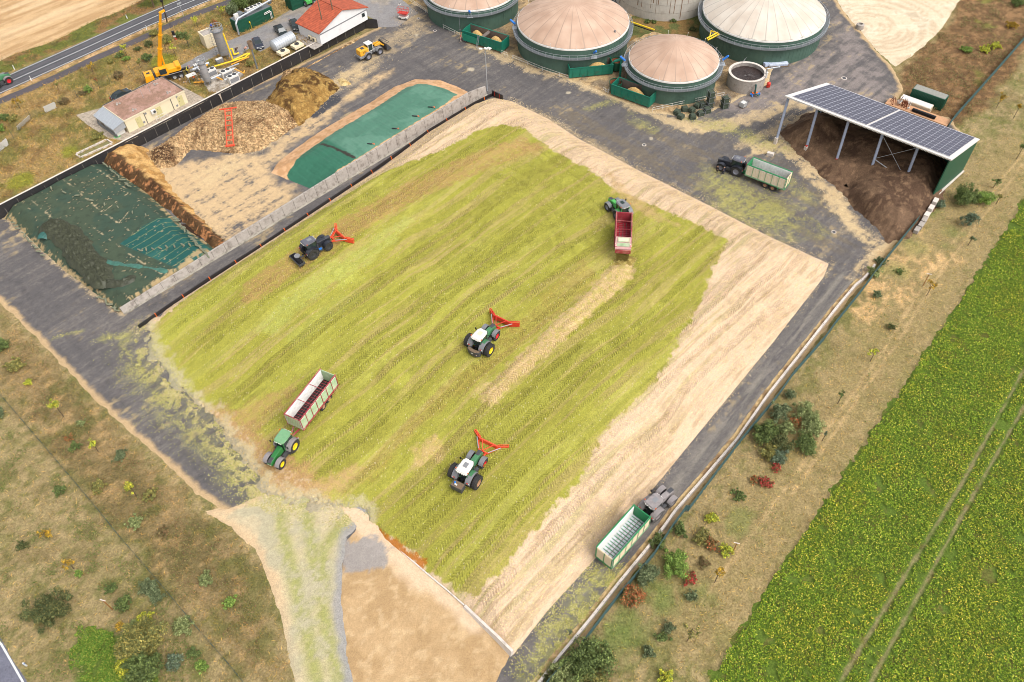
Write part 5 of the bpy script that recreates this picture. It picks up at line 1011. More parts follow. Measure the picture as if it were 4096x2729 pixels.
# =================================================================== HOUSE
hz = 2.4
def up3(px, py, h): return P(px, py, hz+h)
eaveL, eaveB = up3(*R(1, 0, 355, 212), 3.0), up3(*R(1, 0, 575, 308), 3.0)       # left eave corner, front corner over the wall
gable, eaveR = up3(*R(1, 0, 783, 102), 5.3), up3(*R(1, 0, 1028, 62), 3.0)
gx = eaveR-eaveB; gw = float(np.linalg.norm(gx[:2])); gax = gx[:2]/gw; lx_ = np.array([-gax[1], gax[0]]); Lh = 11.5
hs_t = thing('red_roofed_house', 'white building with a red tiled gable roof behind the black wall', 'house', (eaveB[0], eaveB[1], hz), math.atan2(gax[1], gax[0]))
print('house gable width', gw, 'eave', np.linalg.norm(eaveL-eaveB))
Lh = max(9.0, float(np.linalg.norm((eaveL-eaveB)[:2]))*1.0)
# local: x along the gable front, y away
sl = float(((eaveL-eaveB)[:2])@gax)/Lh
w0, w1 = .35, gw-.35; mid = gw*.5; HH = 5.2
q = M(); q.ext([(w0, 0), (w1, 0), (w1, 2.9), (mid, HH-.15), (w0, 2.9)], .3, 7.6, 'y'); q.build('wall', mat('white_render', C(236, 234, 232), .8, .04, .6, dirt=C(206, 200, 194), dm=.6), hs_t)
q = M(); q.ext([(w0-.005, 2.2), (w1+.005, 2.2), (w1+.005, 2.45), (w0-.005, 2.45)], .27, .29, 'y'); q.build('grey_band', mGrey, hs_t)
def tile_mat():
    m, n, b = newmat('roof_tiles'); L = n.links; tc = n.nodes.new('ShaderNodeTexCoord'); sx = n.nodes.new('ShaderNodeSeparateXYZ'); L.new(tc.outputs['Object'], sx.inputs[0])
    def band(src, sc, lo):
        w = n.nodes.new('ShaderNodeMath'); w.operation = 'MULTIPLY'; w.inputs[1].default_value = sc; L.new(src, w.inputs[0]); f = n.nodes.new('ShaderNodeMath'); f.operation = 'FRACT'; L.new(w.outputs[0], f.inputs[0])
        r = n.nodes.new('ShaderNodeMapRange'); r.inputs[1].default_value = 0; r.inputs[2].default_value = .35; r.inputs[3].default_value = lo; r.inputs[4].default_value = 1; L.new(f.outputs[0], r.inputs[0]); return r.outputs[0]
    bx = band(sx.outputs[0], 2.6, .55); by = band(sx.outputs[1], 3.2, .82); no = n.nodes.new('ShaderNodeTexNoise'); no.inputs['Scale'].default_value = 1.4; no.inputs['Detail'].default_value = 8; L.new(tc.outputs['Object'], no.inputs[0])
    rr = n.nodes.new('ShaderNodeMapRange'); rr.inputs[1].default_value = .3; rr.inputs[2].default_value = .7; rr.inputs[3].default_value = .72; rr.inputs[4].default_value = 1.25; L.new(no.outputs[0], rr.inputs[0])
    p = n.nodes.new('ShaderNodeMath'); p.operation = 'MULTIPLY'; L.new(bx, p.inputs[0]); L.new(by, p.inputs[1]); p2 = n.nodes.new('ShaderNodeMath'); p2.operation = 'MULTIPLY'; L.new(p.outputs[0], p2.inputs[0]); L.new(rr.outputs[0], p2.inputs[1])
    v = n.nodes.new('ShaderNodeVectorMath'); v.operation = 'MULTIPLY'; v.inputs[0].default_value = tuple(C(188, 90, 58)); L.new(p2.outputs[0], v.inputs[1]); L.new(v.outputs[0], b.inputs['Base Color']); b.inputs['Roughness'].default_value = .8
    bp = n.nodes.new('ShaderNodeBump'); bp.inputs['Strength'].default_value = .8; L.new(p.outputs[0], bp.inputs['Height']); L.new(bp.outputs[0], b.inputs['Normal']); return m
mTile = tile_mat()
q = M(); q.ext([(-.05, 2.75), (mid, HH), (mid, HH+.18), (-.05, 2.93)], -.1, 7.9, 'y'); q.ext([(gw+.05, 2.75), (gw+.05, 2.93), (mid, HH+.18), (mid, HH)], -.1, 7.9, 'y'); rf = q.build('roof', mTile, hs_t)
q = M(); q.tube((mid, -.12, HH+.16), (mid, 7.9, HH+.16), .12, 8); q.build('ridge', mTile, rf)
for x in (gw*.9,):
    fr_ = M().box(x, .27, 1.1, .9, .06, .9).build('window', mGalvD, hs_t); M().box(x, .235, 1.18, .74, .02, .74).build('pane', mGlass, fr_)
for y in (2.2, 3.6):
    ac = M().box(w0-.3, y, .4, .4, .95, .85).build('air_conditioner', mBeige, hs_t, bev=.03); M().lathe([(.3, -.02), (.3, .0)], 16, 'x', (w0-.51, y, .82)).build('fan_grille', mDkGrey, ac)
M().box(w0-1.2, 4, 0, 2.4, 8, .12).build('base_slab', mConc, hs_t)
# two tall poles with concrete bases behind the wall
for i, (bx, tx, l) in enumerate([(R(1, 0, 640, 335), R(1, 0, 597, 62), 'left one of two tall wooden poles on concrete stubs in front of the house'), (R(1, 0, 745, 285), R(1, 0, 697, 10), 'right one of two tall wooden poles on concrete stubs in front of the house')]):
    b_ = PU(*bx); r = thing('tall_pole', l, 'pole', b_, 0, 'wooden poles by the house'); M().tube((0, 0, 0), (0, 0, 2.6), .45, 12, .4).build('concrete_stub', mConcD, r, smooth=True); M().tube((0, 0, 2.5), (-.1, 0, 11.0), .15, 8, .1).build('pole', mWood, r)
# =================================================================== BEIGE PLANT BUILDING
def PB(x, y, h): return P(370+x/2.989, 300+y/2.989, hz+h)
bh = 2.9
rA, rB, rC, rD_ = PB(115, 372, bh), PB(375, 548, bh), PB(1090, 185, bh), PB(815, 25, bh)    # roof corners
xb = (rC-rB)[:2]; Lb = float(np.linalg.norm(xb)); xb = xb/Lb; yb = np.array([-xb[1], xb[0]]); Wb = float(((rA-rB)[:2])@yb)
print('plant building', Lb, Wb)
bb = thing('plant_building', 'long cream container building with a reddish gravel roof behind the black wall', 'building', (rB[0], rB[1], hz), math.atan2(xb[1], xb[0]))
M().box(Lb/2, Wb/2, 0, Lb, Wb, bh-.1).build('wall', mBeige, bb)
q = M(); e = .1
q.box(Lb/2, -.02, bh-.35, Lb+.1, .16, .36); q.box(Lb/2, Wb+.02, bh-.35, Lb+.1, .16, .36); q.box(-.02, Wb/2, bh-.35, .16, Wb-.15, .36); q.box(Lb+.02, Wb/2, bh-.35, .16, Wb-.15, .36); q.build('roof_edge', mat('cream_edge', C(222, 208, 176), .6, .05, 2), bb)
q = M(); q.box(Lb/2, Wb+.04, bh, Lb+.1, .22, .05); q.box(Lb+.04, Wb/2, bh, .2, Wb, .05); q.build('dark_edge', mDkGrey, bb)
nx_, ny_ = int(Lb/.25), int(Wb/.25); gxv, gyv = np.meshgrid(np.linspace(.08, Lb-.08, nx_), np.linspace(.08, Wb-.08, ny_), indexing='ij'); gxv, gyv = gxv.ravel(), gyv.ravel(); idx = np.arange(nx_*ny_).reshape(nx_, ny_)
cc_ = mixc(np.tile(C(158, 124, 106), (gxv.size, 1)), C(178, 142, 126), sm(fbm(gxv, gyv, 1.5, 4, 3), .4, .6)); cc_ = mixc(cc_, C(146, 116, 98), sm(fbm(gxv, gyv, .6, 4, 8), .55, .7))
nmesh('gravel_roof', np.c_[gxv, gyv, np.full(gxv.size, bh-.04)], np.stack([idx[:-1, :-1], idx[1:, :-1], idx[1:, 1:], idx[:-1, 1:]], -1).reshape(-1, 4), mRoofTop, cc_, parent=bb)
mDoor = mat('cream_door', C(206, 194, 140), .6, .05, 2)
for x in (Lb*.2, Lb*.53, Lb*.90):
    dr_ = M().box(x, -.04, .1, 1.15, .06, 2.15).build('door', mDoor, bb); M().box(x-.35, -.08, 1.1, .06, .05, .25).build('handle', mDkGrey, dr_); M().box(x-.2, -.075, 1.75, .2, .02, .08).build('plate', mBlackP, dr_)
q = M()
for x in (Lb*.305, Lb*.755): q.box(x, -.05, 0, .1, .1, bh-.3)
q.build('downpipe', mDkGrey, bb)
q = M(); [q.box(x, -.03, z, .4, .05, .4) for x, z in ((Lb*.33, 2.0), (Lb*.86, 2.1), (Lb*.82, .4), (Lb*.26, .5))]; q.build('vent_grille', mGrey, bb)
ac = M().box(Lb*.44, -.35, 1.6, 1.0, .4, .8).build('air_conditioner', mWhite, bb, bev=.03); M().lathe([(.28, 0), (.28, .02)], 14, 'y', (Lb*.45, -.57, 2.0)).build('fan_grille', mDkGrey, ac)
railing(bb, [(Lb*.42, -.9, 0), (Lb*.48, -.9, 0), (Lb*.54, -.9, 0), (Lb*.6, -.9, 0)], 1.1, closed=False, m=mWhite)
q = M()
for x, y in ((Lb*.15, Wb*.75), (Lb*.22, Wb*.2), (Lb*.8, Wb*.2), (Lb*.8, Wb*.8)):
    q = M()
    for dx, dy in ((0, 0), (.6, .05), (.25, .5)): q.lathe([(.2, 0), (.2, .12)], 12, 'z', (x+dx, y+dy, bh-.03))
    q.bar((x, y, bh+.03), (x+.6, y+.05, bh+.03), .04, .04); q.bar((x, y, bh+.03), (x+.25, y+.5, bh+.03), .04, .04); q.build('rod_foot', mConc, bb)
q = M()
for x, y in ((Lb*.16, Wb*.99), (Lb*.5, Wb*.5), (Lb*.8, Wb*.85), (Lb*.65, Wb*.6)): q.tube((x, y, bh), (x, y, bh+1.9), .025, 5)
q.build('lightning_rod', mGalv, bb)
# canopy at the left end with chillers
q = M(); cp_ = [(-2.6, .2, 2.0), (0, .0, 2.75), (0, Wb, 2.75), (-2.6, Wb-.3, 2.0)]
q.hexa([cp_[0], cp_[1], cp_[2], cp_[3]], [(x, y, z+.06) for x, y, z in cp_]); q.build('canopy_roof', mGalv, bb); q = M()
for i in range(26): y = .15+(Wb-.3)*i/25; q.bar((-2.62, y, 2.08), (0, y, 2.84), .07, .05)
q.build('canopy_rib', mGalv, bb, kind='stuff'); q = M(); [q.box(-2.3, y, 0, .12, .12, 2.1) for y in (.4, Wb-.5)]; q.box(-2.5, Wb/2, .15, .08, Wb-.8, .7); q.build('canopy_post', mGalvD, bb)
M().add([(-2.5, .3, .9), (-.1, .1, 1.4), (-.1, .1, 2.7), (-2.5, .3, 1.98)], [(0, 1, 2, 3)]).build('canopy_gable', mGalv, bb)
for i, y in enumerate((1.3, 2.9, 4.5)):
    ch = M().box(-1.3, min(y, Wb-1), .1, 1.8, 1.3, .9).build('chiller', mWhite, bb, bev=.04); M().lathe([(.42, 1.0), (.42, 1.08), (.15, 1.1)], 18, 'z', (-1.3, min(y, Wb-1), 0)).build('fan', mBlackP, ch)
pav = [PB(-200, 480, 0), PB(115, 390, 0), PB(700, 60, 0), PB(930, 60, 0), PB(1345, 285, 0), PB(900, 560, 0), PB(420, 820, 0), PB(200, 760, 0), PB(-60, 600, 0)]
_pav = np.array([p[:2] for p in pav]); _pv = uvw(_pav[:, 0], _pav[:, 1])[1]; _pav = _pav+np.outer(np.clip(.6-_pv, 0, None), ev)
flat('paving', _pav, .25, .06, lambda x, y, d: mixc(np.tile(C(182, 168, 150), (x.size, 1)), C(150, 136, 118), ((((x*xb[0]+y*xb[1])/.45 % 1) < .16) | (((x*yb[0]+y*yb[1])/.45 % 1) < .16))*.8), mGround, base=G)
tr_ = thing('concrete_trough', 'long shallow concrete frame half filled with weeds beside the black wall end', 'trough', PU(*R(0, 0, 745, 1455)), 0)
pA, pB2, pC, pD = [PU(*R(0, 0, a, b))-PU(*R(0, 0, 745, 1455)) for a, b in ((745, 1455), (1040, 1325), (985, 1290), (700, 1425))]
for a_, b_ in ((pA, pB2), (pB2, pC), (pC, pD), (pD, pA)): d_ = (b_-a_)/np.linalg.norm(b_-a_)*.16; M().bar(a_+d_+[0, 0, .15], b_-d_+[0, 0, .15], .25, .35).build('side_wall', mConcW, tr_)
pc = (pA+pB2+pC+pD)/4; M().bar(pD*.5+pA*.5+[.2, .1, .06], pB2*.5+pC*.5+[-.2, -.1, .06], 1.1, .08).build('weed_fill', mat('weedy_soil', C(130, 126, 84), .9, .3, 4), tr_)
hsr = thing('garden_hose', 'bright green garden hose coiled at the corner of the cream building', 'hose', PB(300, 740, 0)); q = M(); pts = [(.5*math.cos(t*.7)*(1+.2*math.sin(t)), .5*math.sin(t*.7), .1+.05*(t % 3)) for t in range(40)]; q.path(pts, .035, 5); q.build('hose_coil', mat('hose_green', C(70, 190, 90), .5, .05, 2), hsr)
# =================================================================== VEHICLES
def wheel(par, x, y, r, w, rim_m, rz=0, lugs_n=22, out=1, tyre=None, hub=.55):
    """axle along local y; out = side the dish faces"""
    q = M(); h = w/2; q.lathe([(r*hub, -h*.9), (r*.8, -h), (r*.95, -h*.92), (r, -h*.55), (r, h*.55), (r*.95, h*.92), (r*.8, h), (r*hub, h*.9)], 32, 'y', cap=False)
    for i in range(lugs_n):
        for s in (-1, 1):
            a = 2*PI*(i+(.5 if s > 0 else 0))/lugs_n; m_ = Matrix.Rotation(-a, 4, 'Y') @ Matrix.Translation((r-.01, s*h*.5, 0)) @ Matrix.Rotation(s*.55, 4, 'X')
            vs = [(dx, dy*h*.95/2, dz*.045) for dx in (0, .05) for dy, dz in ((-1, -1), (1, -1), (1, 1), (-1, 1))]; q.add(vs, [(3, 2, 1, 0), (4, 5, 6, 7), (0, 1, 5, 4), (1, 2, 6, 5), (2, 3, 7, 6), (3, 0, 4, 7)], m_)
    o = q.build('wheel', tyre or mTyre, par, smooth=True); o.location = (x, y, r); o.rotation_euler = (0, 0, rz)
    q = M(); R_ = r*hub; q.lathe([(R_*1.0, -h*.85), (R_*1.02, h*.8*out*0+h*.85), (R_*.94, h*.85), (R_*.85, h*.45), (R_*.4, h*.3), (R_*.35, h*.5), (.001, h*.55)], 28, 'y', cap=False); q.lathe([(R_*.98, -h*.85), (R_*.85, -h*.4), (.001, -h*.4)], 28, 'y', cap=False)
    k = q.build('rim', rim_m, o, smooth=True)
    if out < 0: k.rotation_euler = (0, 0, PI)
    return o
def axle_px(rear, front, zf):
    a = zf(*rear); b = zf(*front); d = b-a; return a, math.atan2(d[1], d[0])
mCabG = mat('cab_glass', C(52, 66, 62), .08, .15, 2)
def push_blade(r, x0, m, flip=0):
    """red folding silage blade in front: centre frame, middle blade and two angled wings"""
    b = M(); b.bar((x0, -.45, .8), (x0+.5, -.5, .75), .18, .2); b.bar((x0, .45, .8), (x0+.5, .5, .75), .18, .2); b.bar((x0+.5, -.7, .8), (x0+.5, .7, .8), .16, .3)
    b.bar((x0+.5, 0, 1.1), (x0+1.9, -.9, 1.2), .1, .1); b.bar((x0+.5, 0, 1.1), (x0+1.9, .9, 1.2), .1, .1); b.bar((x0+.5, -.6, .7), (x0+1.9, -1.5, .7), .16, .16); b.bar((x0+.5, .6, .7), (x0+1.9, 1.5, .7), .16, .16)
    o = b.build('push_blade', m, r)
    X = x0+2.0; q = M(); q.ext([(X, .15), (X+.12, .1), (X+.02, .55), (X+.12, 1.15), (X+.05, 1.3), (X-.12, 1.25), (X-.14, .5)], -1.45, 1.45, 'y'); q.build('blade_plate', m, o, bev=.02)
    for s in (-1, 1):
        q = M(); a = Vector((X, s*1.5, 0)); e = Vector((X+.75, s*2.75, 0)); n = Vector((e-a)).normalized(); p = Vector((-n.y, n.x, 0))*(.1*s)
        q.hexa([a+Vector((0, 0, .15)), e+Vector((0, 0, .15)), e-p+Vector((0, 0, .15)), a-p+Vector((0, 0, .15))], [a+Vector((0, 0, 1.1)), e+Vector((0, 0, 1.0)), e-p+Vector((0, 0, 1.0)), a-p+Vector((0, 0, 1.1))])
        back = -p*4.5
        for z in (.25, .65, 1.02): q.bar(a+back*.7+Vector((0, 0, z)), e+back*.6+Vector((0, 0, z)), .09, .09)
        for t in (.1, .55, 1.0): c = a*(1-t)+e*t; q.bar(c+Vector((0, 0, .25)), c+back*.65+Vector((0, 0, .25)), .08, .08); q.bar(c+Vector((0, 0, 1.0)), c+back*.65+Vector((0, 0, 1.0)), .08, .08); q.bar(c+back*.65+Vector((0, 0, .2)), c+back*.65+Vector((0, 0, 1.05)), .08, .08)
        q.build('blade_wing', m, o)
        q = M(); q.tube((x0+.6, s*.75, .95), (X+.1, s*1.9, .95), .06, 8); q.build('ram', mGalv, o)
    q = M(); q.ext([(X+.1, .03), (X+.16, .03), (X+.16, .2), (X+.1, .2)], -1.45, 1.45, 'y'); q.build('cutting_edge', mBlackP, o)
def tractor(label, rear, front, body, roof, fender, rim_f, rim_r, zf, duals=None, wb=3.0, k=1.0, rear_rim_out=None, hatch=True, blade=None, steer=0, hood2=None, mw=None, fender_cap=None, cab_side=None, lights=True, beacons=True, tyre=None, yaw=None):
    a, ang = axle_px(rear, front, zf)
    if yaw is not None: ang = yaw
    r = thing('tractor', label, 'tractor', a, ang); hood2 = hood2 or body
    q = M(); q.box(1.2, 0, .65, 3.6, .6, .6); q.box(0, 0, .75, .5, 1.3, .5); q.box(wb, 0, .6, .4, 1.6, .35); q.box(1.5, -.75, .5, 1.1, .4, .6); q.box(1.5, .75, .5, 1.1, .4, .6); q.build('chassis', mDkGrey, r, bev=.03)
    q = M(); prof = [(1.25, 1.15), (wb+.95, 1.05), (wb+1.05, 1.3), (wb+.98, 1.7), (wb+.6, 1.88), (1.25, 2.08)]
    vs = [(x, s*(.46 if x < 2 else .36)*(1 if z < 1.8 else .8), z) for s in (-1, 1) for x, z in prof]; n = len(prof); q.add(vs, [tuple(range(n))[::-1], tuple(range(n, 2*n))]+[(i, (i+1) % n, n+(i+1) % n, n+i) for i in range(n)]); hd = q.build('hood', hood2, r, bev=.07)
    q = M(); q.box(wb+.55, 0, 1.74, .9, .56, .17, 0, .14); q.build('front_grille', mDkGrey, hd, bev=.03)
    q = M(); q.box(wb+1.04, -.2, 1.35, .04, .22, .12); q.box(wb+1.04, .2, 1.35, .04, .22, .12); q.build('headlight', mWhite, hd)
    q = M(); q.hexa([(-.45, -.72, 1.2), (1.2, -.6, 1.2), (1.2, .6, 1.2), (-.45, .72, 1.2)], [(-.62, -.8, 2.92), (1.18, -.7, 2.92), (1.18, .7, 2.92), (-.62, .8, 2.92)]); cb = q.build('cab', mCabG, r, bev=.06)
    q = M()
    for x0, y0, x1, y1 in ((-.47, -.73, -.64, -.81), (1.22, -.61, 1.2, -.71), (1.22, .61, 1.2, .71), (-.47, .73, -.64, .81)): q.bar((x0, y0, 1.2), (x1, y1, 2.95), .09, .09)
    q.bar((.35, -.68, 1.2), (.3, -.77, 2.95), .07, .07); q.bar((.35, .68, 1.2), (.3, .77, 2.95), .07, .07); q.bar((-.5, -.74, 1.25), (-.5, .74, 1.25), .07, .07); [q.bar((-.5, s*.74, 1.25), (1.2, s*.62, 1.25), .07, .07) for s in (-1, 1)]; q.build('cab_frame', cab_side or body, cb)
    q = M(); pr = [(-.85, -.7), (-.75, -.88), (1.0, -.82), (1.38, -.6), (1.38, .6), (1.0, .82), (-.75, .88), (-.85, .7)]; q.ext(pr, 2.92, 3.1, 'z'); q.ext([(x*.9+.02, y*.88) for x, y in pr], 3.1, 3.2, 'z'); rf = q.build('cab_roof', roof, r, bev=.05)
    if hatch: M().box(.45, 0, 3.2, .75, .6, .03).build('roof_hatch', hatch if hatch is not True else mGlass, rf, bev=.01)
    if lights: 
        q = M(); [q.box(x, y, 2.95, .08, .16, .12) for x in (1.4, -.88) for y in (-.45, -.2, .2, .45)]; q.build('work_light', mWhite, rf)
    if beacons:
        for y in (-.92, .92): b_ = M(); b_.lathe([(.07, 0), (.07, .16), (.04, .2)], 8, 'z', (-.5 if y < 0 else -.5, y, 3.1)); b_.build('beacon', mOrange, rf)
    # rear fenders and front mudguards
    for s in (-1, 1):
        q = M(); q.arch(0, 1.02, 1.13, s*.62, s*1.42, 12, 165, .06, 12); q.arch(0, 1.02, .55, s*.62, s*.68, 20, 160, .62, 10); f_ = q.build('rear_fender', fender, r)
        if fender_cap: q = M(); q.arch(0, 1.02, 1.195, s*.64, s*1.2, 30, 100, .03, 8); q.build('fender_top', fender_cap, f_)
        q = M(); q.box(-1.1, s*1.05, 1.5, .06, .26, .14); q.build('tail_light', mRed, f_); M().box(-1.1, s*1.05+s*.2, 1.5, .06, .12, .14).build('reflector', mWhite, f_)
        q = M(); q.arch(0, .78, .9, -.34, .34, 20, 150, .04, 8); g = q.build('front_fender', fender, r); g.location = (wb, s*.98, 0); g.rotation_euler = (0, 0, steer)
        q = M(); q.bar((1.15, s*.8, 2.55), (1.3, s*1.35, 2.65), .05, .05); q.box(1.32, s*1.4, 2.35, .07, .22, .42); q.build('mirror', mBlackP, r)
        q = M(); [q.box(.95+.1*i, s*(1.02), .45+.28*i, .4, .35, .05) for i in range(3)]; q.build('step', mDkGrey, r)
        wheel(r, 0, s*1.02, 1.02, .72, rim_r, 0, 22, s, tyre)
        if duals: wheel(r, 0, s*1.86, 1.0, .66, duals[0 if s < 0 else 1], 0, 22, s, tyre)
        wheel(r, wb, s*.98, .78, .6, rim_f, steer, 18, s, tyre)
    q = M(); q.tube((1.35, -.55, 1.9), (1.38, -.6, 3.0), .09, 10); q.tube((1.3, -.62, 1.1), (1.35, -.56, 1.9), .15, 10); q.build('exhaust', mDkGrey, r)
    q = M(); q.bar((-.3, -.4, .6), (-1.3, -.45, .55), .1, .12); q.bar((-.3, .4, .6), (-1.3, .45, .55), .1, .12); q.bar((-.3, 0, 1.2), (-1.2, 0, 1.0), .08, .08); q.box(-.55, 0, .6, .6, .55, .75); q.tube((-.7, -.25, 1.2), (-.3, -.25, 1.7), .05, 6); q.tube((-.7, .25, 1.2), (-.3, .25, 1.7), .05, 6); q.build('rear_linkage', mBlackP, r)
    if blade: push_blade(r, wb+1.0, blade)
    return r
mFG = mat('tractor_green', C(74, 130, 88), .4, .08, 2, dirt=C(84, 118, 84), dm=.6); mJD = mat('bright_green', C(44, 118, 56), .4, .08, 2, dirt=C(110, 140, 100), dm=.6); mFLG = mat('light_green', C(90, 186, 92), .4, .08, 2, dirt=C(130, 160, 124), dm=.56)
mJDroof = mat('dusty_green', C(120, 168, 122), .6, .1, 2, dirt=C(160, 180, 150), dm=.55); mBk = mat('tractor_black', C(44, 46, 54), .35, .12, 2, dirt=C(88, 86, 90), dm=.56); mBkR = mat('dusty_black_roof', C(100, 100, 108), .5, .1, 3); mDust = mat('dusty_grey', C(150, 142, 140), .75, .14, 2.5, dirt=C(112, 106, 106), dm=.5)
mGreyF = mat('grey_fender', C(128, 128, 130), .6, .08, 3); mYRim = mat('yellow_rim', C(244, 208, 30), .4, .05, 3); mRRim = mat('red_rim', C(216, 34, 46), .4, .05, 3); mDRim = mat('dirty_rim', C(170, 128, 96), .7, .2, 4); mGRim = mat('grey_rim', C(140, 140, 150), .5, .1, 3); mBRim = mat('black_rim', C(60, 60, 62), .5, .1, 3)
def zg(px, py): return P(px, py, 0)
def zh(px, py): return PH(px, py)
def zu(px, py): return PG(px, py)
def cr(x0, y0, s): return lambda x, y: (x0+x/s, y0+y/s)
# white roofed tractor with box (bottom centre)
k = cr(1750, 1650, 2.714)
tA = tractor('green tractor with white roof, duals and a grey weight box, lowest on the heap', k(305, 735), k(455, 500), mFG, mWhite, mGreyF, mRRim, mDRim, zh, duals=(mDRim, mDRim), blade=mOrRed, hatch=mGrey, fender_cap=mFG)
M().box(-1.75, 0, .55, 1.0, 1.7, .9).build('weight_box', mDkGrey, tA, bev=.02); M().box(-1.75, 0, 1.45, .88, 1.58, .02).build('box_load', mWood, tA)
loc = tA.matrix_basis
for i, (x, y, m_, l) in enumerate([(-1.7, .45, mBlue, 'blue canister lying in the weight box of the lowest tractor'), (-1.9, .2, mWhite, 'white canister standing in the weight box of the lowest tractor')]):
    c_ = M().tube((-.17, 0, .12), (.17, 0, .12), .12, 12).build('canister', m_); c_.location = tA.matrix_basis @ Vector((x, y, 1.47)); 
    mw_ = Matrix.Translation(tA.location) @ tA.rotation_euler.to_matrix().to_4x4(); c_.location = mw_ @ Vector((x, y, 1.47)); c_.rotation_euler = (0, 0, tA.rotation_euler.z+.4+i); tag(c_, l, 'canister')
# white roofed tractor with rounded counterweight (centre)
k = cr(1800, 1200, 3.733)
tB = tractor('green tractor with white roof and yellow dual rim, working in the middle of the heap', k(440, 735), k(640, 500), mFG, mWhite, mGreyF, mRRim, mYRim, zh, duals=(mYRim, mYRim), blade=mRed, hatch=mBeige, fender_cap=mFG)
q = M(); pr = [(-1.2, -1.15), (-1.55, -1.05), (-1.8, -.5), (-1.85, 0), (-1.8, .5), (-1.55, 1.05), (-1.2, 1.15), (-1.25, .6), (-1.35, 0), (-1.25, -.6)]; q.ext(pr, .35, 1.25, 'z'); cw = q.build('counterweight', mDkGrey, tB, bev=.05)
q = M(); q.ext([(x*.99-.01, y*.9) for x, y in pr], 1.25, 1.3, 'z'); q.build('straw_on_weight', mWood, cw); M().box(-1.86, 0, .85, .03, .4, .12).build('number_plate', mWhite, cw)
for i in range(4): M().box(-1.76, -.75+i*.12, .7, .04, .06, .14, -.3).build('warning_stripe', mRed if i % 2 else mWhite, cw)
# black tractor with roller
k = cr(1160, 860, 4.073)
tC = tractor('black tractor with red push blade in front and a ring roller behind', k(340, 655), k(600, 520), mBk, mBkR, mBk, mBRim, mBRim, zh, blade=mOrRed, hatch=mGrey)
q = M()
for i in range(15): q.lathe([(.42, -.035), (.5, 0), (.42, .035)], 24, 'y', (-2.5, -1.3+i*.186, .5), cap=False)
q.tube((-2.5, -1.35, .5), (-2.5, 1.35, .5), .4, 20); ro = q.build('ring_roller', mBlackP, tC, smooth=True); q = M(); q.bar((-2.5-.55, -1.5, .7), (-2.5-.55, 1.5, .7), .1, .14); q.bar((-2.5+.55, -1.5, .7), (-2.5+.55, 1.5, .7), .1, .14)
for s in (-1, 1): q.bar((-3.1, s*1.5, .6), (-1.9, s*1.5, .6), .1, .4)
q.bar((-1.95, 0, .75), (-1.2, 0, .7), .3, .14); q.build('roller_frame', mDkGrey, ro); q = M(); q.lathe([(.5, .95), (.5, 1.1), (.1, 1.13)], 18, 'z', (-2.2, .35, 0)); q.build('ballast_lid', mGrey, ro)
M().box(1.5, -1.0, 1.05, .5, .3, .2).build('blue_can', mBlue, tC)
# dusty tractor on the right lane
k = cr(2360, 1930, 2.489)
tD = tractor('dusty grey tractor driving up the right hand lane with a pale trailer', k(600, 310), k(740, 185), mDust, mDust, mDust, mDust, mDust, zg, hatch=mGrey, tyre=mat('dusty_tyre', C(92, 88, 84), .9, .2, 4))
# parked black tractor
k = cr(2800, 580, 2.989)
tE = tractor('clean black tractor parked in the yard with two people beside it', k(445, 330), k(275, 275), mBk, mBkR, mBk, mGRim, mGRim, zg, hatch=mGrey)
# green tractor with yellow rims
k = cr(1040, 1450, 2.035)
tF = tractor('green tractor with yellow rims at the left end of the heap', k(235, 690), k(150, 822), mJD, mJDroof, mDust, mYRim, mYRim, zh, hatch=mJDroof, hood2=mJD)
# green tractor unloading (right), articulated with its wagon
k = cr(2400, 780, 3.2)
tG = tractor('light green tractor with grey roof pulling the unloading red wagon', k(285, 300), k(178, 188), mFLG, mGreyF, mGreyF, mGRim, mGRim, zh, hatch=mCabG, fender_cap=mFLG)
# tractor on the country road at the left edge
tH = tractor('green tractor with red rims on the country road, cut by the left edge', R(0, 0, -75, 790), R(0, 0, 55, 790), mFG, mWhite, mDust, mRRim, mRRim, zu, yaw=math.atan2(rdir[1], rdir[0])); tH.location = tuple(PU(*R(0, 0, -50, 812)))
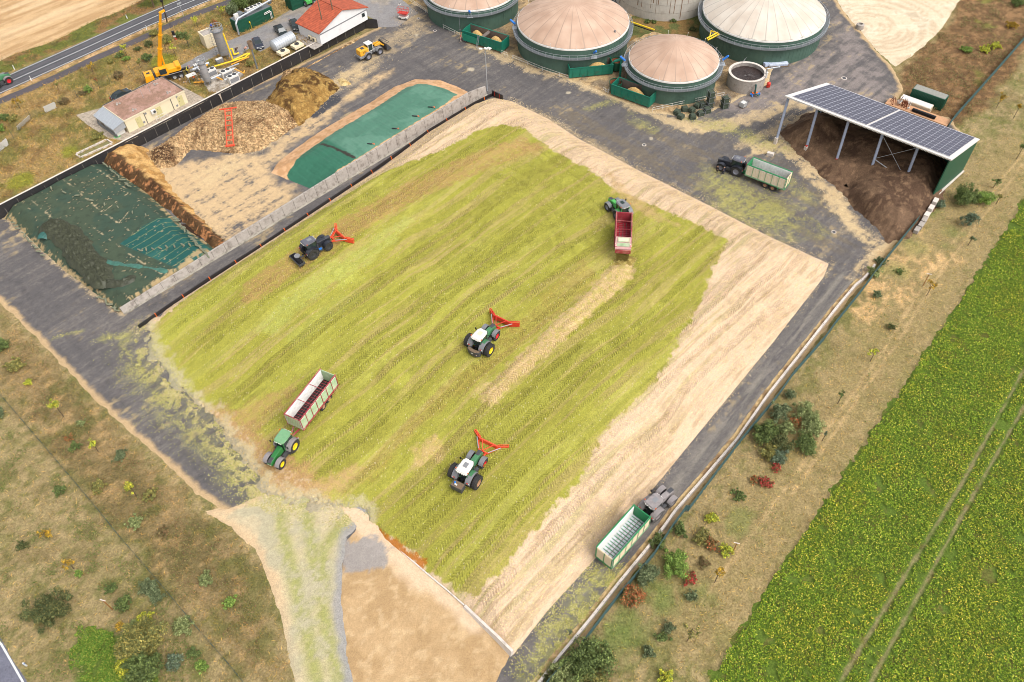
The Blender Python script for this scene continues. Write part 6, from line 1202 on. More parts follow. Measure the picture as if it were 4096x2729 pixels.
# ---- wagons
mCreamP = mat('cream_ribbed_panel', C(232, 212, 178), .6, .06, 2, dirt=C(200, 176, 140), dm=.56); mWGr = mat('wagon_green', C(30, 140, 82), .45, .08, 2, dirt=C(60, 130, 90), dm=.6); mWRed = mat('wagon_red', C(166, 56, 66), .55, .12, 2, dirt=C(200, 140, 128), dm=.48); mPG = mat('faded_green_panel', C(164, 194, 146), .65, .1, 2, dirt=C(206, 204, 176), dm=.46)
mInner = mat('inner_steel', C(240, 238, 232), .6, .12, 2, dirt=C(170, 168, 140), dm=.56); mSilv = mat('silver_floor', C(236, 236, 242), .5, .15, 2, dirt=C(130, 128, 100), dm=.55)
mPaleG = mat('pale_green_frame', C(128, 168, 128), .6, .1, 2, dirt=C(196, 184, 150), dm=.56)
def wagon(label, rear, front, frame, panel, floorm, slat, zf, sf=None, L=8.4, z0=1.35, z1=3.55, w=2.55, rimc=None, open_tail=False, nrib=7, crossbars=True, inner=None, tail=None, yaw=None, pos=None):
    a, ang = axle_px(rear, front, zf); ang = ang if yaw is None else yaw
    r = thing('forage_wagon', label, 'forage wagon', a, ang); h = w/2; inner = inner or mInner     # origin: rear lower end on the ground
    for s in (-1, 1):
        M().box(L/2, s*(h-.04), z0, L-.01, .08, z1-z0).build('side_wall', inner, r)
        q = M(); nz = 9; p = .62
        for i in range(nz): q.box(L/2, s*(h+.02), z0+.12+i*(z1-z0-.3)/nz, L-.3, .05, (z1-z0-.3)/nz*.55)
        q.build('ribbed_panel', panel, r); q = M()
        for i in range(nrib+1): q.box(.06+(L-.12)*i/nrib, s*(h+.07), z0-.05, .08, .09, z1-z0+.05)
        q.box(L/2, s*(h+.04), z0-.14, L+.05, .16, .18); q.build('side_frame', sf or frame, r); M().box(L/2, s*(h+.01), z1-.02, L+.1, .15, .12).build('top_rail', frame, r)
        q = M(); 
        for i in range(9): q.box(L/2, s*(h-.11), z0+.12+i*.23, L-.3, .06, .11)
        q.build('inner_rib', inner, r)
    M().box(L-.05, 0, z0, .1, w-.2, z1-z0+.1).build('front_wall', frame, r); q = M(); [q.box(L+.02, 0, z0+.15+i*.3, .05, w-.3, .14) for i in range(7)]; q.build('front_rib', panel, r)
    if not open_tail:
        M().box(.05, 0, z0-.2, .1, w-.2, z1-z0+.2).build('tailgate', tail or panel, r); q = M(); [q.box(-.03, 0, z0+.05+i*.24, .06, w-.25, .12) for i in range(9)]; q.build('tailgate_rib', panel, r); q = M(); [q.box(-.06, y, z0-.2, .06, .1, z1-z0+.2) for y in (-h+.1, 0, h-.1)]; q.box(-.06, 0, z0-.32, .08, w, .12); q.build('tailgate_frame', frame, r)
    M().box(L/2, 0, z0-.1, L-.1, w-.22, .1).build('floor', floorm, r)
    q = M(); n = int(L/.46)
    for i in range(n):
        for s in (-1, 1): q.box(.4+i*.46, s*(h*.45), z0+.0, .09, h*.8, .07)
    q.build('chain_slat', slat, r); q = M(); q.box(L/2, 0, z0, L-.4, .1, .08); [q.box(L/2, s*h*.42, z0, L-.4, .05, .09) for s in (-1, 1)]; q.build('chain', mSteelIn, r)
    if crossbars:
        for x in (L*.33, L*.66): M().bar((x, -h, z1-.05), (x, h, z1-.05), .07, .07).build('cross_bar', frame, r)
    q = M(); q.box(L/2, .5, .95, L*.95, .14, .3); q.box(L/2, -.5, .95, L*.95, .14, .3); q.build('chassis', frame, r)
    for s in (-1, 1):
        for x in (L*.27, L*.27+1.45): wheel(r, x, s*(h-.28), .62, .52, rimc or mDRim, 0, 18, s)
        q = M(); q.box(L*.27+.72, s*(h-.1), 1.28, 3.1, .5, .05); q.hexa([(L*.27-1.0, s*(h-.35), .85), (L*.27-.8, s*(h-.35), 1.3), (L*.27-.8, s*(h+.15), 1.3), (L*.27-1.0, s*(h+.15), .85)], [(L*.27-1.05, s*(h-.35), .85), (L*.27-.85, s*(h-.35), 1.33), (L*.27-.85, s*(h+.15), 1.33), (L*.27-1.05, s*(h+.15), .85)]); q.build('mudguard', frame, r)
    q = M(); q.bar((L-.1, -.5, .95), (L+1.6, 0, .6), .14, .2); q.bar((L-.1, .5, .95), (L+1.6, 0, .6), .14, .2); q.tube((L+1.5, 0, .6), (L+1.9, 0, .55), .08, 8); q.build('drawbar', frame, r); q = M(); q.tube((L+.3, -.3, .3), (L+.3, -.3, 1.2), .06, 6); q.build('jack_stand', mGalvD, r)
    return r
def at_ground(px, py, zf): return zf(px, py)
def place_rim(r, rear_px, front_px, z1, zf, L, w, side_px=None):
    """rim centre at rear and front as seen -> ground origin"""
    z = 0
    for _ in range(6):
        a = P(*rear_px, z+z1); b = P(*front_px, z+z1); m_ = (a+b)/2; z = max(0, heap_z(m_[0], m_[1])) if zf is zh else 0
    r.location = (a[0], a[1], z); r.rotation_euler = (0, 0, math.atan2(b[1]-a[1], b[0]-a[0])); return float(np.linalg.norm(b-a))
def mid(a, b): return ((a[0]+b[0])/2, (a[1]+b[1])/2)
k = cr(1040, 1450, 2.035)
w1 = wagon('red framed faded green wagon behind the yellow rimmed tractor', k(400, 400), k(300, 500), mWRed, mPG, mFilm, mWRed, zh, L=8.7); print('wagon1 len', place_rim(w1, mid(k(490, 50), k(612, 105)), mid(k(185, 425), k(318, 488)), 3.6, zh, 0, 0))
k = cr(2360, 1930, 2.489)
w2 = wagon('cream and green wagon with a white slatted floor on the right hand lane', k(200, 800), k(500, 400), mWGr, mCreamP, mSilv, mWGr, zg, L=7.7, crossbars=False, nrib=6, sf=mPaleG); print('wagon2 len', place_rim(w2, mid(k(65, 655), k(230, 760)), mid(k(435, 237), k(592, 348)), 3.6, zg, 0, 0))
k = cr(2800, 580, 2.989)
w3 = wagon('cream and green wagon hitched to the clean black tractor near the solar shed', k(1000, 500), k(600, 400), mWGr, mCreamP, mInner, mWGr, zg, L=7.6, crossbars=False, nrib=6, sf=mPaleG); print('wagon3 len', place_rim(w3, mid(k(1110, 335), k(1035, 400)), mid(k(650, 160), k(572, 225)), 3.6, zg, 0, 0))
k = cr(2400, 780, 3.2)
w4 = wagon('red wagon with open top tipping chopped maize from its raised tail', k(300, 720), k(310, 240), mWRed, mat('red_inner', C(120, 40, 40), .5, .2, 2), mat('red_floor', C(168, 30, 50), .4, .15, 2), mWRed, zh, L=6.0, open_tail=True, rimc=mDRim, inner=mat('worn_red_wall', C(150, 96, 86), .6, .2, 2)); print('wagon4 len', place_rim(w4, mid(k(192, 540), k(414, 535)), mid(k(215, 235), k(408, 235)), 3.6, zh, 0, 0))
w4.location = Vector(w4.location); 
q = M(); q.hexa([(-.1, -1.28, 3.5), (-.1, 1.28, 3.5), (0, 1.28, 3.62), (0, -1.28, 3.62)], [(-2.1, -1.3, 2.75), (-2.1, 1.3, 2.75), (-2.05, 1.3, 2.9), (-2.05, -1.3, 2.9)]); tg = q.build('tailgate', mat('dusty_pink', C(196, 150, 144), .6, .12, 2, dirt=C(170, 110, 108), dm=.58), w4, bev=.02)
def tgp(t, y, o=.0): return (-.05-2.0*t, y, 3.62-.74*t+.04+o)
for (t0, t1, m_, yy) in ((.08, .46, mPG, .95), (.54, .82, mPG, 1.0)):
    q = M(); 
    for i in range(14): y0 = -yy+2*yy*i/14; q.hexa([tgp(t0, y0), tgp(t0, y0+yy/9), tgp(t1, y0+yy/9), tgp(t1, y0)], [tgp(t0, y0, .06), tgp(t0, y0+yy/9, .06), tgp(t1, y0+yy/9, .06), tgp(t1, y0, .06)])
    q.build('gate_rib', m_, tg)
q = M(); q.hexa([tgp(.14, -.8, .05), tgp(.14, .8, .05), tgp(.4, .8, .05), tgp(.4, -.8, .05)], [tgp(.14, -.8, .09), tgp(.14, .8, .09), tgp(.4, .8, .09), tgp(.4, -.8, .09)]); q.build('sign_panel', mCreamP, tg)
for s in (-1, 1):
    for i in range(4): q = M(); q.hexa([tgp(.68+.05*i, s*1.2-.14, .06), tgp(.64+.05*i, s*1.2+.14, .06), tgp(.69+.05*i, s*1.2+.14, .06), tgp(.73+.05*i, s*1.2-.14, .06)], [tgp(.68+.05*i, s*1.2-.14, .1), tgp(.64+.05*i, s*1.2+.14, .1), tgp(.69+.05*i, s*1.2+.14, .1), tgp(.73+.05*i, s*1.2-.14, .1)]); q.build('warning_stripe', mRed if i % 2 else mWhite, tg)
M().box(-2.15, 0, 2.0, .12, 2.5, .8, 0, -.15).build('tail_bar', mWRed, w4)
# falling stream and fresh mound of chopped maize behind the red wagon
q = M(); vs = []
for i in range(2600):
    t = random.random(); x = -.9-1.2*t-.6*random.random(); y = random.uniform(-1.05, 1.05); z = 1.7*(1-t*t)+random.uniform(-.1, .2); s = random.uniform(.02, .06); q.add([(x-s, y, z), (x+s, y+s, z), (x+s, y, z+s), (x-s, y-s, z+s*2)], [(0, 1, 2, 3)])
fl = q.build('falling_maize', mat('maize_chips', C(150, 132, 62), .9, .35, 8)); fl.location = w4.location; fl.rotation_euler = w4.rotation_euler; tag(fl, 'stream of chopped maize falling from the tail of the red wagon', 'falling maize', kind='stuff')
mp = PH(*k(310, 850)); pile('maize_mound', np.array([mp[:2]+np.array([math.cos(a)*2.1, math.sin(a)*1.7]) for a in np.linspace(0, 2*PI, 20, False)]), .7, .6, lambda x, y, z: mixc(np.tile(C(176, 158, 92), (x.size, 1)), C(140, 120, 62), sm(fbm(x, y, .5, 4, 3), .4, .6)), mHeap, 'fresh loose mound of chopped maize just behind the red wagon', 'maize mound', .12, .15, .6, z0=float(mp[2])-.1, seed=23, jit=.3)
k = cr(3072, 0, 1)
# =================================================================== WHEEL LOADER
k = cr(1000, 0, 2.24); p0 = zg(*k(1040, 520)); p1 = zg(*k(1150, 470))
ld = thing('wheel_loader', 'yellow wheel loader with white cab and raised bucket near the black wall', 'wheel loader', p0, math.atan2(p1[1]-p0[1], p1[0]-p0[0])); mLY = mat('loader_yellow', C(240, 176, 50), .45, .08, 2, dirt=C(200, 150, 70), dm=.6)
M().box(-.6, 0, 1.25, 2.3, 1.7, 1.3).build('engine_cover', mLY, ld, bev=.12); q = M(); q.box(-.6, 0, .75, 2.8, 2.0, .5); q.box(.9, 0, .8, 1.2, 1.3, .8); q.box(2.6, 0, .8, 1.5, 1.0, .8); q.build('chassis', mGrey, ld, bev=.05)
M().hexa([(.55, -.75, 1.6), (1.75, -.65, 1.6), (1.75, .65, 1.6), (.55, .75, 1.6)], [(.5, -.75, 3.1), (1.65, -.7, 3.1), (1.65, .7, 3.1), (.5, .75, 3.1)]).build('cab', mCabG, ld, bev=.05); M().box(1.1, 0, 3.1, 1.5, 1.6, .16).build('cab_roof', mWhite, ld, bev=.05); q = M(); [q.bar((x, y, 1.6), (x, y, 3.1), .1, .1) for x in (.55, 1.72) for y in (-.72, .72)]; [q.bar((.55, y, 1.62), (1.72, y, 1.62), .1, .1) for y in (-.72, .72)]; [q.bar((x, -.72, 1.62), (x, .72, 1.62), .1, .1) for x in (.55, 1.72)]; q.build('cab_frame', mWhite, ld)
for s in (-1, 1):
    for x in (0, 3.1): wheel(ld, x, s*1.05, .82, .62, mGRim, 0, 18, s); q = M(); q.arch(x, .82, .92, s*.75, s*1.4, 25, 155, .05, 8); q.build('fender', mGrey, ld)
q = M()
for s in (-1, 1): q.bar((2.4, s*.45, 2.2), (3.9, s*.45, 2.15), .18, .35); q.bar((3.9, s*.45, 2.15), (4.8, s*.45, 1.4), .18, .3)
q.tube((2.6, 0, 2.0), (4.2, 0, 2.2), .12, 8); q.build('lift_arm', mLY, ld)
q = M(); pr = [(4.8, .9), (4.9, .55), (6.2, .5), (6.2, .58), (5.0, .75), (4.9, 1.9), (4.8, 2.0)]; q.ext(pr, -1.5, 1.5, 'y'); [q.ext([(4.8, .6), (6.1, .5), (5.9, .9), (5.0, 2.0), (4.8, 2.0)], s*1.5-.03, s*1.5+.03, 'y') for s in (-1, 1)]; bk = q.build('bucket', mDkGrey, ld); q = M()
for i in range(9): q.bar((4.85, -1.4+i*.35, 1.95), (5.6, -1.4+i*.35, 2.3), .06, .06)
q.bar((5.6, -1.45, 2.3), (5.6, 1.45, 2.3), .08, .08); q.build('grab_tines', mDkGrey, bk)
# model number painted on the side
def text3d(body, size, m, par, loc, rot, name='lettering', ext=.004):
    c = bpy.data.curves.new(name, 'FONT'); c.body = body; c.size = size; c.extrude = ext; c.align_x = 'CENTER'; c.align_y = 'CENTER'; t = bpy.data.objects.new(name+'_tmp', c); COL.objects.link(t)
    dg = bpy.context.evaluated_depsgraph_get(); me = bpy.data.meshes.new_from_object(t.evaluated_get(dg)); bpy.data.objects.remove(t); me.name = name; me.materials.clear(); me.materials.append(m); o = bpy.data.objects.new(name, me); COL.objects.link(o); o.parent = par; o.location = loc; o.rotation_euler = rot; return o
text3d('550', .62, mBlackP, ld, (-.6, -.862, 1.95), (PI/2, 0, 0)); M().box(-.6, 0, 2.55, .8, .9, .03).build('cover_grille', mDkGrey, ld)
# =================================================================== SCISSOR LIFT
p = PG(*R(1, 0, 1360, 175)); sl_ = thing('scissor_lift', 'small white scissor lift with a red railed platform near the top edge', 'scissor lift', p, -.35); M().box(0, 0, .25, 2.2, 1.2, .5).build('base', mWhite, sl_, bev=.04)
for s in (-1, 1):
    for x in (-.75, .75): wheel(sl_, x, s*.6, .25, .2, mGrey, 0, 10, s)
q = M()
for z in (.75, 1.1): q.bar((-.9, -.4, z), (.9, -.4, z+.35), .08, .1); q.bar((.9, .4, z), (-.9, .4, z+.35), .08, .1)
q.build('scissor_arm', mRed, sl_); M().box(0, 0, 1.5, 2.4, 1.2, .12).build('platform', mRed, sl_); railing(sl_, [(-1.2, -.6, 1.6), (0, -.6, 1.6), (1.2, -.6, 1.6), (1.2, .6, 1.6), (0, .6, 1.6), (-1.2, .6, 1.6)], 1.1, m=mRed)
# =================================================================== CARS
def car(label, rear, front, m, L=4.5, W_=1.8, pickup=False, zf=zu):
    a, ang = axle_px(rear, front, zf); r = thing('parked_car' if not pickup else 'pickup_truck', label, 'car' if not pickup else 'pickup truck', a, ang); h = W_/2
    if pickup: body = [(0, .4), (0, 1.05), (1.7, 1.08), (3.5, 1.08), (4.9, .98), (5.05, .55), (5.0, .4)]; L = 5.05; gl = [(1.75, 1.06), (1.9, 1.68), (3.1, 1.7), (3.75, 1.06)]; rf = (1.9, 3.1, 1.7)
    else: body = [(0, .4), (.02, .85), (.5, 1.0), (3.2, .98), (4.3, .8), (4.48, .5), (4.4, .3)]; gl = [(.35, .95), (.95, 1.42), (2.45, 1.45), (3.3, .96)]; rf = (.95, 2.45, 1.45)
    M().ext(body, -h, h, 'y').build('body', m, r, bev=.1); q = M(); n = len(gl); vs = [(x, s*(h-.08 if z < 1.2 else h-.28), z) for s in (-1, 1) for x, z in gl]; q.add(vs, [tuple(range(n))[::-1], tuple(range(n, 2*n))]+[(i, (i+1) % n, n+(i+1) % n, n+i) for i in range(n)]); q.build('windows', mGlass, r, bev=.03)
    M().box((rf[0]+rf[1])/2, 0, rf[2]-.02, rf[1]-rf[0], W_-.62, .05).build('roof', m, r, bev=.02)
    if pickup: q = M(); q.box(.85, 0, .9, 1.5, W_-.3, .2); q.build('cargo_bed', mBlackP, r)
    for s in (-1, 1):
        for x in (.85, L-.9): wheel(r, x, s*(h-.12), .34, .22, mGalv, 0, 0, s, hub=.62)
        M().box(L-.12, s*(h-.3), .62, .08, .34, .16).build('headlight', mWhite, r); M().box(.0, s*(h-.25), .7, .06, .25, .2).build('tail_light', mRed, r)
        M().box(L*.64, s*(h+.08), .95, .12, .18, .14).build('mirror', m, r)
    M().box(L+.0, 0, .4, .03, .5, .12).build('number_plate', mWhite, r); return r
mCarB = mat('car_dark_blue', C(48, 52, 66), .2, .05, 2); mCarK = mat('car_black', C(34, 44, 44), .2, .05, 2)
k = cr(1000, 0, 2.24)
car('dark pickup truck parked beside the horizontal silver tank', k(250, 262), k(318, 345), mCarK, pickup=True, W_=1.9); car('dark blue estate car parked on the gravel yard left of the pickup', k(55, 370), k(95, 445), mCarB); car('dark car half hidden behind the corner of the red roofed house', k(385, 205), k(430, 290), mCarK)
k = cr(370, 300, 2.989); car('dark car parked behind the cream plant building', k(250, 330), k(400, 240), mCarK)
# =================================================================== SILVER TANK, FAN UNITS
k = cr(1000, 0, 2.24); a, b = P(*k(220, 478), hz), P(*k(400, 385), hz); d = b-a; L = float(np.linalg.norm(d)); stt = thing('storage_tank', 'big ribbed silver cylinder tank lying beside the black wall', 'tank', a, math.atan2(d[1], d[0])); q = M(); q.lathe([(.01, -.25), (.8, -.15), (1.25, .15), (1.25, L-.15), (.8, L+.15), (.01, L+.25)], 36, 'x', (0, 0, 1.55)); q.build('shell', mat('silver_jacket', C(196, 200, 204), .4, .08, 1.5, metal=.3), stt, smooth=True)
for i in range(9): q = M(); q.lathe([(1.26, 0), (1.3, .05), (1.26, .1)], 36, 'x', (.4+(L-.9)*i/8, 0, 1.55), cap=False); q.build('band', mGalv, stt)
q = M(); [q.box(x, 0, 0, .3, 1.8, .6) for x in (1, L-1)]; q.build('saddle', mGalvD, stt)
for (fx, l) in (((300, 505), 'left flat fan cooler between the silver tank and the black wall'), ((425, 445), 'right flat fan cooler between the silver tank and the black wall')):
    p = P(*k(*fx), hz); r = thing('fan_cooler', l, 'cooler', p, math.atan2(d[1], d[0]), 'flat coolers by the wall'); M().box(.3, .2, .5, 2.4, 1.8, .6).build('casing', mBeige, r, bev=.04); q = M(); [q.box(x, y, 0, .12, .12, .5) for x in (-.7, 1.3) for y in (-.5, .9)]; q.build('leg', mGalvD, r); q = M(); q.lathe([(.5, 1.1), (.5, 1.3), (.42, 1.3), (.42, 1.15)], 20, 'z', (.3, .2, 0), cap=False); q.lathe([(.12, 1.1), (.12, 1.35)], 12, 'z', (.3, .2, 0)); [q.bar((.3, .2, 1.22), (.3+.42*math.cos(t), .2+.42*math.sin(t), 1.22), .14, .03) for t in np.arange(0, 6.2, 1.05)]; q.build('fan', mDkGrey, r)
# =================================================================== CHP CONTAINERS
k = cr(550, 0, 2.24)
a, b, c_ = P(*k(912, 308), hz), P(*k(1228, 165), hz), P(*k(848, 180), hz+2.9); d = b-a; L = float(np.linalg.norm(d)); an = math.atan2(d[1], d[0]); ch = boxc('engine_container', 'dark green engine container with grey ducts and a long silver pipe', 'container', k(912, 308), an, L, 2.6, 2.9, mDarkG, mGalvD, hfn=lambda x, y: P(x, y, hz)); 
q = M(); q.path([(-.4, -.7, .4), (-.4, -.7, 2.9), (.5, -.3, 3.6), (L+7, 1.2, 4.3)], .22, 10); q.build('long_pipe', mGalv, ch); q = M(); q.arch(2.3, 3.0, .9, .4, 1.9, 0, 150, .06, 12); q.build('exhaust_duct', mGalvD, ch); M().box(.9, .8, 2.95, 1.0, .5, 1.3).build('intake_box', mWhite, ch, bev=.03)
q = M(); q.box(L*.62, 1.5, 3.3, 4.2, 1.1, .5); q.build('roof_cooler', mWhite, ch, bev=.03)
for i in range(4): M().lathe([(.38, 3.8), (.38, 3.86)], 18, 'z', (L*.62-1.5+i, 1.5, 0)).build('fan', mBlackP, ch)
q = M(); q.path([(L-2.4, -.25, 2.2), (L-.9, -.25, 2.3), (L-.9, -.3, .4)], .08); q.path([(L-2.4, -.25, 1.9), (L-.6, -.25, 2.0), (L-.6, -.3, .4)], .08); q.build('heating_pipe', mWhite, ch); q = M(); q.tube((L+.6, 1.6, 2.9), (L+.7, 1.6, 9), .45, 14); q.build('chimney', mGalvD, ch, smooth=True)
ladder(ch, (L-.7, -.6, 0), (L-.7, -.6, 1.4), 1.0, 4); ladder(ch, (-.4, -1.0, 0), (-.4, -1.0, 1.8), .9, 5); q = M(); q.box(3.2, -.15, 1.5, .3, .1, .35); q.tube((3.3, -.2, 0), (3.3, -.2, 1.5), .03, 5); q.build('control_box', mYel, ch)
k = cr(1000, 0, 2.24); boxc('engine_container', 'second dark green container with a white door panel at the top edge', 'container', k(385, 100), an, 8, 2.6, 2.9, mDarkG, mGalvD, hfn=lambda x, y: P(x, y, hz)); 
c2_ = boxc('engine_container', 'dark green container end with a white door panel left of the loader at the top edge', 'container', k(305, 60), an, 3.2, 2.6, 2.8, mDarkG, mGalvD, hfn=lambda x, y: P(x, y, hz)) if False else None
tl = thing('telehandler', 'bright green telehandler with a black grab beside the red roof', 'telehandler', P(*k(520, 40), hz), 2.2); M().box(.6, 0, .6, 3.6, 1.5, .8).build('body', mFLG, tl, bev=.08); M().hexa([(0, -.1, 1.3), (1.2, -.1, 1.3), (1.2, .8, 1.3), (0, .8, 1.3)], [(.1, 0, 2.3), (1.1, 0, 2.3), (1.1, .75, 2.3), (.1, .75, 2.3)]).build('cab', mCabG, tl); q = M(); q.bar((-1.2, -.45, 2.0), (3.4, -.45, 1.3), .3, .35); q.build('boom', mFLG, tl); M().box(.6, .37, 2.3, 1.2, .9, .1).build('cab_roof', mFLG, tl, bev=.03)
for s in (-1, 1):
    for x in (-.6, 2.0): wheel(tl, x, s*.85, .6, .42, mGalv, 0, 14, s)
q = M(); q.ext([(3.4, .4), (4.4, .4), (3.7, 1.3), (3.4, 1.3)], -1.1, 1.1, 'y'); q.build('grab', mBlackP, tl)
# =================================================================== KIOSK, SCRUBBER, CRANE AND GAS PLANT
k = cr(550, 0, 2.24)
a, b, c_ = P(*k(627, 442), hz), P(*k(733, 402), hz), P(*k(560, 405), hz); d = b-a; L = 3.6; an2 = math.atan2(d[1], d[0]); ks = thing('transformer_kiosk', 'plain cream concrete kiosk with a flat grey roof beside the gravel yard', 'kiosk', a, an2); Lk = float(np.linalg.norm((b-a)[:2])); Wk = float(np.linalg.norm((c_-a)[:2]))
M().box(Lk/2, Wk/2, 0, Lk, Wk, 2.9).build('wall', mBeige, ks, bev=.03); M().box(Lk/2, Wk/2, 2.9, Lk-.35, Wk-.35, .03).build('roof', mConc, ks); q = M(); q.box(Lk/2, .09, 2.9, Lk+.1, .2, .12); q.box(Lk/2, Wk-.09, 2.9, Lk+.1, .2, .12); q.box(.05, Wk/2, 2.9, .2, Wk-.4, .12); q.box(Lk-.05, Wk/2, 2.9, .2, Wk-.4, .12); q.build('roof_edge', mBeige, ks); M().box(Lk*.5, -.03, .1, .95, .04, 2.0).build('door', mBeige, ks)
def column(fpx, top, rad, label, h, lad=True, pipe=False):
    p = P(*k(*fpx), hz); r = thing('scrubber_column', label, 'column', p); q = M(); q.lathe([(rad*.9, 1.0), (rad, 1.2), (rad, h-.4), (rad*.7, h-.1), (.2, h)], 28); q.build('vessel', mat('column_grey', C(150, 146, 144), .5, .08, 1.5), r, smooth=True); q = M(); [q.tube((rad*.8*math.cos(t), rad*.8*math.sin(t), 0), (rad*.8*math.cos(t), rad*.8*math.sin(t), 1.3), .08, 6) for t in (.8, 2.4, 3.9, 5.5)]; q.build('leg', mGalvD, r)
    for z in np.arange(1.8, h-.6, 1.1): M().lathe([(rad+.01, z), (rad+.04, z+.04), (rad+.01, z+.08)], 28, cap=False).build('band', mGalvD, r)
    if lad: 
        ladder(r, (-rad-.5, -.3, 0), (-rad-.5, -.3, h+.8), .5, int(h*2.5)); q = M()
        for z in np.arange(1.5, h+.7, .8): q.lathe([(.5, z), (.52, z+.05)], 14, 'z', (-rad-.5, -.3, 0), cap=False)
        q.build('ladder_cage', mGalv, r); railing(r, [(1.25*rad*math.cos(t), 1.25*rad*math.sin(t), h-.1) for t in np.arange(0, 6.2, .52)], 1.0); M().lathe([(rad*.98, h-.1), (1.3*rad, h-.1), (1.3*rad, h-.04)], 20, cap=False).build('platform', mGalvD, r)
    return r, p
co1, pc1 = column((790, 520), 0, 1.05, 'tall grey scrubber column with ladder and a person on top', 6.6)
co2, pc2 = column((640, 760), 0, .75, 'slimmer silver column standing nearest the black wall', 5.2); 
q = M(); kk = lambda x, y, h: P(*k(x, y), hz+h)
yp = thing('gas_pipe', 'bright yellow gas pipe running down the tall column and over the ground', 'pipe', (0, 0, 0)); q.path([kk(768, 300, 6.8), kk(855, 540, .9), kk(985, 480, .9), kk(1005, 480, .9), kk(965, 515, .9), kk(690, 595, .9)], .16, 8); q.path([kk(835, 440, 1.0), kk(850, 440, 1.0), kk(865, 490, .5), kk(910, 475, .5)], .17, 8); q.build('pipe_run', mYel, yp)
yp = thing('gas_pipe', 'orange gas pipes with black elbows near the chillers', 'pipe', (0, 0, 0)); [M().path(pp_, rr_).build('pipe_run', mOrg, yp) for pp_, rr_ in (([kk(840, 580, .7), kk(1000, 510, .7)], .12), ([kk(860, 615, 1.2), kk(950, 655, 1.2), kk(960, 635, 1.2)], .14), ([kk(705, 690, .9), kk(760, 715, .9)], .15), ([kk(505, 740, .4), kk(590, 735, .4), kk(545, 705, 1.0)], .17), ([kk(550, 580, 1.8), kk(560, 640, .6)], .2), ([kk(605, 600, 1.4), kk(625, 580, 1.4)], .18))]
yp = thing('gas_pipe', 'fat silver pipes joining the chillers and the column', 'pipe', (0, 0, 0)); q = M(); q.path([kk(660, 708, .9), kk(870, 615, 1.2)], .22, 10); q.path([kk(780, 720, 1.1), kk(915, 650, 1.3)], .16, 10); q.path([kk(480, 635, .8), kk(500, 625, 1.2), kk(640, 565, 1.4)], .32, 10); q.path([kk(820, 605, 1), kk(910, 570, 1)], .15); q.build('pipe_run', mGalv, yp)
for fx, l in (((680, 690), 'white twin fan chiller beside the slim column'), ((820, 700), 'white chiller in the middle of the gas plant'), ((880, 745), 'white chiller nearest the black wall')):
    p = P(*k(*fx), hz); r = thing('chiller_unit', l, 'chiller', p, an2+.1, 'chillers of the gas plant'); M().box(0, .6, .1, 2.3, 1.3, 1.5).build('casing', mWhite, r, bev=.04); [M().lathe([(.45, 1.6), (.45, 1.68), (.1, 1.7)], 18, 'z', (x, .6, 0)).build('fan', mDkGrey, r) for x in (-.55, .55)]; M().box(0, -.07, .35, 2.0, .03, .9).build('grille', mGrey, r)
for fx, s, l in (((545, 640), (1.2, 1.0, 1.6), 'grey switch box left of the gas plant'), ((590, 690), (.9, .9, 1.9), 'tall grey cabinet beside the slim column'), ((740, 560), (1.6, .8, .9), 'grey box with a tilted lid in front of the tall column'), ((560, 600), (.8, .8, 1.4), 'narrow grey box behind the fat silver pipe')):
    p = P(*k(*fx), hz); r = thing('equipment_cabinet', l, 'cabinet', p, an2); M().box(0, 0, 0, *s).build('casing', mGrey, r, bev=.03); M().box(0, 0, s[2], s[0]*.9, s[1]*.9, .04).build('lid', mWhite, r)
p = P(*k(500, 730), hz); r = thing('site_table', 'grey topped frame over machinery left of the slim column', 'table', p, an2); M().box(0, 0, 1.5, 2.0, 1.3, .08).build('tabletop', mWhite, r); [M().box(x, y, 0, .07, .07, 1.5).build('leg', mGalv, r) for x in (-.9, .9) for y in (-.55, .55)]; 
ce = thing('lattice_mast', 'rusty bucket on a tall grey post among the gas plant pipes', 'mast', P(*k(1075, 620), hz)); M().tube((0, 0, 0), (0, 0, 5.0), .18, 8).build('post', mGalvD, ce); M().lathe([(.45, 4.8), (.55, 6.4), (.5, 6.4), (.4, 5.0)], 18, cap=False).build('rusty_drum', mat('brown_drum', C(136, 112, 90), .85, .2, 3), ce, smooth=True)
plat = np.array([P(*k(x, y), hz)[:2] for x, y in ((640, 820), (560, 700), (700, 620), (880, 600), (960, 680), (830, 760), (720, 830))]); plat = plat+np.outer(np.clip(.6-uvw(plat[:, 0], plat[:, 1])[1], 0, None), ev); flat('concrete_pad', plat, .3, .07, lambda x, y, d: mixc(np.tile(C(186, 176, 162), (x.size, 1)), C(140, 126, 108), sm(fbm(x, y, 1.2, 4, 5), .45, .65)), mGround, .2, base=G)
# crane
mCY = mat('crane_yellow', C(250, 172, 22), .4, .05, 2, dirt=C(226, 150, 30), dm=.64)
a, b = P(*k(395, 690), hz), P(*k(160, 740), hz)
f_ = P(*k(350, 705), hz); g_ = P(*k(170, 722), hz); ang = math.atan2(*(P(*k(135, 720), hz)-P(*k(385, 650), hz))[[1, 0]])
cr_ = thing('mobile_crane', 'yellow mobile crane with its boom raised behind the cream building', 'crane', P(*k(405, 672), hz), ang)
q = M(); q.box(2.9, 0, .8, 6.2, 2.3, .6); q.box(2.7, 0, 1.4, 5.6, 2.5, .15); q.build('carrier', mBlackP, cr_, bev=.03); q = M(); q.box(2.7, 1.3, 1.5, 5.6, .08, .1); q.box(2.7, -1.3, 1.5, 5.6, .08, .1); q.build('deck_edge', mGalv, cr_)
for x in (.4, 1.75, 5.3):
    for s in (-1, 1): wheel(cr_, x, s*1.05, .62, .45, mGalv, 0, 16, s)
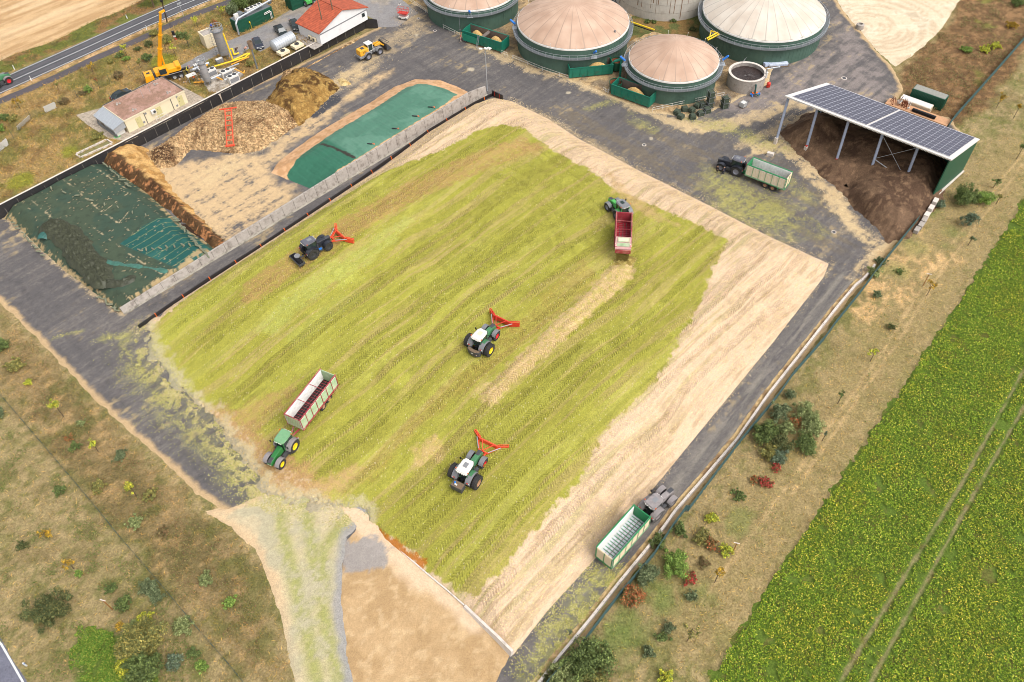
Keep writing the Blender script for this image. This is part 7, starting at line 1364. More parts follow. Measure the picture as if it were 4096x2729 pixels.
M().hexa([(5.6, -1.2, .7), (7.6, -1.2, .7), (7.6, 1.2, .7), (5.6, 1.2, .7)], [(5.7, -1.15, 2.4), (7.35, -1.1, 2.35), (7.35, 1.1, 2.35), (5.7, 1.15, 2.4)]).build('driver_cab', mCY, cr_, bev=.1); M().box(7.46, 0, 1.5, .12, 2.0, .75).build('windscreen', mGlass, cr_); q = M(); q.box(6.5, 0, 2.4, .7, .6, .04); q.build('roof_hatch', mGlass, cr_)
M().box(2.6, 0, 1.7, 5.2, 2.3, .95).build('superstructure', mCY, cr_, bev=.12); M().box(3.4, 1.1, 1.7, 1.7, .9, 1.7).build('operator_cab', mCY, cr_, bev=.08); M().box(3.6, 1.3, 2.2, 1.4, .9, 1.0).build('cab_window', mGlass, cr_); M().box(.3, 0, 2.0, 1.0, 2.3, .9).build('counterweight', mCY, cr_, bev=.05)
q = M(); q.bar((-1.6, -.3, 1.1), (.3, -.3, 1.1), .5, .3); q.build('outrigger', mBlackP, cr_); [M().box(-1.9, -.3+.0*i, .9+.12*i, .1, .7, .12).build('warning_stripe', mRed if i % 2 else mWhite, cr_) for i in range(4)]
ladder(cr_, (3.6, -1.35, .3), (3.6, -1.35, 2.0), .6, 5)
Minv = (Matrix.Translation(cr_.location) @ Matrix.Rotation(ang, 4, 'Z')).inverted(); bs_ = Minv @ Vector(P(*k(200, 590), hz+2.6)); 
tip_w = None
for hh_ in np.arange(6, 40, .25):
    tw = P(*k(205, 112), hz+hh_); 
    if tip_w is None and np.hypot(tw[0]-P(*k(200, 590), hz+2.6)[0], tw[1]-P(*k(200, 590), hz+2.6)[1]) > 0: 
        cand = (abs(tw[1]-P(*k(200, 590), hz+2.6)[1]+1.0), hh_)
        best = min(globals().get('_best', (1e9, 0)), cand); _best = best
tip_w = P(*k(205, 112), hz+_best[1]); tp = Minv @ Vector(tip_w); print('crane tip h', _best, (tp-bs_).length)
dv = tp-bs_; segs = [(0, .34, .62), (.30, .6, .52), (.56, .8, .43), (.77, 1.0, .35)]
for i, (t0, t1, w) in enumerate(segs): M().bar(bs_+dv*t0, bs_+dv*t1, w, w*1.15).build('boom_section', mCY, cr_, bev=.02); M().bar(bs_+dv*(t1-.012), bs_+dv*(t1+.003), w+.14, w*1.15+.14).build('boom_collar', mCY, cr_)
q = M(); q.tube(bs_+Vector((-.9, .1, -.6)), bs_+dv*.3, .17, 10); q.build('lift_ram', mCY, cr_); q = M(); q.bar(tp, tp+Vector((-.9, -.2, .1)), .3, .4); q.build('boom_head', mCY, cr_)
text3d('KRAN', .34, mBlackP, cr_, (2.4, 0, 2.66), (0, 0, PI)) if False else None
hk = P(*k(292, 300), hz+max(1, 3)); hw = tp+Vector((-.95, -.2, 0)); Mw = Minv.inverted() @ hw
hb = thing('crane_hook', 'black crane hook block with red and white stripes hanging beside the boom', 'hook', (Mw.x, Mw.y, Mw.z-5.2)); M().box(0, 0, 0, .5, .4, .9).build('hook_block', mBlackP, hb, bev=.05); M().box(0, 0, -.35, .4, .35, .3).build('striped_block', mWhite, hb); q = M(); q.path([(0, 0, -.4), (0, 0, -.8), (.15, 0, -.95), (.25, 0, -.8)], .07); q.build('hook', mRed, hb); q = M(); [q.tube((x, 0, .9), (x*.5, 0, 5.2), .02, 4) for x in (-.15, .15)]; q.build('cable', mBlackP, hb)
# red ladder-like frame lying on the beets
a, b = [PP for PP in (P(*R(0, 0, 2112, 1325), 2.3), P(*R(0, 0, 2125, 1070), 2.3))]; d = b-a; L = float(np.linalg.norm(d)); lf = thing('steel_ladder', 'long red ladder shaped steel frame with a T end lying on the beets', 'frame', (a[0], a[1], max(beet_h(*a[:2]), 1.6)+.25), math.atan2(d[1], d[0])); za = (beet_h(*b[:2])-beet_h(*a[:2])); sl2 = math.atan2(za, L)
lf.rotation_euler = (0, -sl2, lf.rotation_euler.z); q = M(); [q.bar((0, s*.62, .1), (L, s*.62, .1), .16, .2) for s in (-1, 1)]; [q.bar((x, -.62, .1), (x, .62, .1), .12, .14) for x in np.linspace(.1, L-.6, 8)]; q.bar((L, -1.7, .1), (L, 1.7, .1), .18, .2); q.bar((0, -.9, .1), (0, .9, .1), .3, .3); q.build('steel_frame', mOrRed, lf)
# =================================================================== PEOPLE
mSkin = mat('skin', C(214, 164, 136), .6, .04, 4); mHair = mat('brown_hair', C(60, 44, 34), .8, .2, 8)
def person(label, pos, rz, top, legs, pose='stand', s=1.0, hat=None, z=None):
    bm_v = []; ed = []; rad = []
    def v(x, y, z_, r_): bm_v.append((x, y, z_)); rad.append(r_); return len(bm_v)-1
    lean = {'stand': 0, 'bend': 1.05, 'lean': .35}[pose]; hz_ = .92
    def t(x, y, z_):                                   # upper body leans about the hip
        dz = z_-hz_; return (x+dz*math.sin(lean), y, hz_+dz*math.cos(lean)) if dz > 0 else (x, y, z_)
    pel = v(0, 0, hz_, .15); waist = v(*t(0, 0, 1.1), .135); ch_ = v(*t(0, 0, 1.34), .16); nk = v(*t(.01, 0, 1.5), .065); hd = v(*t(.02, 0, 1.6), .085); ht = v(*t(.02, 0, 1.72), .075); ed += [(pel, waist), (waist, ch_), (ch_, nk), (nk, hd), (hd, ht)]
    for sd2 in (-1, 1):
        hp_ = v(0, sd2*.1, .86, .095); kn = v(.03+.04*sd2, sd2*.12, .48, .062); an_ = v(-.02+.05*sd2, sd2*.13, .09, .045); to = v(.15+.05*sd2, sd2*.14, .04, .04); ed += [(pel, hp_), (hp_, kn), (kn, an_), (an_, to)]
        sh_ = v(*t(0, sd2*.19, 1.42), .065); fx = .1 if pose == 'stand' else .28; el = v(*t(.02+fx*.3, sd2*.26, 1.14), .045); wr_ = v(*t(.08+fx, sd2*.24, .9), .03); pm = v(*t(.1+fx, sd2*.23, .83), .034); ed += [(ch_, sh_), (sh_, el), (el, wr_), (wr_, pm)]
        for i, ln in enumerate((.07, .085, .08, .065)): f1 = v(*t(.1+fx+.02, sd2*(.2+.02*i), .83-ln*.6), .009); f2 = v(*t(.1+fx+.035, sd2*(.2+.02*i), .83-ln), .008); ed += [(pm, f1), (f1, f2)]
        th = v(*t(.13+fx, sd2*.19, .8), .01); ed.append((pm, th))
    me = bpy.data.meshes.new('person'); me.from_pydata([tuple(c*s for c in p) for p in bm_v], ed, []); o = bpy.data.objects.new('person', me); COL.objects.link(o)
    sk = o.modifiers.new('skin', 'SKIN'); sk.use_smooth_shade = True
    for i, r_ in enumerate(rad): me.skin_vertices[0].data[i].radius = (r_*s, r_*s)
    me.skin_vertices[0].data[0].use_root = True; ss = o.modifiers.new('sub', 'SUBSURF'); ss.levels = 1; ss.render_levels = 1; me.materials.append(mSkin); o.location = tuple(pos); o.rotation_euler = (0, 0, rz)
    # clothes follow the same skeleton, slightly larger
    def clothes(name, ids, m, g):
        mp_ = {j: i for i, j in enumerate(ids)}; me2 = bpy.data.meshes.new(name); me2.from_pydata([tuple(c*s for c in bm_v[j]) for j in ids], [(mp_[a_], mp_[b_]) for a_, b_ in ed if a_ in mp_ and b_ in mp_], []); c = bpy.data.objects.new(name, me2); COL.objects.link(c); c.parent = o; sk2 = c.modifiers.new('skin', 'SKIN'); sk2.use_smooth_shade = True
        for j in ids: me2.skin_vertices[0].data[mp_[j]].radius = ((rad[j]+g)*s, (rad[j]+g)*s)
        me2.skin_vertices[0].data[0].use_root = True; s3 = c.modifiers.new('sub', 'SUBSURF'); s3.levels = 1; s3.render_levels = 1; me2.materials.append(m)
    n0 = 6; per = 4+4+8+1
    legsi = [0]+[n0+i for i in (0, 1, 2, 3)]+[n0+per+i for i in (0, 1, 2, 3)]; topi = [0, 1, 2]+[n0+i for i in (4, 5, 6)]+[n0+per+i for i in (4, 5, 6)]
    clothes('trousers', legsi, legs, .018); clothes('jacket', topi, top, .024); hx = t(.015, 0, 1.69); q = M(); q.ball((hx[0]*s-.015, hx[1]*s, hx[2]*s+.02), .115*s, 10, 6); q.build('helmet' if hat else 'hair', hat or mHair, o, smooth=True)
    q = M(); e0 = t(.105, 0, 1.63); q.lathe([(.001, 0), (.016, .03), (.001, .05)], 6, 'x', (e0[0]*s, e0[1]*s, e0[2]*s-.01)); [q.ball((t(.1, y, 1.665)[0]*s, y*s, t(.1, y, 1.665)[2]*s), .011*s, 6, 4) for y in (-.032, .032)]; q.build('face', mSkin, o)
    return tag(o, label, 'person')
mNavy = mat('navy_cloth', C(34, 38, 58), .85, .1, 4); mBlk = mat('black_cloth', C(34, 32, 34), .85, .1, 4); mBlu = mat('blue_cloth', C(30, 84, 190), .8, .1, 4); mJean = mat('grey_cloth', C(110, 108, 104), .85, .1, 4); mPink = mat('pink_shirt', C(222, 160, 140), .8, .08, 4); mHiv = mat('yellow_vest', C(222, 214, 60), .7, .05, 4); mHor = mat('orange_vest', C(244, 110, 50), .7, .05, 4)
k2 = cr(2800, 580, 2.989); person('person in dark clothes with bare calves beside the front wheel of the black tractor', zg(*k2(195, 338)), 1.0, mBlk, mBlk); person('person in navy overalls between the wheels of the parked black tractor', zg(*k2(275, 348)), 2.2, mNavy, mNavy)
person('person in blue standing on top of the tall scrubber column', (pc1[0]-.9, pc1[1]-.2, pc1[2]+6.55), .4, mBlu, mNavy, 'lean'); person('person in black bending over the yellow pipe', P(*k(890, 470), hz), -.6, mBlk, mBlk, 'bend'); person('person in grey trousers and pink shirt bending at the pipe end', P(*k(968, 470), hz), .3, mPink, mJean, 'bend', 1.0); person('person in a yellow vest and helmet at the back of the crane', P(*k(450, 668), hz), .4, mHiv, mNavy, 'lean', 1.0, mHiv); person('person in an orange vest under the grey topped frame', P(*k(513, 735), hz), 1.2, mHor, mJean, 'lean', .95)
# rocks by the crane
mRock = mat('boulder', C(176, 160, 144), .9, .25, 2, bump=.6)
for i, (fx, s, l) in enumerate([((100, 655), .8, 'pale boulder behind the crane cab'), ((78, 708), .7, 'flat pale boulder in front of the crane cab'), ((390, 690), .9, 'grey boulder behind the rear wheels of the crane'), ((380, 720), .6, 'reddish boulder beside the crane'), ((415, 742), .4, 'small stone near the crane'), ((437, 738), .35, 'small pale stone next to the site table')]):
    q = M(); q.ball((0, 0, .25*s), .75*s, 10, 7, .6); q.v = [(x*(1+.25*math.sin(3*y+i)), y*(.8+.2*math.cos(4*z+i)), max(-.1, z*(1+.2*math.sin(5*x+i)))) for x, y, z in q.v]; o = q.build('boulder', mRock); o.location = tuple(P(*k(*fx), hz)); o.rotation_euler = (0, 0, i*1.1); tag(o, l, 'boulder', 'boulders around the crane')
# =================================================================== PLANTS
mLeaf = amat('leaf_mat', .12, 3, .8, .05, 0, .75); mBark = mat('bark', C(96, 78, 60), .9, .2, 6); mPostW = mat('post_white', C(235, 235, 232), .5, .03, 3)
def leaves(n, rx, ry, rz, cz, cols, size, clumps=14, shell=.55, seed=None):
    rg = np.random.default_rng(seed if seed is not None else int(RNG.integers(1e9)))
    d = rg.normal(size=(clumps, 3)); d[:, 2] = np.abs(d[:, 2])*1.1-.35; d /= np.linalg.norm(d, axis=1)[:, None]; cr0 = (shell+(1-shell)*rg.random(clumps))[:, None]
    cc = d*cr0*np.array([rx, ry, rz])*rg.uniform(.55, 1.1, clumps)[:, None]; cs = rg.uniform(.14, .42, clumps)*min(rx, rz*1.3); cb = rg.uniform(.78, 1.22, clumps)
    k = rg.integers(0, clumps, n); e = rg.normal(size=(n, 3)); e /= np.linalg.norm(e, axis=1)[:, None]; p = cc[k]+e*(cs[k]*rg.random(n)**.45)[:, None]; p[:, 2] += cz; p[:, 2] = np.maximum(p[:, 2], .03)
    a = rg.normal(size=(n, 3)); a /= np.linalg.norm(a, axis=1)[:, None]; b = np.cross(a, e); b /= np.linalg.norm(b, axis=1)[:, None]+1e-9; s = (size*rg.uniform(.6, 1.3, n))[:, None]
    V = np.stack([p-a*s, p+b*s*.5, p+a*s, p-b*s*.5], 1).reshape(-1, 3); F = np.arange(4*n).reshape(n, 4); cols = np.array(cols); ci = rg.integers(0, len(cols), n); fc = cols[ci]*(cb[k]*rg.uniform(.7, 1.3, n))[:, None]
    return V, F, fc
PAL = {'green': [C(103, 119, 65), C(126, 140, 77), C(89, 103, 60)], 'grey': [C(114, 126, 88), C(136, 144, 103), C(94, 107, 73)], 'dark': [C(94, 101, 61), C(78, 89, 54), C(122, 119, 71)], 'olive': [C(139, 136, 77), C(176, 161, 87), C(115, 119, 70)],
       'bright': [C(129, 157, 70), C(154, 176, 86), C(101, 129, 61)], 'yellow': [C(206, 164, 52), C(176, 138, 50), C(150, 132, 62)], 'lime': [C(195, 200, 68), C(226, 214, 75), C(132, 149, 66)], 'rust': [C(200, 108, 70), C(143, 122, 73), C(122, 119, 73)], 'red': [C(141, 95, 64), C(176, 60, 60), C(120, 103, 63), C(236, 68, 75), C(188, 80, 68), C(134, 112, 73)], 'blue': [C(95, 105, 70), C(112, 129, 103), C(134, 147, 119), C(92, 107, 85)], 'brown': [C(149, 117, 81), C(129, 107, 74), C(122, 117, 73)], 'pale': [C(136, 144, 88), C(171, 178, 118), C(114, 126, 77)]}
def bush(pos, r, pal, label, h=None, kind='bush', dens=1.0, ctr=True):
    h = h or r*1.25; o = thing(kind, label, kind, pos, random.uniform(0, 6)); n = int(min(11000, 1500*r*r*dens+260)); sz = .075+.02*r
    V, F, fc = leaves(n, r, r*random.uniform(.85, 1.1), h*.62, h*.45, PAL[pal], sz, int(20+16*r), .3); nmesh('foliage', V, F, mLeaf, face_col=fc, parent=o)
    q = M(); 
    for i in range(5): a = i*1.3; q.tube((0, 0, 0), (r*.5*math.cos(a), r*.5*math.sin(a), h*.6), .05, 5, .015)
    q.build('stem', mBark, o); return o
def sapling(top, base, r, pal, label, fn=P, h=None, dens=1.0, z=0.0, stake=False, kind='young_tree'):
    b = fn(*base); 
    # height from how far the crown stands above its foot
    hh_ = 1.0
    for t in np.arange(.8, 7, .1):
        q = _proj((b[0], b[1], b[2]+t))
        if q[1] <= top[1]+4: break
    hh_ = t if h is None else h; o = thing(kind, label, 'young tree', b, 0); q = M(); q.tube((0, 0, 0), (.06, .04, hh_*.95), .06, 6, .025); k = M()
    for i in range(5): a = i*1.26+random.random(); z_ = hh_*(.45+.1*i); q.tube((.03, .02, z_), (r*.7*math.cos(a), r*.7*math.sin(a), z_+r*.6), .025, 4, .01)
    q.build('trunk', mBark, o); V, F, fc = leaves(int((190*r*r+90)*dens), r*.85, r*.85, hh_*.42, hh_*.72, PAL[pal], .12, 9, .2); nmesh('crown', V, F, mLeaf, face_col=fc, parent=o)
    if stake: M().tube((.35, .1, 0), (.35, .1, hh_*.6), .04, 5).build('stake', mWood, o)
    return o
def _proj(p):
    q = np.array(p, float)-[0, 0, CH]; Z = q@_fw; return 2048+FPX*(q@_X)/Z, 1364.5+FPX*(q@_Y)/Z
T = R3
def fw_(r, f): return f
B_ = [  # position, radius, palette, label
 (R(3, 1, 1790, 290), 2.5, 'green', 'big green bush beside the side wall of the solar shed', 3.6), (R(3, 1, 1960, 290), 2.0, 'bright', 'yellow green bush merging into the big bush beside the solar shed', 2.6), (R(3, 1, 1830, 505), 1.5, 'blue', 'blue grey conical shrub below the big bush by the shed', 3.2),
 (R(3, 1, 1570, 340), 1.2, 'blue', 'dark shrub against the topmost concrete block', 1.8), (R(3, 1, 1400, 330), 1.2, 'yellow', 'ochre yellow shrub growing on the compost near the block wall', 1.2), (R(3, 1, 995, 1160), .95, 'grey', 'small grey green shrub right of the kerb bend', 1.3), (R(3, 1, 1120, 1455), .7, 'dark', 'small dark shrub alone in the meadow right of the lane', 1.1),
 (R(3, 1, 960, 960), 1.5, 'pale', 'wild bush growing through the fence near the kerb start', 1.4), (R(3, 1, 1030, 850), 1.2, 'grey', 'wild bush above the one in the fence near the kerb start', 1.2), (R(3, 1, 1210, 935), 1.1, 'green', 'low green weed patch right of the fence', .5),
 (R(3, 2, 90, 690), 1.9, 'grey', 'grey green bush at the top left of the bush group right of the lane', 2.4), (R(3, 2, 320, 680), 1.9, 'pale', 'pale green bush at the top right of the bush group', 2.2), (R(3, 2, 395, 830), 2.1, 'pale', 'broad pale bush on the right of the bush group', 2.6), (R(3, 2, 350, 975), 2.0, 'green', 'rounded green bush at the lower right of the bush group', 2.2),
 (R(2, 2, 2330, 880), 2.3, 'green', 'dense green bush at the left of the bush group, next to the fence', 2.8), (R(3, 2, 150, 830), 1.5, 'pale', 'light bush in the middle of the bush group', 2.0), (R(3, 2, 110, 980), 1.9, 'dark', 'dark bush in the lower middle of the bush group', 2.4), (R(3, 2, 100, 1090), 1.7, 'blue', 'bluish bush at the bottom of the bush group', 1.8), (R(3, 2, 5, 1060), 1.5, 'olive', 'olive bush at the bottom left of the bush group', 2.0), (R(3, 2, 195, 520), 1.0, 'grey', 'small shrub above the bush group beside the fence', 1.6),
 (R(3, 2, 240, 770), 1.1, 'rust', 'rust coloured shrub inside the bush group', 1.4), (R(3, 2, 75, 1185), .9, 'red', 'small red shrub just below the bush group', .9), (R(2, 2, 2330, 1320), 1.3, 'red', 'bright red shrub in the meadow beside the fence', 1.1), (R(2, 2, 2230, 1290), .9, 'rust', 'faint rusty shrub left of the bright red shrub', .7), (R(2, 2, 2080, 1430), 1.2, 'green', 'low green shrub between the fence and the red shrub', .9),
 (T(875, 110), 1.2, 'green', 'green bush just outside the fence near the cream wagon', 1.5), (T(1045, 45), 1.0, 'lime', 'yellow green bush right of the cream wagon', 1.2), (T(990, 140), 1.4, 'olive', 'olive bush in the middle of the right meadow', 1.5), (T(1045, 180), 1.2, 'rust', 'rusty bush beside the olive bush in the right meadow', 1.2), (T(1112, 215), 1.15, 'lime', 'round golden green bush left of the T shaped post', 1.8), (T(770, 165), 1.4, 'green', 'green bush between the kerb and the fence behind the cream wagon', 1.5),
 (T(850, 290), 2.1, 'bright', 'large bright bush below the cream wagon', 2.4), (T(705, 350), 2.0, 'grey', 'grey green bush straddling the fence below the cream wagon', 2.4), (T(635, 450), 2.0, 'rust', 'big green bush turning rust red at the fence', 2.4), (T(935, 360), 1.3, 'red', 'low reddish bush right of the large bright bush', 1.0), (T(1010, 280), 1.2, 'brown', 'brown dry bush left of the golden sapling', 1.0), (T(943, 455), 1.0, 'grey', 'small round green bush below the low reddish bush', 1.4),
 (T(822, 618), 1.0, 'grey', 'upper right of three small bushes in the lower right meadow', 1.2), (T(790, 668), 1.0, 'green', 'middle one of three small bushes in the lower right meadow', 1.1), (T(718, 745), 1.05, 'grey', 'lower left of three small bushes in the lower right meadow', 1.2), (T(812, 880), 1.2, 'lime', 'yellow green bush at the bottom edge of the right meadow', 1.4), (T(385, 800), 3.3, 'green', 'very large bush in the bottom right corner by the kerb', 3.6), (T(250, 880), 2.2, 'pale', 'broad pale bush at the bottom edge beside the kerb', 2.0), (T(190, 880), 1.2, 'dark', 'small dark bush at the very end of the kerb', 1.2), (T(430, 900), 2.4, 'olive', 'olive bush at the bottom edge under the very large bush', 2.2),
 (R(0, 3, 475, 960), 2.9, 'dark', 'large round dark bush near the country road corner', 3.4), (R(0, 3, 1330, 1230), 3.2, 'olive', 'biggest olive green bush at the bottom left', 3.8), (R(0, 3, 1370, 1480), 2.9, 'green', 'big bush below the biggest olive bush at the bottom left', 3.0), (R(0, 3, 1180, 1420), 1.9, 'lime', 'yellow tinted bush in front of the biggest olive bush', 2.2), (R(0, 3, 1270, 1060), 1.3, 'pale', 'small pale bush above the biggest olive bush', 1.3), (R(0, 3, 1345, 1000), 1.2, 'lime', 'yellowish shrub at the top of the big olive bush', 1.4),
 (R(0, 3, 1395, 720), 1.5, 'grey', 'grey green bush touching the wire fence in the lower left meadow', 1.9), (R(0, 3, 1460, 800), 1.1, 'grey', 'smaller bush just below the one touching the wire fence', 1.3), (R(0, 3, 1150, 850), 1.4, 'green', 'round bush right of the T shaped post at lower left', 1.5), (R(0, 3, 1030, 725), 1.0, 'green', 'small bush above the round bush at lower left', 1.1), (R(0, 3, 215, 330), .9, 'dark', 'small dark shrub below the upper golden sapling', 1.2), (R(0, 3, 735, 575), .8, 'bright', 'little bright shrub at the foot of the middle golden sapling', .7),
 (R(0, 3, 1695, 1080), 1.5, 'pale', 'upright pale bush beside the wire fence near the bottom', 2.0), (R(0, 3, 1620, 1395), 1.3, 'blue', 'bluish round bush right of the big bottom bush', 1.6), (R(0, 3, 1790, 1310), 1.1, 'green', 'thin green shrub right of the bluish round bush', 1.0), (R(0, 3, 1870, 1430), 1.1, 'bright', 'lower thin green shrub near the wire fence bottom', 1.2), (R(0, 3, 2130, 845), 1.1, 'bright', 'small green shrub in the brown weeds beside the gravel track', 1.2), (R(0, 3, 1895, 640), 1.3, 'pale', 'pale leafy sapling bush in the brown weeds', 1.2),
 (R(0, 2, 40, 60), 1.6, 'green', 'green bush at the left edge below the asphalt', 1.8), (R(0, 2, 155, 250), 1.8, 'olive', 'olive wild bush at the left edge of the weeds', 1.4), (R(0, 2, 1120, 1080), 1.3, 'grey', 'grey wild bush in the middle of the left weeds', 1.4), (R(0, 2, 560, 1395), 1.1, 'green', 'round green shrub alone in the left meadow', 1.3), (R(0, 2, 700, 985), 1.1, 'green', 'green shrub beside a reddish weed in the left weeds', 1.1), (R(0, 2, 760, 765), 1.0, 'pale', 'pale shrub in the upper left weeds', .9), (R(0, 2, 640, 900), .9, 'rust', 'reddish weed in the left weeds', .8), (R(0, 2, 5, 680), 1.1, 'grey', 'shrub cut by the left edge of the photo below the fence', 1.2),
 (R(0, 2, 920, 1340), 1.5, 'olive', 'wild olive shrub near the wire fence in the left weeds', 1.0), (R(0, 2, 1400, 1420), 1.6, 'olive', 'wild olive shrub right of the yellow sapling in the weeds', .9), (R(0, 2, 270, 390), .8, 'lime', 'small yellow flowered shrub in the upper left weeds', .8), (R(0, 3, 1250, 110), 1.5, 'pale', 'low pale bush in the weeds above the wire fence', .9), (R(0, 3, 1500, 210), 1.3, 'brown', 'dry brown shrub with white seed heads in the weeds', .9), (R(2, 0, 1240, 210), .9, 'green', 'leftmost shrub at the foot of the bare concrete tank', .9), (R(2, 0, 1300, 212), .8, 'green', 'second shrub at the foot of the bare concrete tank', .8), (R(2, 0, 1480, 200), 1.1, 'green', 'wide shrub at the foot of the bare concrete tank', .9), (R(2, 0, 1660, 280), 1.2, 'dark', 'dark weed clump in front of the white domed tank', .8),
 (R(3, 0, 1820, 470), 1.8, 'bright', 'green shrub in the middle of the brown weed field', 1.0), (R(3, 0, 2080, 440), 1.9, 'lime', 'lighter green shrub at the right of the brown weed field', 1.2), (R(3, 0, 2290, 50), 2.0, 'green', 'green shrub at the top right corner of the brown weed field', 1.5), (R(3, 0, 2230, 250), 1.7, 'yellow', 'yellow shrub in the brown weed field', 1.2), (R(3, 0, 1990, 470), 1.6, 'lime', 'yellowish shrub between two green ones in the brown weed field', 1.0)]
for b_ in B_: bush(P(*b_[0]), b_[1]*.95, b_[2], b_[3], b_[4]*.85)
for q_, r_, p_, l_, h_ in [(R(0, 0, 1350, 560), 1.6, 'green', 'green shrub on the bank left of the crane boom', 1.5), (R(0, 0, 1110, 530), 1.0, 'green', 'small shrub on the bank below the cycle path', 1.0), (R(0, 0, 1165, 560), 1.0, 'bright', 'small bright shrub next to another on the bank', 1.0), (R(0, 0, 1370, 430), 1.2, 'dark', 'dark shrub just below the cycle path', 1.3), (R(0, 0, 1275, 470), .9, 'dark', 'small dark shrub between two others under the cycle path', 1.0), (R(0, 0, 820, 850), 1.0, 'bright', 'slender green shrub at the fence above the cream building', 1.6), (R(0, 0, 1100, 715), 1.3, 'brown', 'brown shrub at the fence above the cream building', 1.3), (R(0, 0, 600, 950), 1.4, 'brown', 'brown weed clump at the fence near the first banner', 1.0), (R(0, 0, 765, 870), 1.0, 'brown', 'brown weed clump beside the slender green shrub', .8), (R(0, 0, 125, 1105), 1.2, 'olive', 'olive shrub left of the slanting banner', 1.0), (R(0, 0, 45, 1100), 1.3, 'green', 'green shrub near the left edge above the banners', 1.0), (R(0, 0, 10, 1210), 1.3, 'bright', 'bright shrub cut by the left edge between the banners', 1.4), (R(0, 0, 1020, 580), .9, 'olive', 'olive shrub on the bank near the saplings', .9),
    (R(0, 0, 2150, 150), 2.1, 'grey', 'dark round bush left of the engine container', 3.0), (R(0, 0, 2220, 90), 2.6, 'green', 'large bush behind the engine container', 3.4), (R(0, 0, 2340, 60), 2.6, 'dark', 'bush between the engine container and its chimney', 3.0), (R(0, 0, 1660, 350), 1.6, 'green', 'green bush above the cream kiosk', 1.6), (R(0, 0, 1980, 240), 1.0, 'rust', 'rusty shrub behind the cream kiosk', 1.6), (R(0, 0, 1550, 390), 1.6, 'olive', 'olive bush beside the crane hook', 1.6), (R(0, 0, 1430, 330), 1.4, 'olive', 'olive bush left of the crane boom near the path', 1.4), (R(0, 0, 900, 1270), 1.6, 'olive', 'yellow green weeds beside the cream building corner', .8), (R(0, 0, 2300, 600), 1.2, 'olive', 'weed clump among the gas pipes', .8), (R(0, 0, 1500, 640), .9, 'dark', 'weed clump beside the crane base', .6)]: bush(PU(*q_), r_, p_, l_, h_)
PUf = lambda a, b: PU(a, b)
S_ = [((350, 175), (460, 245), 'yellow', 'golden sapling, upper one of three at lower left', 3), ((610, 460), (682, 528), 'yellow', 'golden sapling, middle one of three at lower left', 3), ((1075, 1020), (1165, 1108), 'yellow', 'golden sapling beside the biggest olive bush', 3)]
for t_, b_, p_, l_, j in S_: sapling(R(0, 3, *t_), R(0, 3, *b_), 1.2, p_, l_, dens=1.2)
for t_, b_, p_, l_, r_ in [(R(0, 2, 480, 540), R(0, 2, 585, 695), 'lime', 'yellow green sapling in the upper left weeds', 1.4), (R(0, 2, 830, 915), R(0, 2, 905, 1015), 'lime', 'sapling in the middle of the left weeds', 1.1), (R(0, 2, 1190, 1310), R(0, 2, 1262, 1432), 'lime', 'yellowish sapling low in the left weeds', 1.3), (R(3, 1, 1510, 1020), R(3, 1, 1458, 1150), 'yellow', 'golden sapling right of the kerb bend', 1.1), (R(3, 1, 1885, 590), R(3, 1, 1838, 690), 'grey', 'thin grey sapling near the edge of the crop field', .9), (R(3, 1, 2140, 210), R(3, 1, 2095, 310), 'olive', 'thin leaning sapling right of the big bush by the shed', .8), (R(3, 1, 2105, 70), R(3, 1, 2070, 160), 'green', 'dark leaved sapling at the right meadow edge', 1.2), (R(3, 2, 975, 60), R(3, 2, 938, 188), 'lime', 'yellowing sapling above the bush group', 1.1), (R(3, 2, 690, 450), R(3, 2, 640, 575), 'green', 'narrow two tufted sapling near the bush group', .7),
    (T(1078, 285), T(1064, 372), 'yellow', 'golden sapling in the lower right meadow', 1.0), (T(945, 605), T(920, 680), 'olive', 'dark olive sapling in the lower right meadow', 1.2), (R(3, 0, 2170, 850), R(3, 0, 2100, 990), 'yellow', 'golden sapling behind the solar shed', 1.3), (R(3, 0, 2320, 930), R(3, 0, 2255, 1090), 'yellow', 'sparse sapling at the right edge behind the shed', 1.0), (R(3, 0, 2340, 1310), R(3, 0, 2285, 1460), 'green', 'sapling cut by the right edge beside the shed', 1.1), (R(3, 2, 535, 820), R(3, 2, 498, 918), 'blue', 'bare little sapling beside the bush group', .35), (R(2, 3, 545, 1080), R(2, 3, 530, 1130), 'blue', 'tiny sapling in the bottom right meadow', .3)]: sapling(t_, b_, r_, p_, l_)
for t_, b_, p_, l_, r_ in [((130, 900), (188, 1005), 'yellow', 'golden sapling near the left edge above the banners', 1.4), ((500, 755), (545, 838), 'olive', 'sapling above the first banner', .9), ((820, 570), (862, 680), 'yellow', 'golden sapling right of the field road fence', 1.1), ((888, 700), (918, 812), 'rust', 'sapling with rusty leaves near the cream building', .7), ((1125, 400), (1168, 520), 'lime', 'sapling beside the cycle path', 1.3), ((1270, 545), (1300, 640), 'olive', 'sapling on the bank left of the crane', .8), ((1600, 385), (1618, 525), 'lime', 'sapling right of the crane boom', 1.1), ((1705, 310), (1742, 440), 'green', 'broad sapling left of the cream kiosk', 1.9), ((1790, 145), (1818, 248), 'lime', 'sapling above the cream kiosk', 1.5), ((2015, 45), (2050, 143), 'lime', 'sapling left of the engine container', 1.5), ((1500, 350), (1530, 470), 'olive', 'thin sapling behind the crane boom', 1.0)]: sapling(R(0, 0, *t_), R(0, 0, *b_), r_, p_, l_, PUf)
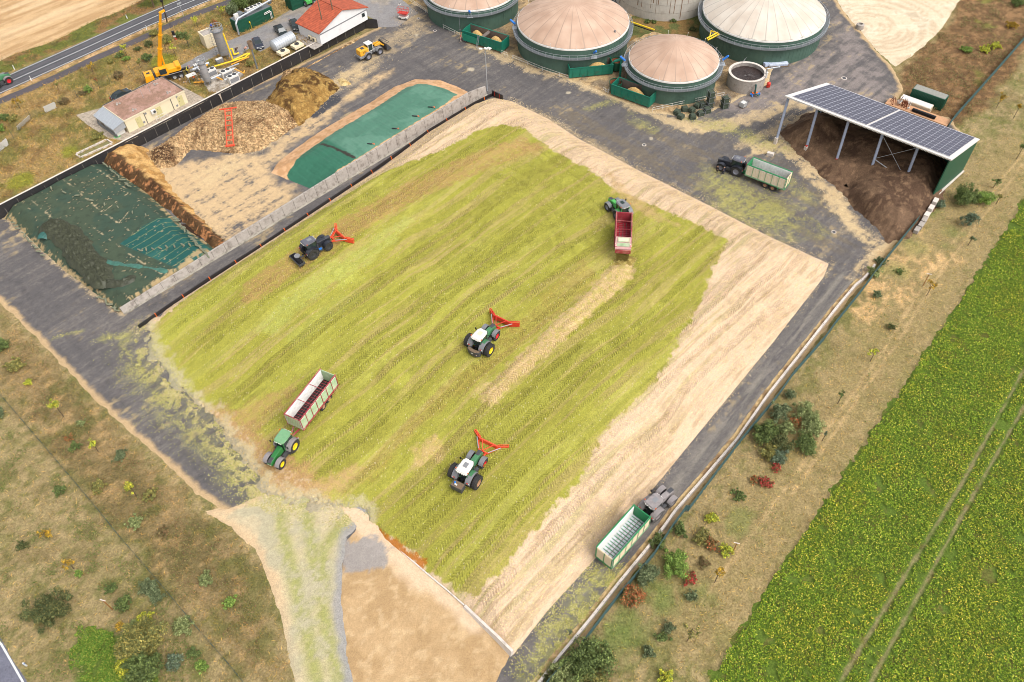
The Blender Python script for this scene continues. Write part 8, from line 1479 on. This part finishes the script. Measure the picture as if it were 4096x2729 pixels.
for q_, r_, h_, l_ in [((1420, 70), 2.6, 5.5, 'tree with yellowing crown at the top edge beside the country road')]:
    b = PU(*R(0, 0, *q_)); o = thing('roadside_tree', l_, 'tree', b); q = M(); q.tube((0, 0, 0), (0, 0, 3.5), .2, 8, .1); [q.tube((0, 0, 2+.4*i), (1.4*math.cos(i*2), 1.4*math.sin(i*2), 3.4+.4*i), .07, 5, .02) for i in range(5)]; q.build('trunk', mBark, o); V, F, fc = leaves(3600, 2.8, 2.8, 2.2, 3.9, PAL['olive']+PAL['lime'], .2, 26); nmesh('crown', V, F, mLeaf, face_col=fc, parent=o)
# posts
def post(fn, top, base, label, cat='post', tee=True):
    b = fn(*base); o = thing('t_post' if tee else 'post', label, cat, b)
    for t in np.arange(.6, 6, .1):
        if _proj((b[0], b[1], b[2]+t))[1] <= top[1]: break
    M().tube((0, 0, 0), (0, 0, t), .06, 8).build('pole', mat('rust_brown_post', C(160, 104, 48), .8, .15, 4) if 'rust_brown_post' not in bpy.data.materials else bpy.data.materials['rust_brown_post'], o); M().box(0, 0, t, .75, .09, .08, -.3).build('crossbar', mWood if not tee else mConcW, o)
post(P, R(0, 3, 940, 818), R(0, 3, 1036, 902), 'T shaped bird perch post in the lower left meadow', 'perch post'); post(P, T(1176, 168), T(1156, 222), 'T shaped bird perch post in the lower right meadow', 'perch post'); post(P, R(3, 1, 1475, 955), R(3, 1, 1424, 1062), 'T shaped bird perch post beside the golden sapling near the kerb bend', 'perch post')
def delin(p, label, rz=0, blue=False):
    o = thing('marker_post', label, 'marker post', p, rz, 'roadside marker posts'); M().ext([(-.1, -.06), (.1, -.06), (.06, .06), (-.06, .06)], 0, 1.0, 'z').build('post_body', mPostW, o); M().box(0, 0, .72, .19, .13, .14, 0).build('reflector_band', mBlue if blue else mBlackP, o)
for (x, y), l in [((135, 640), 'white marker post on the field side of the road, nearest the left edge'), ((1172, 175), 'white marker post on the field side of the road, further up'), ((290, 742), 'white marker post on the near side of the road, left of the crane'), ((1350, 275), 'white marker post on the near side of the road, next to the crane boom')]: delin(PU(*R(0, 0, x, y)), l, .8)
delin(P(*R(0, 3, 248, 1418)), 'white marker post with a blue band in the bottom left corner', .3, True)
for b, tt, l in [((1538, 205), (1490, 20), 'dark leaning wooden pole between the road and the cycle path'), ]:
    p = PU(*R(0, 0, *b)); tq = PU(*R(0, 0, *tt), 6.5)-p; o = thing('wooden_pole', l, 'pole', p); M().tube((0, 0, 0), tuple(tq), .17, 8, .11).build('pole', mBark, o); M().box(*tq, .5, .4, .5).build('pole_cap', mBlackP, o)
o = thing('street_lamp', 'thin grey pole with a tilted sign beside the country road', 'pole', PU(*R(0, 0, 1688, 150))); M().tube((0, 0, 0), (0, 0, 3.2), .05, 6).build('pole', mGalv, o); M().box(0, 0, 2.9, 1.2, .05, .4, .9).build('road_sign', mGalv, o)
# ------------------------------------------------------------------ small litter on the netted clamp and yards
sb = M(); n_ = 0; mSack = mat('grey_sack', C(126, 128, 104), .9, .2, 4)
proto = None
def sack_line(a, b, n, grp, lab, zf=1.75):
    global proto
    for i in range(n):
        t = (i+.5)/n; p = P(a[0]+(b[0]-a[0])*t+random.uniform(-4, 4), a[1]+(b[1]-a[1])*t+random.uniform(-4, 4), zf)
        if proto is None:
            q = M(); q.lathe([(.01, -.5), (.1, -.42), (.15, -.2), (.14, .2), (.1, .42), (.01, .5)], 8, 'x'); proto = q.build('gravel_sack', mSack, smooth=True); o = proto
        else: o = proto.copy(); COL.objects.link(o)
        o.location = tuple(p+[0, 0, .06]); o.rotation_euler = (0, 0, random.uniform(-.5, .3)+math.atan2(euB[1], euB[0])+PI/2+random.choice([0, 0, .6])); o.scale = (random.uniform(.8, 1.2),)*3; tag(o, lab, 'gravel sack', grp)
sack_line(D(400, 500), D(478, 590), 22, 'sacks in a row on the teal netting', 'grey gravel sack in the row along the upper edge of the teal netting'); sack_line(D(235, 372), D(300, 430), 14, 'sacks in a row at the clamp top', 'grey gravel sack in the row at the top corner of the netted clamp'); sack_line(D(20, 500), D(100, 590), 12, 'sacks along the clamp edge', 'grey gravel sack along the outer left edge of the netted clamp', .5); sack_line(D(225, 680), D(275, 718), 8, 'sacks at the clamp corner', 'grey gravel sack near the lowest corner of the netted clamp', .4); sack_line(D(310, 575), D(460, 560), 9, 'sacks scattered on the teal netting', 'single grey gravel sack lying loose on the teal netting'); sack_line(D(100, 430), D(350, 500), 8, 'sacks scattered on the dark netting', 'single grey gravel sack lying loose on the dark netting')
for (px, l) in [(R(1, 0, 1610, 1000), 'dark sack with an orange strap on the green sheet, farthest of four'), (R(1, 0, 1465, 1078), 'dark sack with an orange strap on the green sheet, second of four'), (R(1, 0, 1280, 1195), 'dark sack with an orange strap on the green sheet, third of four'), (R(1, 0, 1055, 1335), 'dark sack on the green sheet beside the wall, nearest of four')]:
    p = P(*px, 1.9); o = thing('strap_sack', l, 'sack', (p[0], p[1], gt_h(p[0], p[1])+.1), -.2); q = M(); q.lathe([(.01, -.7), (.11, -.6), (.13, .3), (.01, .5)], 8, 'x'); q.build('sack', mBlackP, o, smooth=True); q = M(); q.path([(.4, 0, .05), (.7, .15, .05), (.85, -.05, .05), (.7, -.2, .05)], .05); q.build('orange_strap', mOrange, o)
# ------------------------------------------------------------------ crop leaves and grass (uncountable)
def scatter(name, n, gen, cols, size, aspect, lift, kind='stuff', upr=.35, wts=None, colf=None):
    x, y, z = gen(n); n = x.size; a = RNG.uniform(0, 2*PI, n); s = size*RNG.uniform(.55, 1.35, n); el = RNG.normal(0, upr, n); dx, dy = np.cos(a), np.sin(a)
    ux = np.c_[dx*np.cos(el), dy*np.cos(el), np.sin(el)]*s[:, None]; wv = np.c_[-dy, dx, RNG.normal(0, upr, n)]*(s*aspect)[:, None]; p = np.c_[x, y, z+lift*RNG.random(n)+np.abs(ux[:, 2])]
    V = np.stack([p-ux, p+wv, p+ux, p-wv], 1).reshape(-1, 3); F = np.arange(4*n).reshape(n, 4); cols = np.array(cols); ci = RNG.choice(len(cols), n, p=wts); fc = cols[ci]*RNG.uniform(.8, 1.2, n)[:, None]
    if colf is not None: fc = colf(x, y, fc)
    o = nmesh(name, V, F, mLeaf, face_col=fc); return tag(o, kind=kind)
trk = [[tuple(q) for q in DW([(2353, 850), (2200, 1130), (2100, 1290), (1930, 1568)])], [tuple(q) for q in DW([(2353, 935), (2230, 1150), (2120, 1350), (2000, 1568)])]]
def inview(x, y, z, m=60):
    q = np.c_[x, y, z]-[0, 0, CH]; Z = q@_fw; u = 2048+FPX*(q@_X)/Z; v = 1364.5+FPX*(q@_Y)/Z; return (u > -m) & (u < 4096+m) & (v > -m) & (v < 2729+m)
def gen_crop(n):
    lo, hi = crop.min(0), crop.max(0); x = RNG.uniform(lo[0], hi[0], n); y = RNG.uniform(lo[1], hi[1], n); k = inview(x, y, x*0); x, y = x[k], y[k]; d = sdp(x, y, crop)+(fbm(x, y, 1.5, 3)-.5)*1.2
    t = np.minimum(*[dline(x, y, q)[0] for q in trk]); pat = fbm(x, y, 2.2, 3, 800); k = (d > 0) & ((t > .28+.25*RNG.random(x.size))) & (pat < .74); x, y = x[k], y[k]; return x, y, .08+.25*fbm(x, y, .8, 3, 5)
def ccol(x, y, fc): n = fbm(x, y, 6, 4, 901); e = fbm(x, y, 1.2, 3, 905); return fc*(.64+.44*e[:, None])*np.array([1.12, 1.0, .9])*np.where(n[:, None] > .52, [1.06, 1.0, .95], [.94, 1.0, 1.0])
scatter('crop_leaves', 620000, gen_crop, [C(122, 152, 38), C(100, 132, 36), C(150, 170, 50), C(80, 108, 34), C(186, 190, 76), C(208, 198, 72)], .13, .5, .10, wts=[.3, .26, .22, .12, .08, .02], colf=ccol)
def gen_grass(n):
    x = RNG.uniform(-100, 110, n); y = RNG.uniform(18, 200, n); k = inview(x, y, x*0); x, y = x[k], y[k]; far_ = RNG.random(x.size) < np.clip(1.3-np.hypot(x, y)/190, .25, 1); x, y = x[far_], y[far_]; u, v = uvw(x, y)
    w = sdp(x, y, weedL) > 0; w2 = sdp(x, y, weedR) > -.5
    k = (sdp(x, y, yard) < -.3) & (sdp(x, y, crop) < -.2) & (sdp(x, y, tr) < -.2) & (sdp(x, y, soil) < 0) & (sdp(x, y, roadBL) < -.4) & (sdp(x, y, pg) < -.2) & (v < 0) & ((w | w2) | (RNG.random(x.size) < .5))
    x, y = x[k], y[k]; return x, y, x*0+.02
def gcol(x, y, fc):
    b = ground_col(x, y, x*0); w = sm(sdp(x, y, weedL), -1, 1)+sm(sdp(x, y, weedR), -1, 1); return b*(.35+.65*np.clip(fc/fc.mean(), 0, 2.4))*(1+(.12-.12*w[:, None]))
GC = [C(200, 178, 136), C(140, 140, 86), C(104, 108, 60), C(112, 92, 66)]
scatter('dry_grass', 620000, gen_grass, GC, .24, .10, .26, upr=.7, wts=[.4, .22, .18, .2], colf=gcol)
def gen_up(n):
    x = RNG.uniform(-125, -20, n); y = RNG.uniform(90, 230, n); k = inview(x, y, x*0+2.4); x, y = x[k], y[k]; u, v = uvw(x, y)
    D1 = dline(x, y, [tuple(q) for q in rc])[0]; D2 = dline(x, y, [tuple(q) for q in cyc])[0]; D3 = sdp(x, y, np.array([p[:2] for p in pav])); bbp = np.array([(bb.location.x, bb.location.y)]); 
    k = (v > .6) & (G(x, y) > 2.3) & (D1 > RW/2+.8) & (D2 > 1.3) & (sdp(x, y, fld) < 0) & (D3 < 0) & (sdp(x, y, gy) < -.2) & (sdp(x, y, plat) < 0); x, y = x[k], y[k]; return x, y, G(x, y)+.02
def ucol(x, y, fc):
    b = upper_col(x, y, x*0); w = sm(sdp(x, y, vg), -.3, .3)[:, None]; b = b*(1-w)+verge_col(x, y, x*0)*w; return b*(.35+.65*np.clip(fc/fc.mean(), 0, 2.4))
scatter('bank_grass', 260000, gen_up, GC, .28, .10, .28, upr=.7, wts=[.36, .24, .2, .2], colf=ucol)
# loose beets on the pile
def gen_beet(n):
    lo, hi = beetp.min(0), beetp.max(0); x = RNG.uniform(lo[0], hi[0], n); y = RNG.uniform(lo[1], hi[1], n); k = sdp(x, y, beetp) > .3; x, y = x[k], y[k]
    return x, y, np.array([beet_h(a, b) for a, b in zip(x, y)])
scatter('loose_beets', 9000, gen_beet, [C(206, 176, 132), C(168, 132, 92), C(132, 98, 68)], .15, .55, .08, upr=.3)

# chaff spilled on the asphalt, thickest along the wheel paths and the foot of the clamp
def gen_chaff(lst, spread, thr=.0):
    def g(n):
        X, Y = [], []; tot = sum(w*s for q, w, s in lst)
        for q, w, s in lst:
            L = [math.hypot(*(q[i+1]-q[i])) for i in range(len(q)-1)]; m = int(n*sum(L)*w*s/sum(sum(math.hypot(*(q2[i+1]-q2[i])) for i in range(len(q2)-1))*w2*s2 for q2, w2, s2 in lst)); k = RNG.choice(len(L), m, p=np.array(L)/sum(L)); t = RNG.random(m); a = q[k]; b = q[k+1]; p = a+(b-a)*t[:, None]+RNG.normal(0, 1, (m, 2))*w*spread; X.append(p[:, 0]); Y.append(p[:, 1])
        x, y = np.concatenate(X), np.concatenate(Y); k = (sdp(x, y, yard) > .1) & (sdp(x, y, HP) < 1.2) & (fbm(x, y, .8, 4, 950)*.6+fbm(x, y, 3, 3, 955)*.4+.2*RNG.random(x.size) > .6) & (sdp(x, y, beetp) < 0); x, y = x[k], y[k]; return x, y, x*0+.035
    return g
foot = [(np.array(eQ), 1.6, 1.6), (DW([(300, 790), (330, 850), (380, 920), (440, 970), (520, 1040), (580, 1110), (610, 1150)]), 2.2, 1.0)]
scatter('spilled_maize', 60000, gen_chaff([(np.asarray(q), w, s) for q, w, s in limeL]+[(DW([(1225, 1568), (1300, 1440), (1400, 1310)]), 2.4, 2.2)]+foot, .75), [C(178, 172, 92), C(200, 190, 130), C(152, 146, 70)], .085, .6, .02, upr=.15)
scatter('spilled_straw', 50000, gen_chaff([(np.asarray(q), w, s) for q, w, s in strawL[:-1]]+[(np.array(eT), 1.2, .8), (np.array(eQ), 1.2, 1.8), (np.array(eR), .5, .5)], .7), [C(222, 196, 150), C(200, 170, 124), C(236, 214, 174)], .085, .5, .02, upr=.15)

def gen_scrub(P_list, n, thr):
    def g(n_):
        X, Y = [], []
        for q, fn in P_list:
            lo, hi = q.min(0), q.max(0); m = int(n/len(P_list)); x = RNG.uniform(lo[0], hi[0], m); y = RNG.uniform(lo[1], hi[1], m); k = (sdp(x, y, q)+(fbm(x, y, 3, 5, 981)-.5)*7 > 1) & inview(x, y, x*0); x, y = x[k], y[k]; k = fbm(x, y, 2.6, 5, 970)+.12*RNG.random(x.size) > thr; X.append(x[k]); Y.append(y[k])
        x, y = np.concatenate(X), np.concatenate(Y); k = (sdp(x, y, yard) < -.8) & (sdp(x, y, tr) < -.6) & (sdp(x, y, crop) < -1); x, y = x[k], y[k]; return x, y, x*0+.05+.5*np.clip(fbm(x, y, 1.2, 3, 975)-.35, 0, 1)
    return g
scatter('weed_scrub', 1, gen_scrub([(weedL, 0), (weedR, 0)], 230000, .60), [C(132, 126, 78), C(108, 110, 62), C(150, 128, 86), C(120, 92, 66)], .13, .35, .3, upr=.7, wts=[.3, .3, .25, .15])
scatter('meadow_weeds', 1, gen_scrub([(stripR, 0), (W2([R(0, 2, -50, 500), R(0, 2, 900, 1560), R(0, 3, 2000, 1300), R(0, 3, 2200, 1700), R(0, 3, -50, 1700)]), 0)], 260000, .66), [C(124, 128, 72), C(104, 116, 58), C(146, 136, 84)], .12, .35, .2, upr=.6)
scatter('clover_leaves', 1, gen_scrub([(clover, 0)], 42000, .42), [C(104, 136, 46), C(84, 116, 38), C(140, 150, 60)], .10, .6, .15, upr=.5)
# loose chips lying on the clamp
def gen_chip(n):
    lo, hi = HP.min(0), HP.max(0); x = RNG.uniform(lo[0], hi[0], n); y = RNG.uniform(lo[1], hi[1], n); k = sdp(x, y, HP) > .8; x, y = x[k], y[k]; return x, y, heap_f(x, y)+.012
def chipc(x, y, fc):
    g = sm(sdp(x, y, gpoly), -.4, .4)[:, None]; w = np.zeros(x.size)
    for q, s, cc in brown: w = np.maximum(w, sm(sdp(x, y, q), -.3, .5)*s)
    r = fc/fc.mean(); base = C(228, 204, 168)*(1-g)+C(172, 168, 78)*g; base = base*(1-w[:, None])+C(196, 168, 112)*w[:, None]; return base*(.5+.5*np.clip(r, 0, 2.2))
scatter('loose_chips', 260000, gen_chip, [C(200, 190, 120), C(160, 156, 70), C(120, 116, 50), C(240, 224, 180)], .06, .5, .02, upr=.3, wts=[.3, .35, .25, .1], colf=chipc)
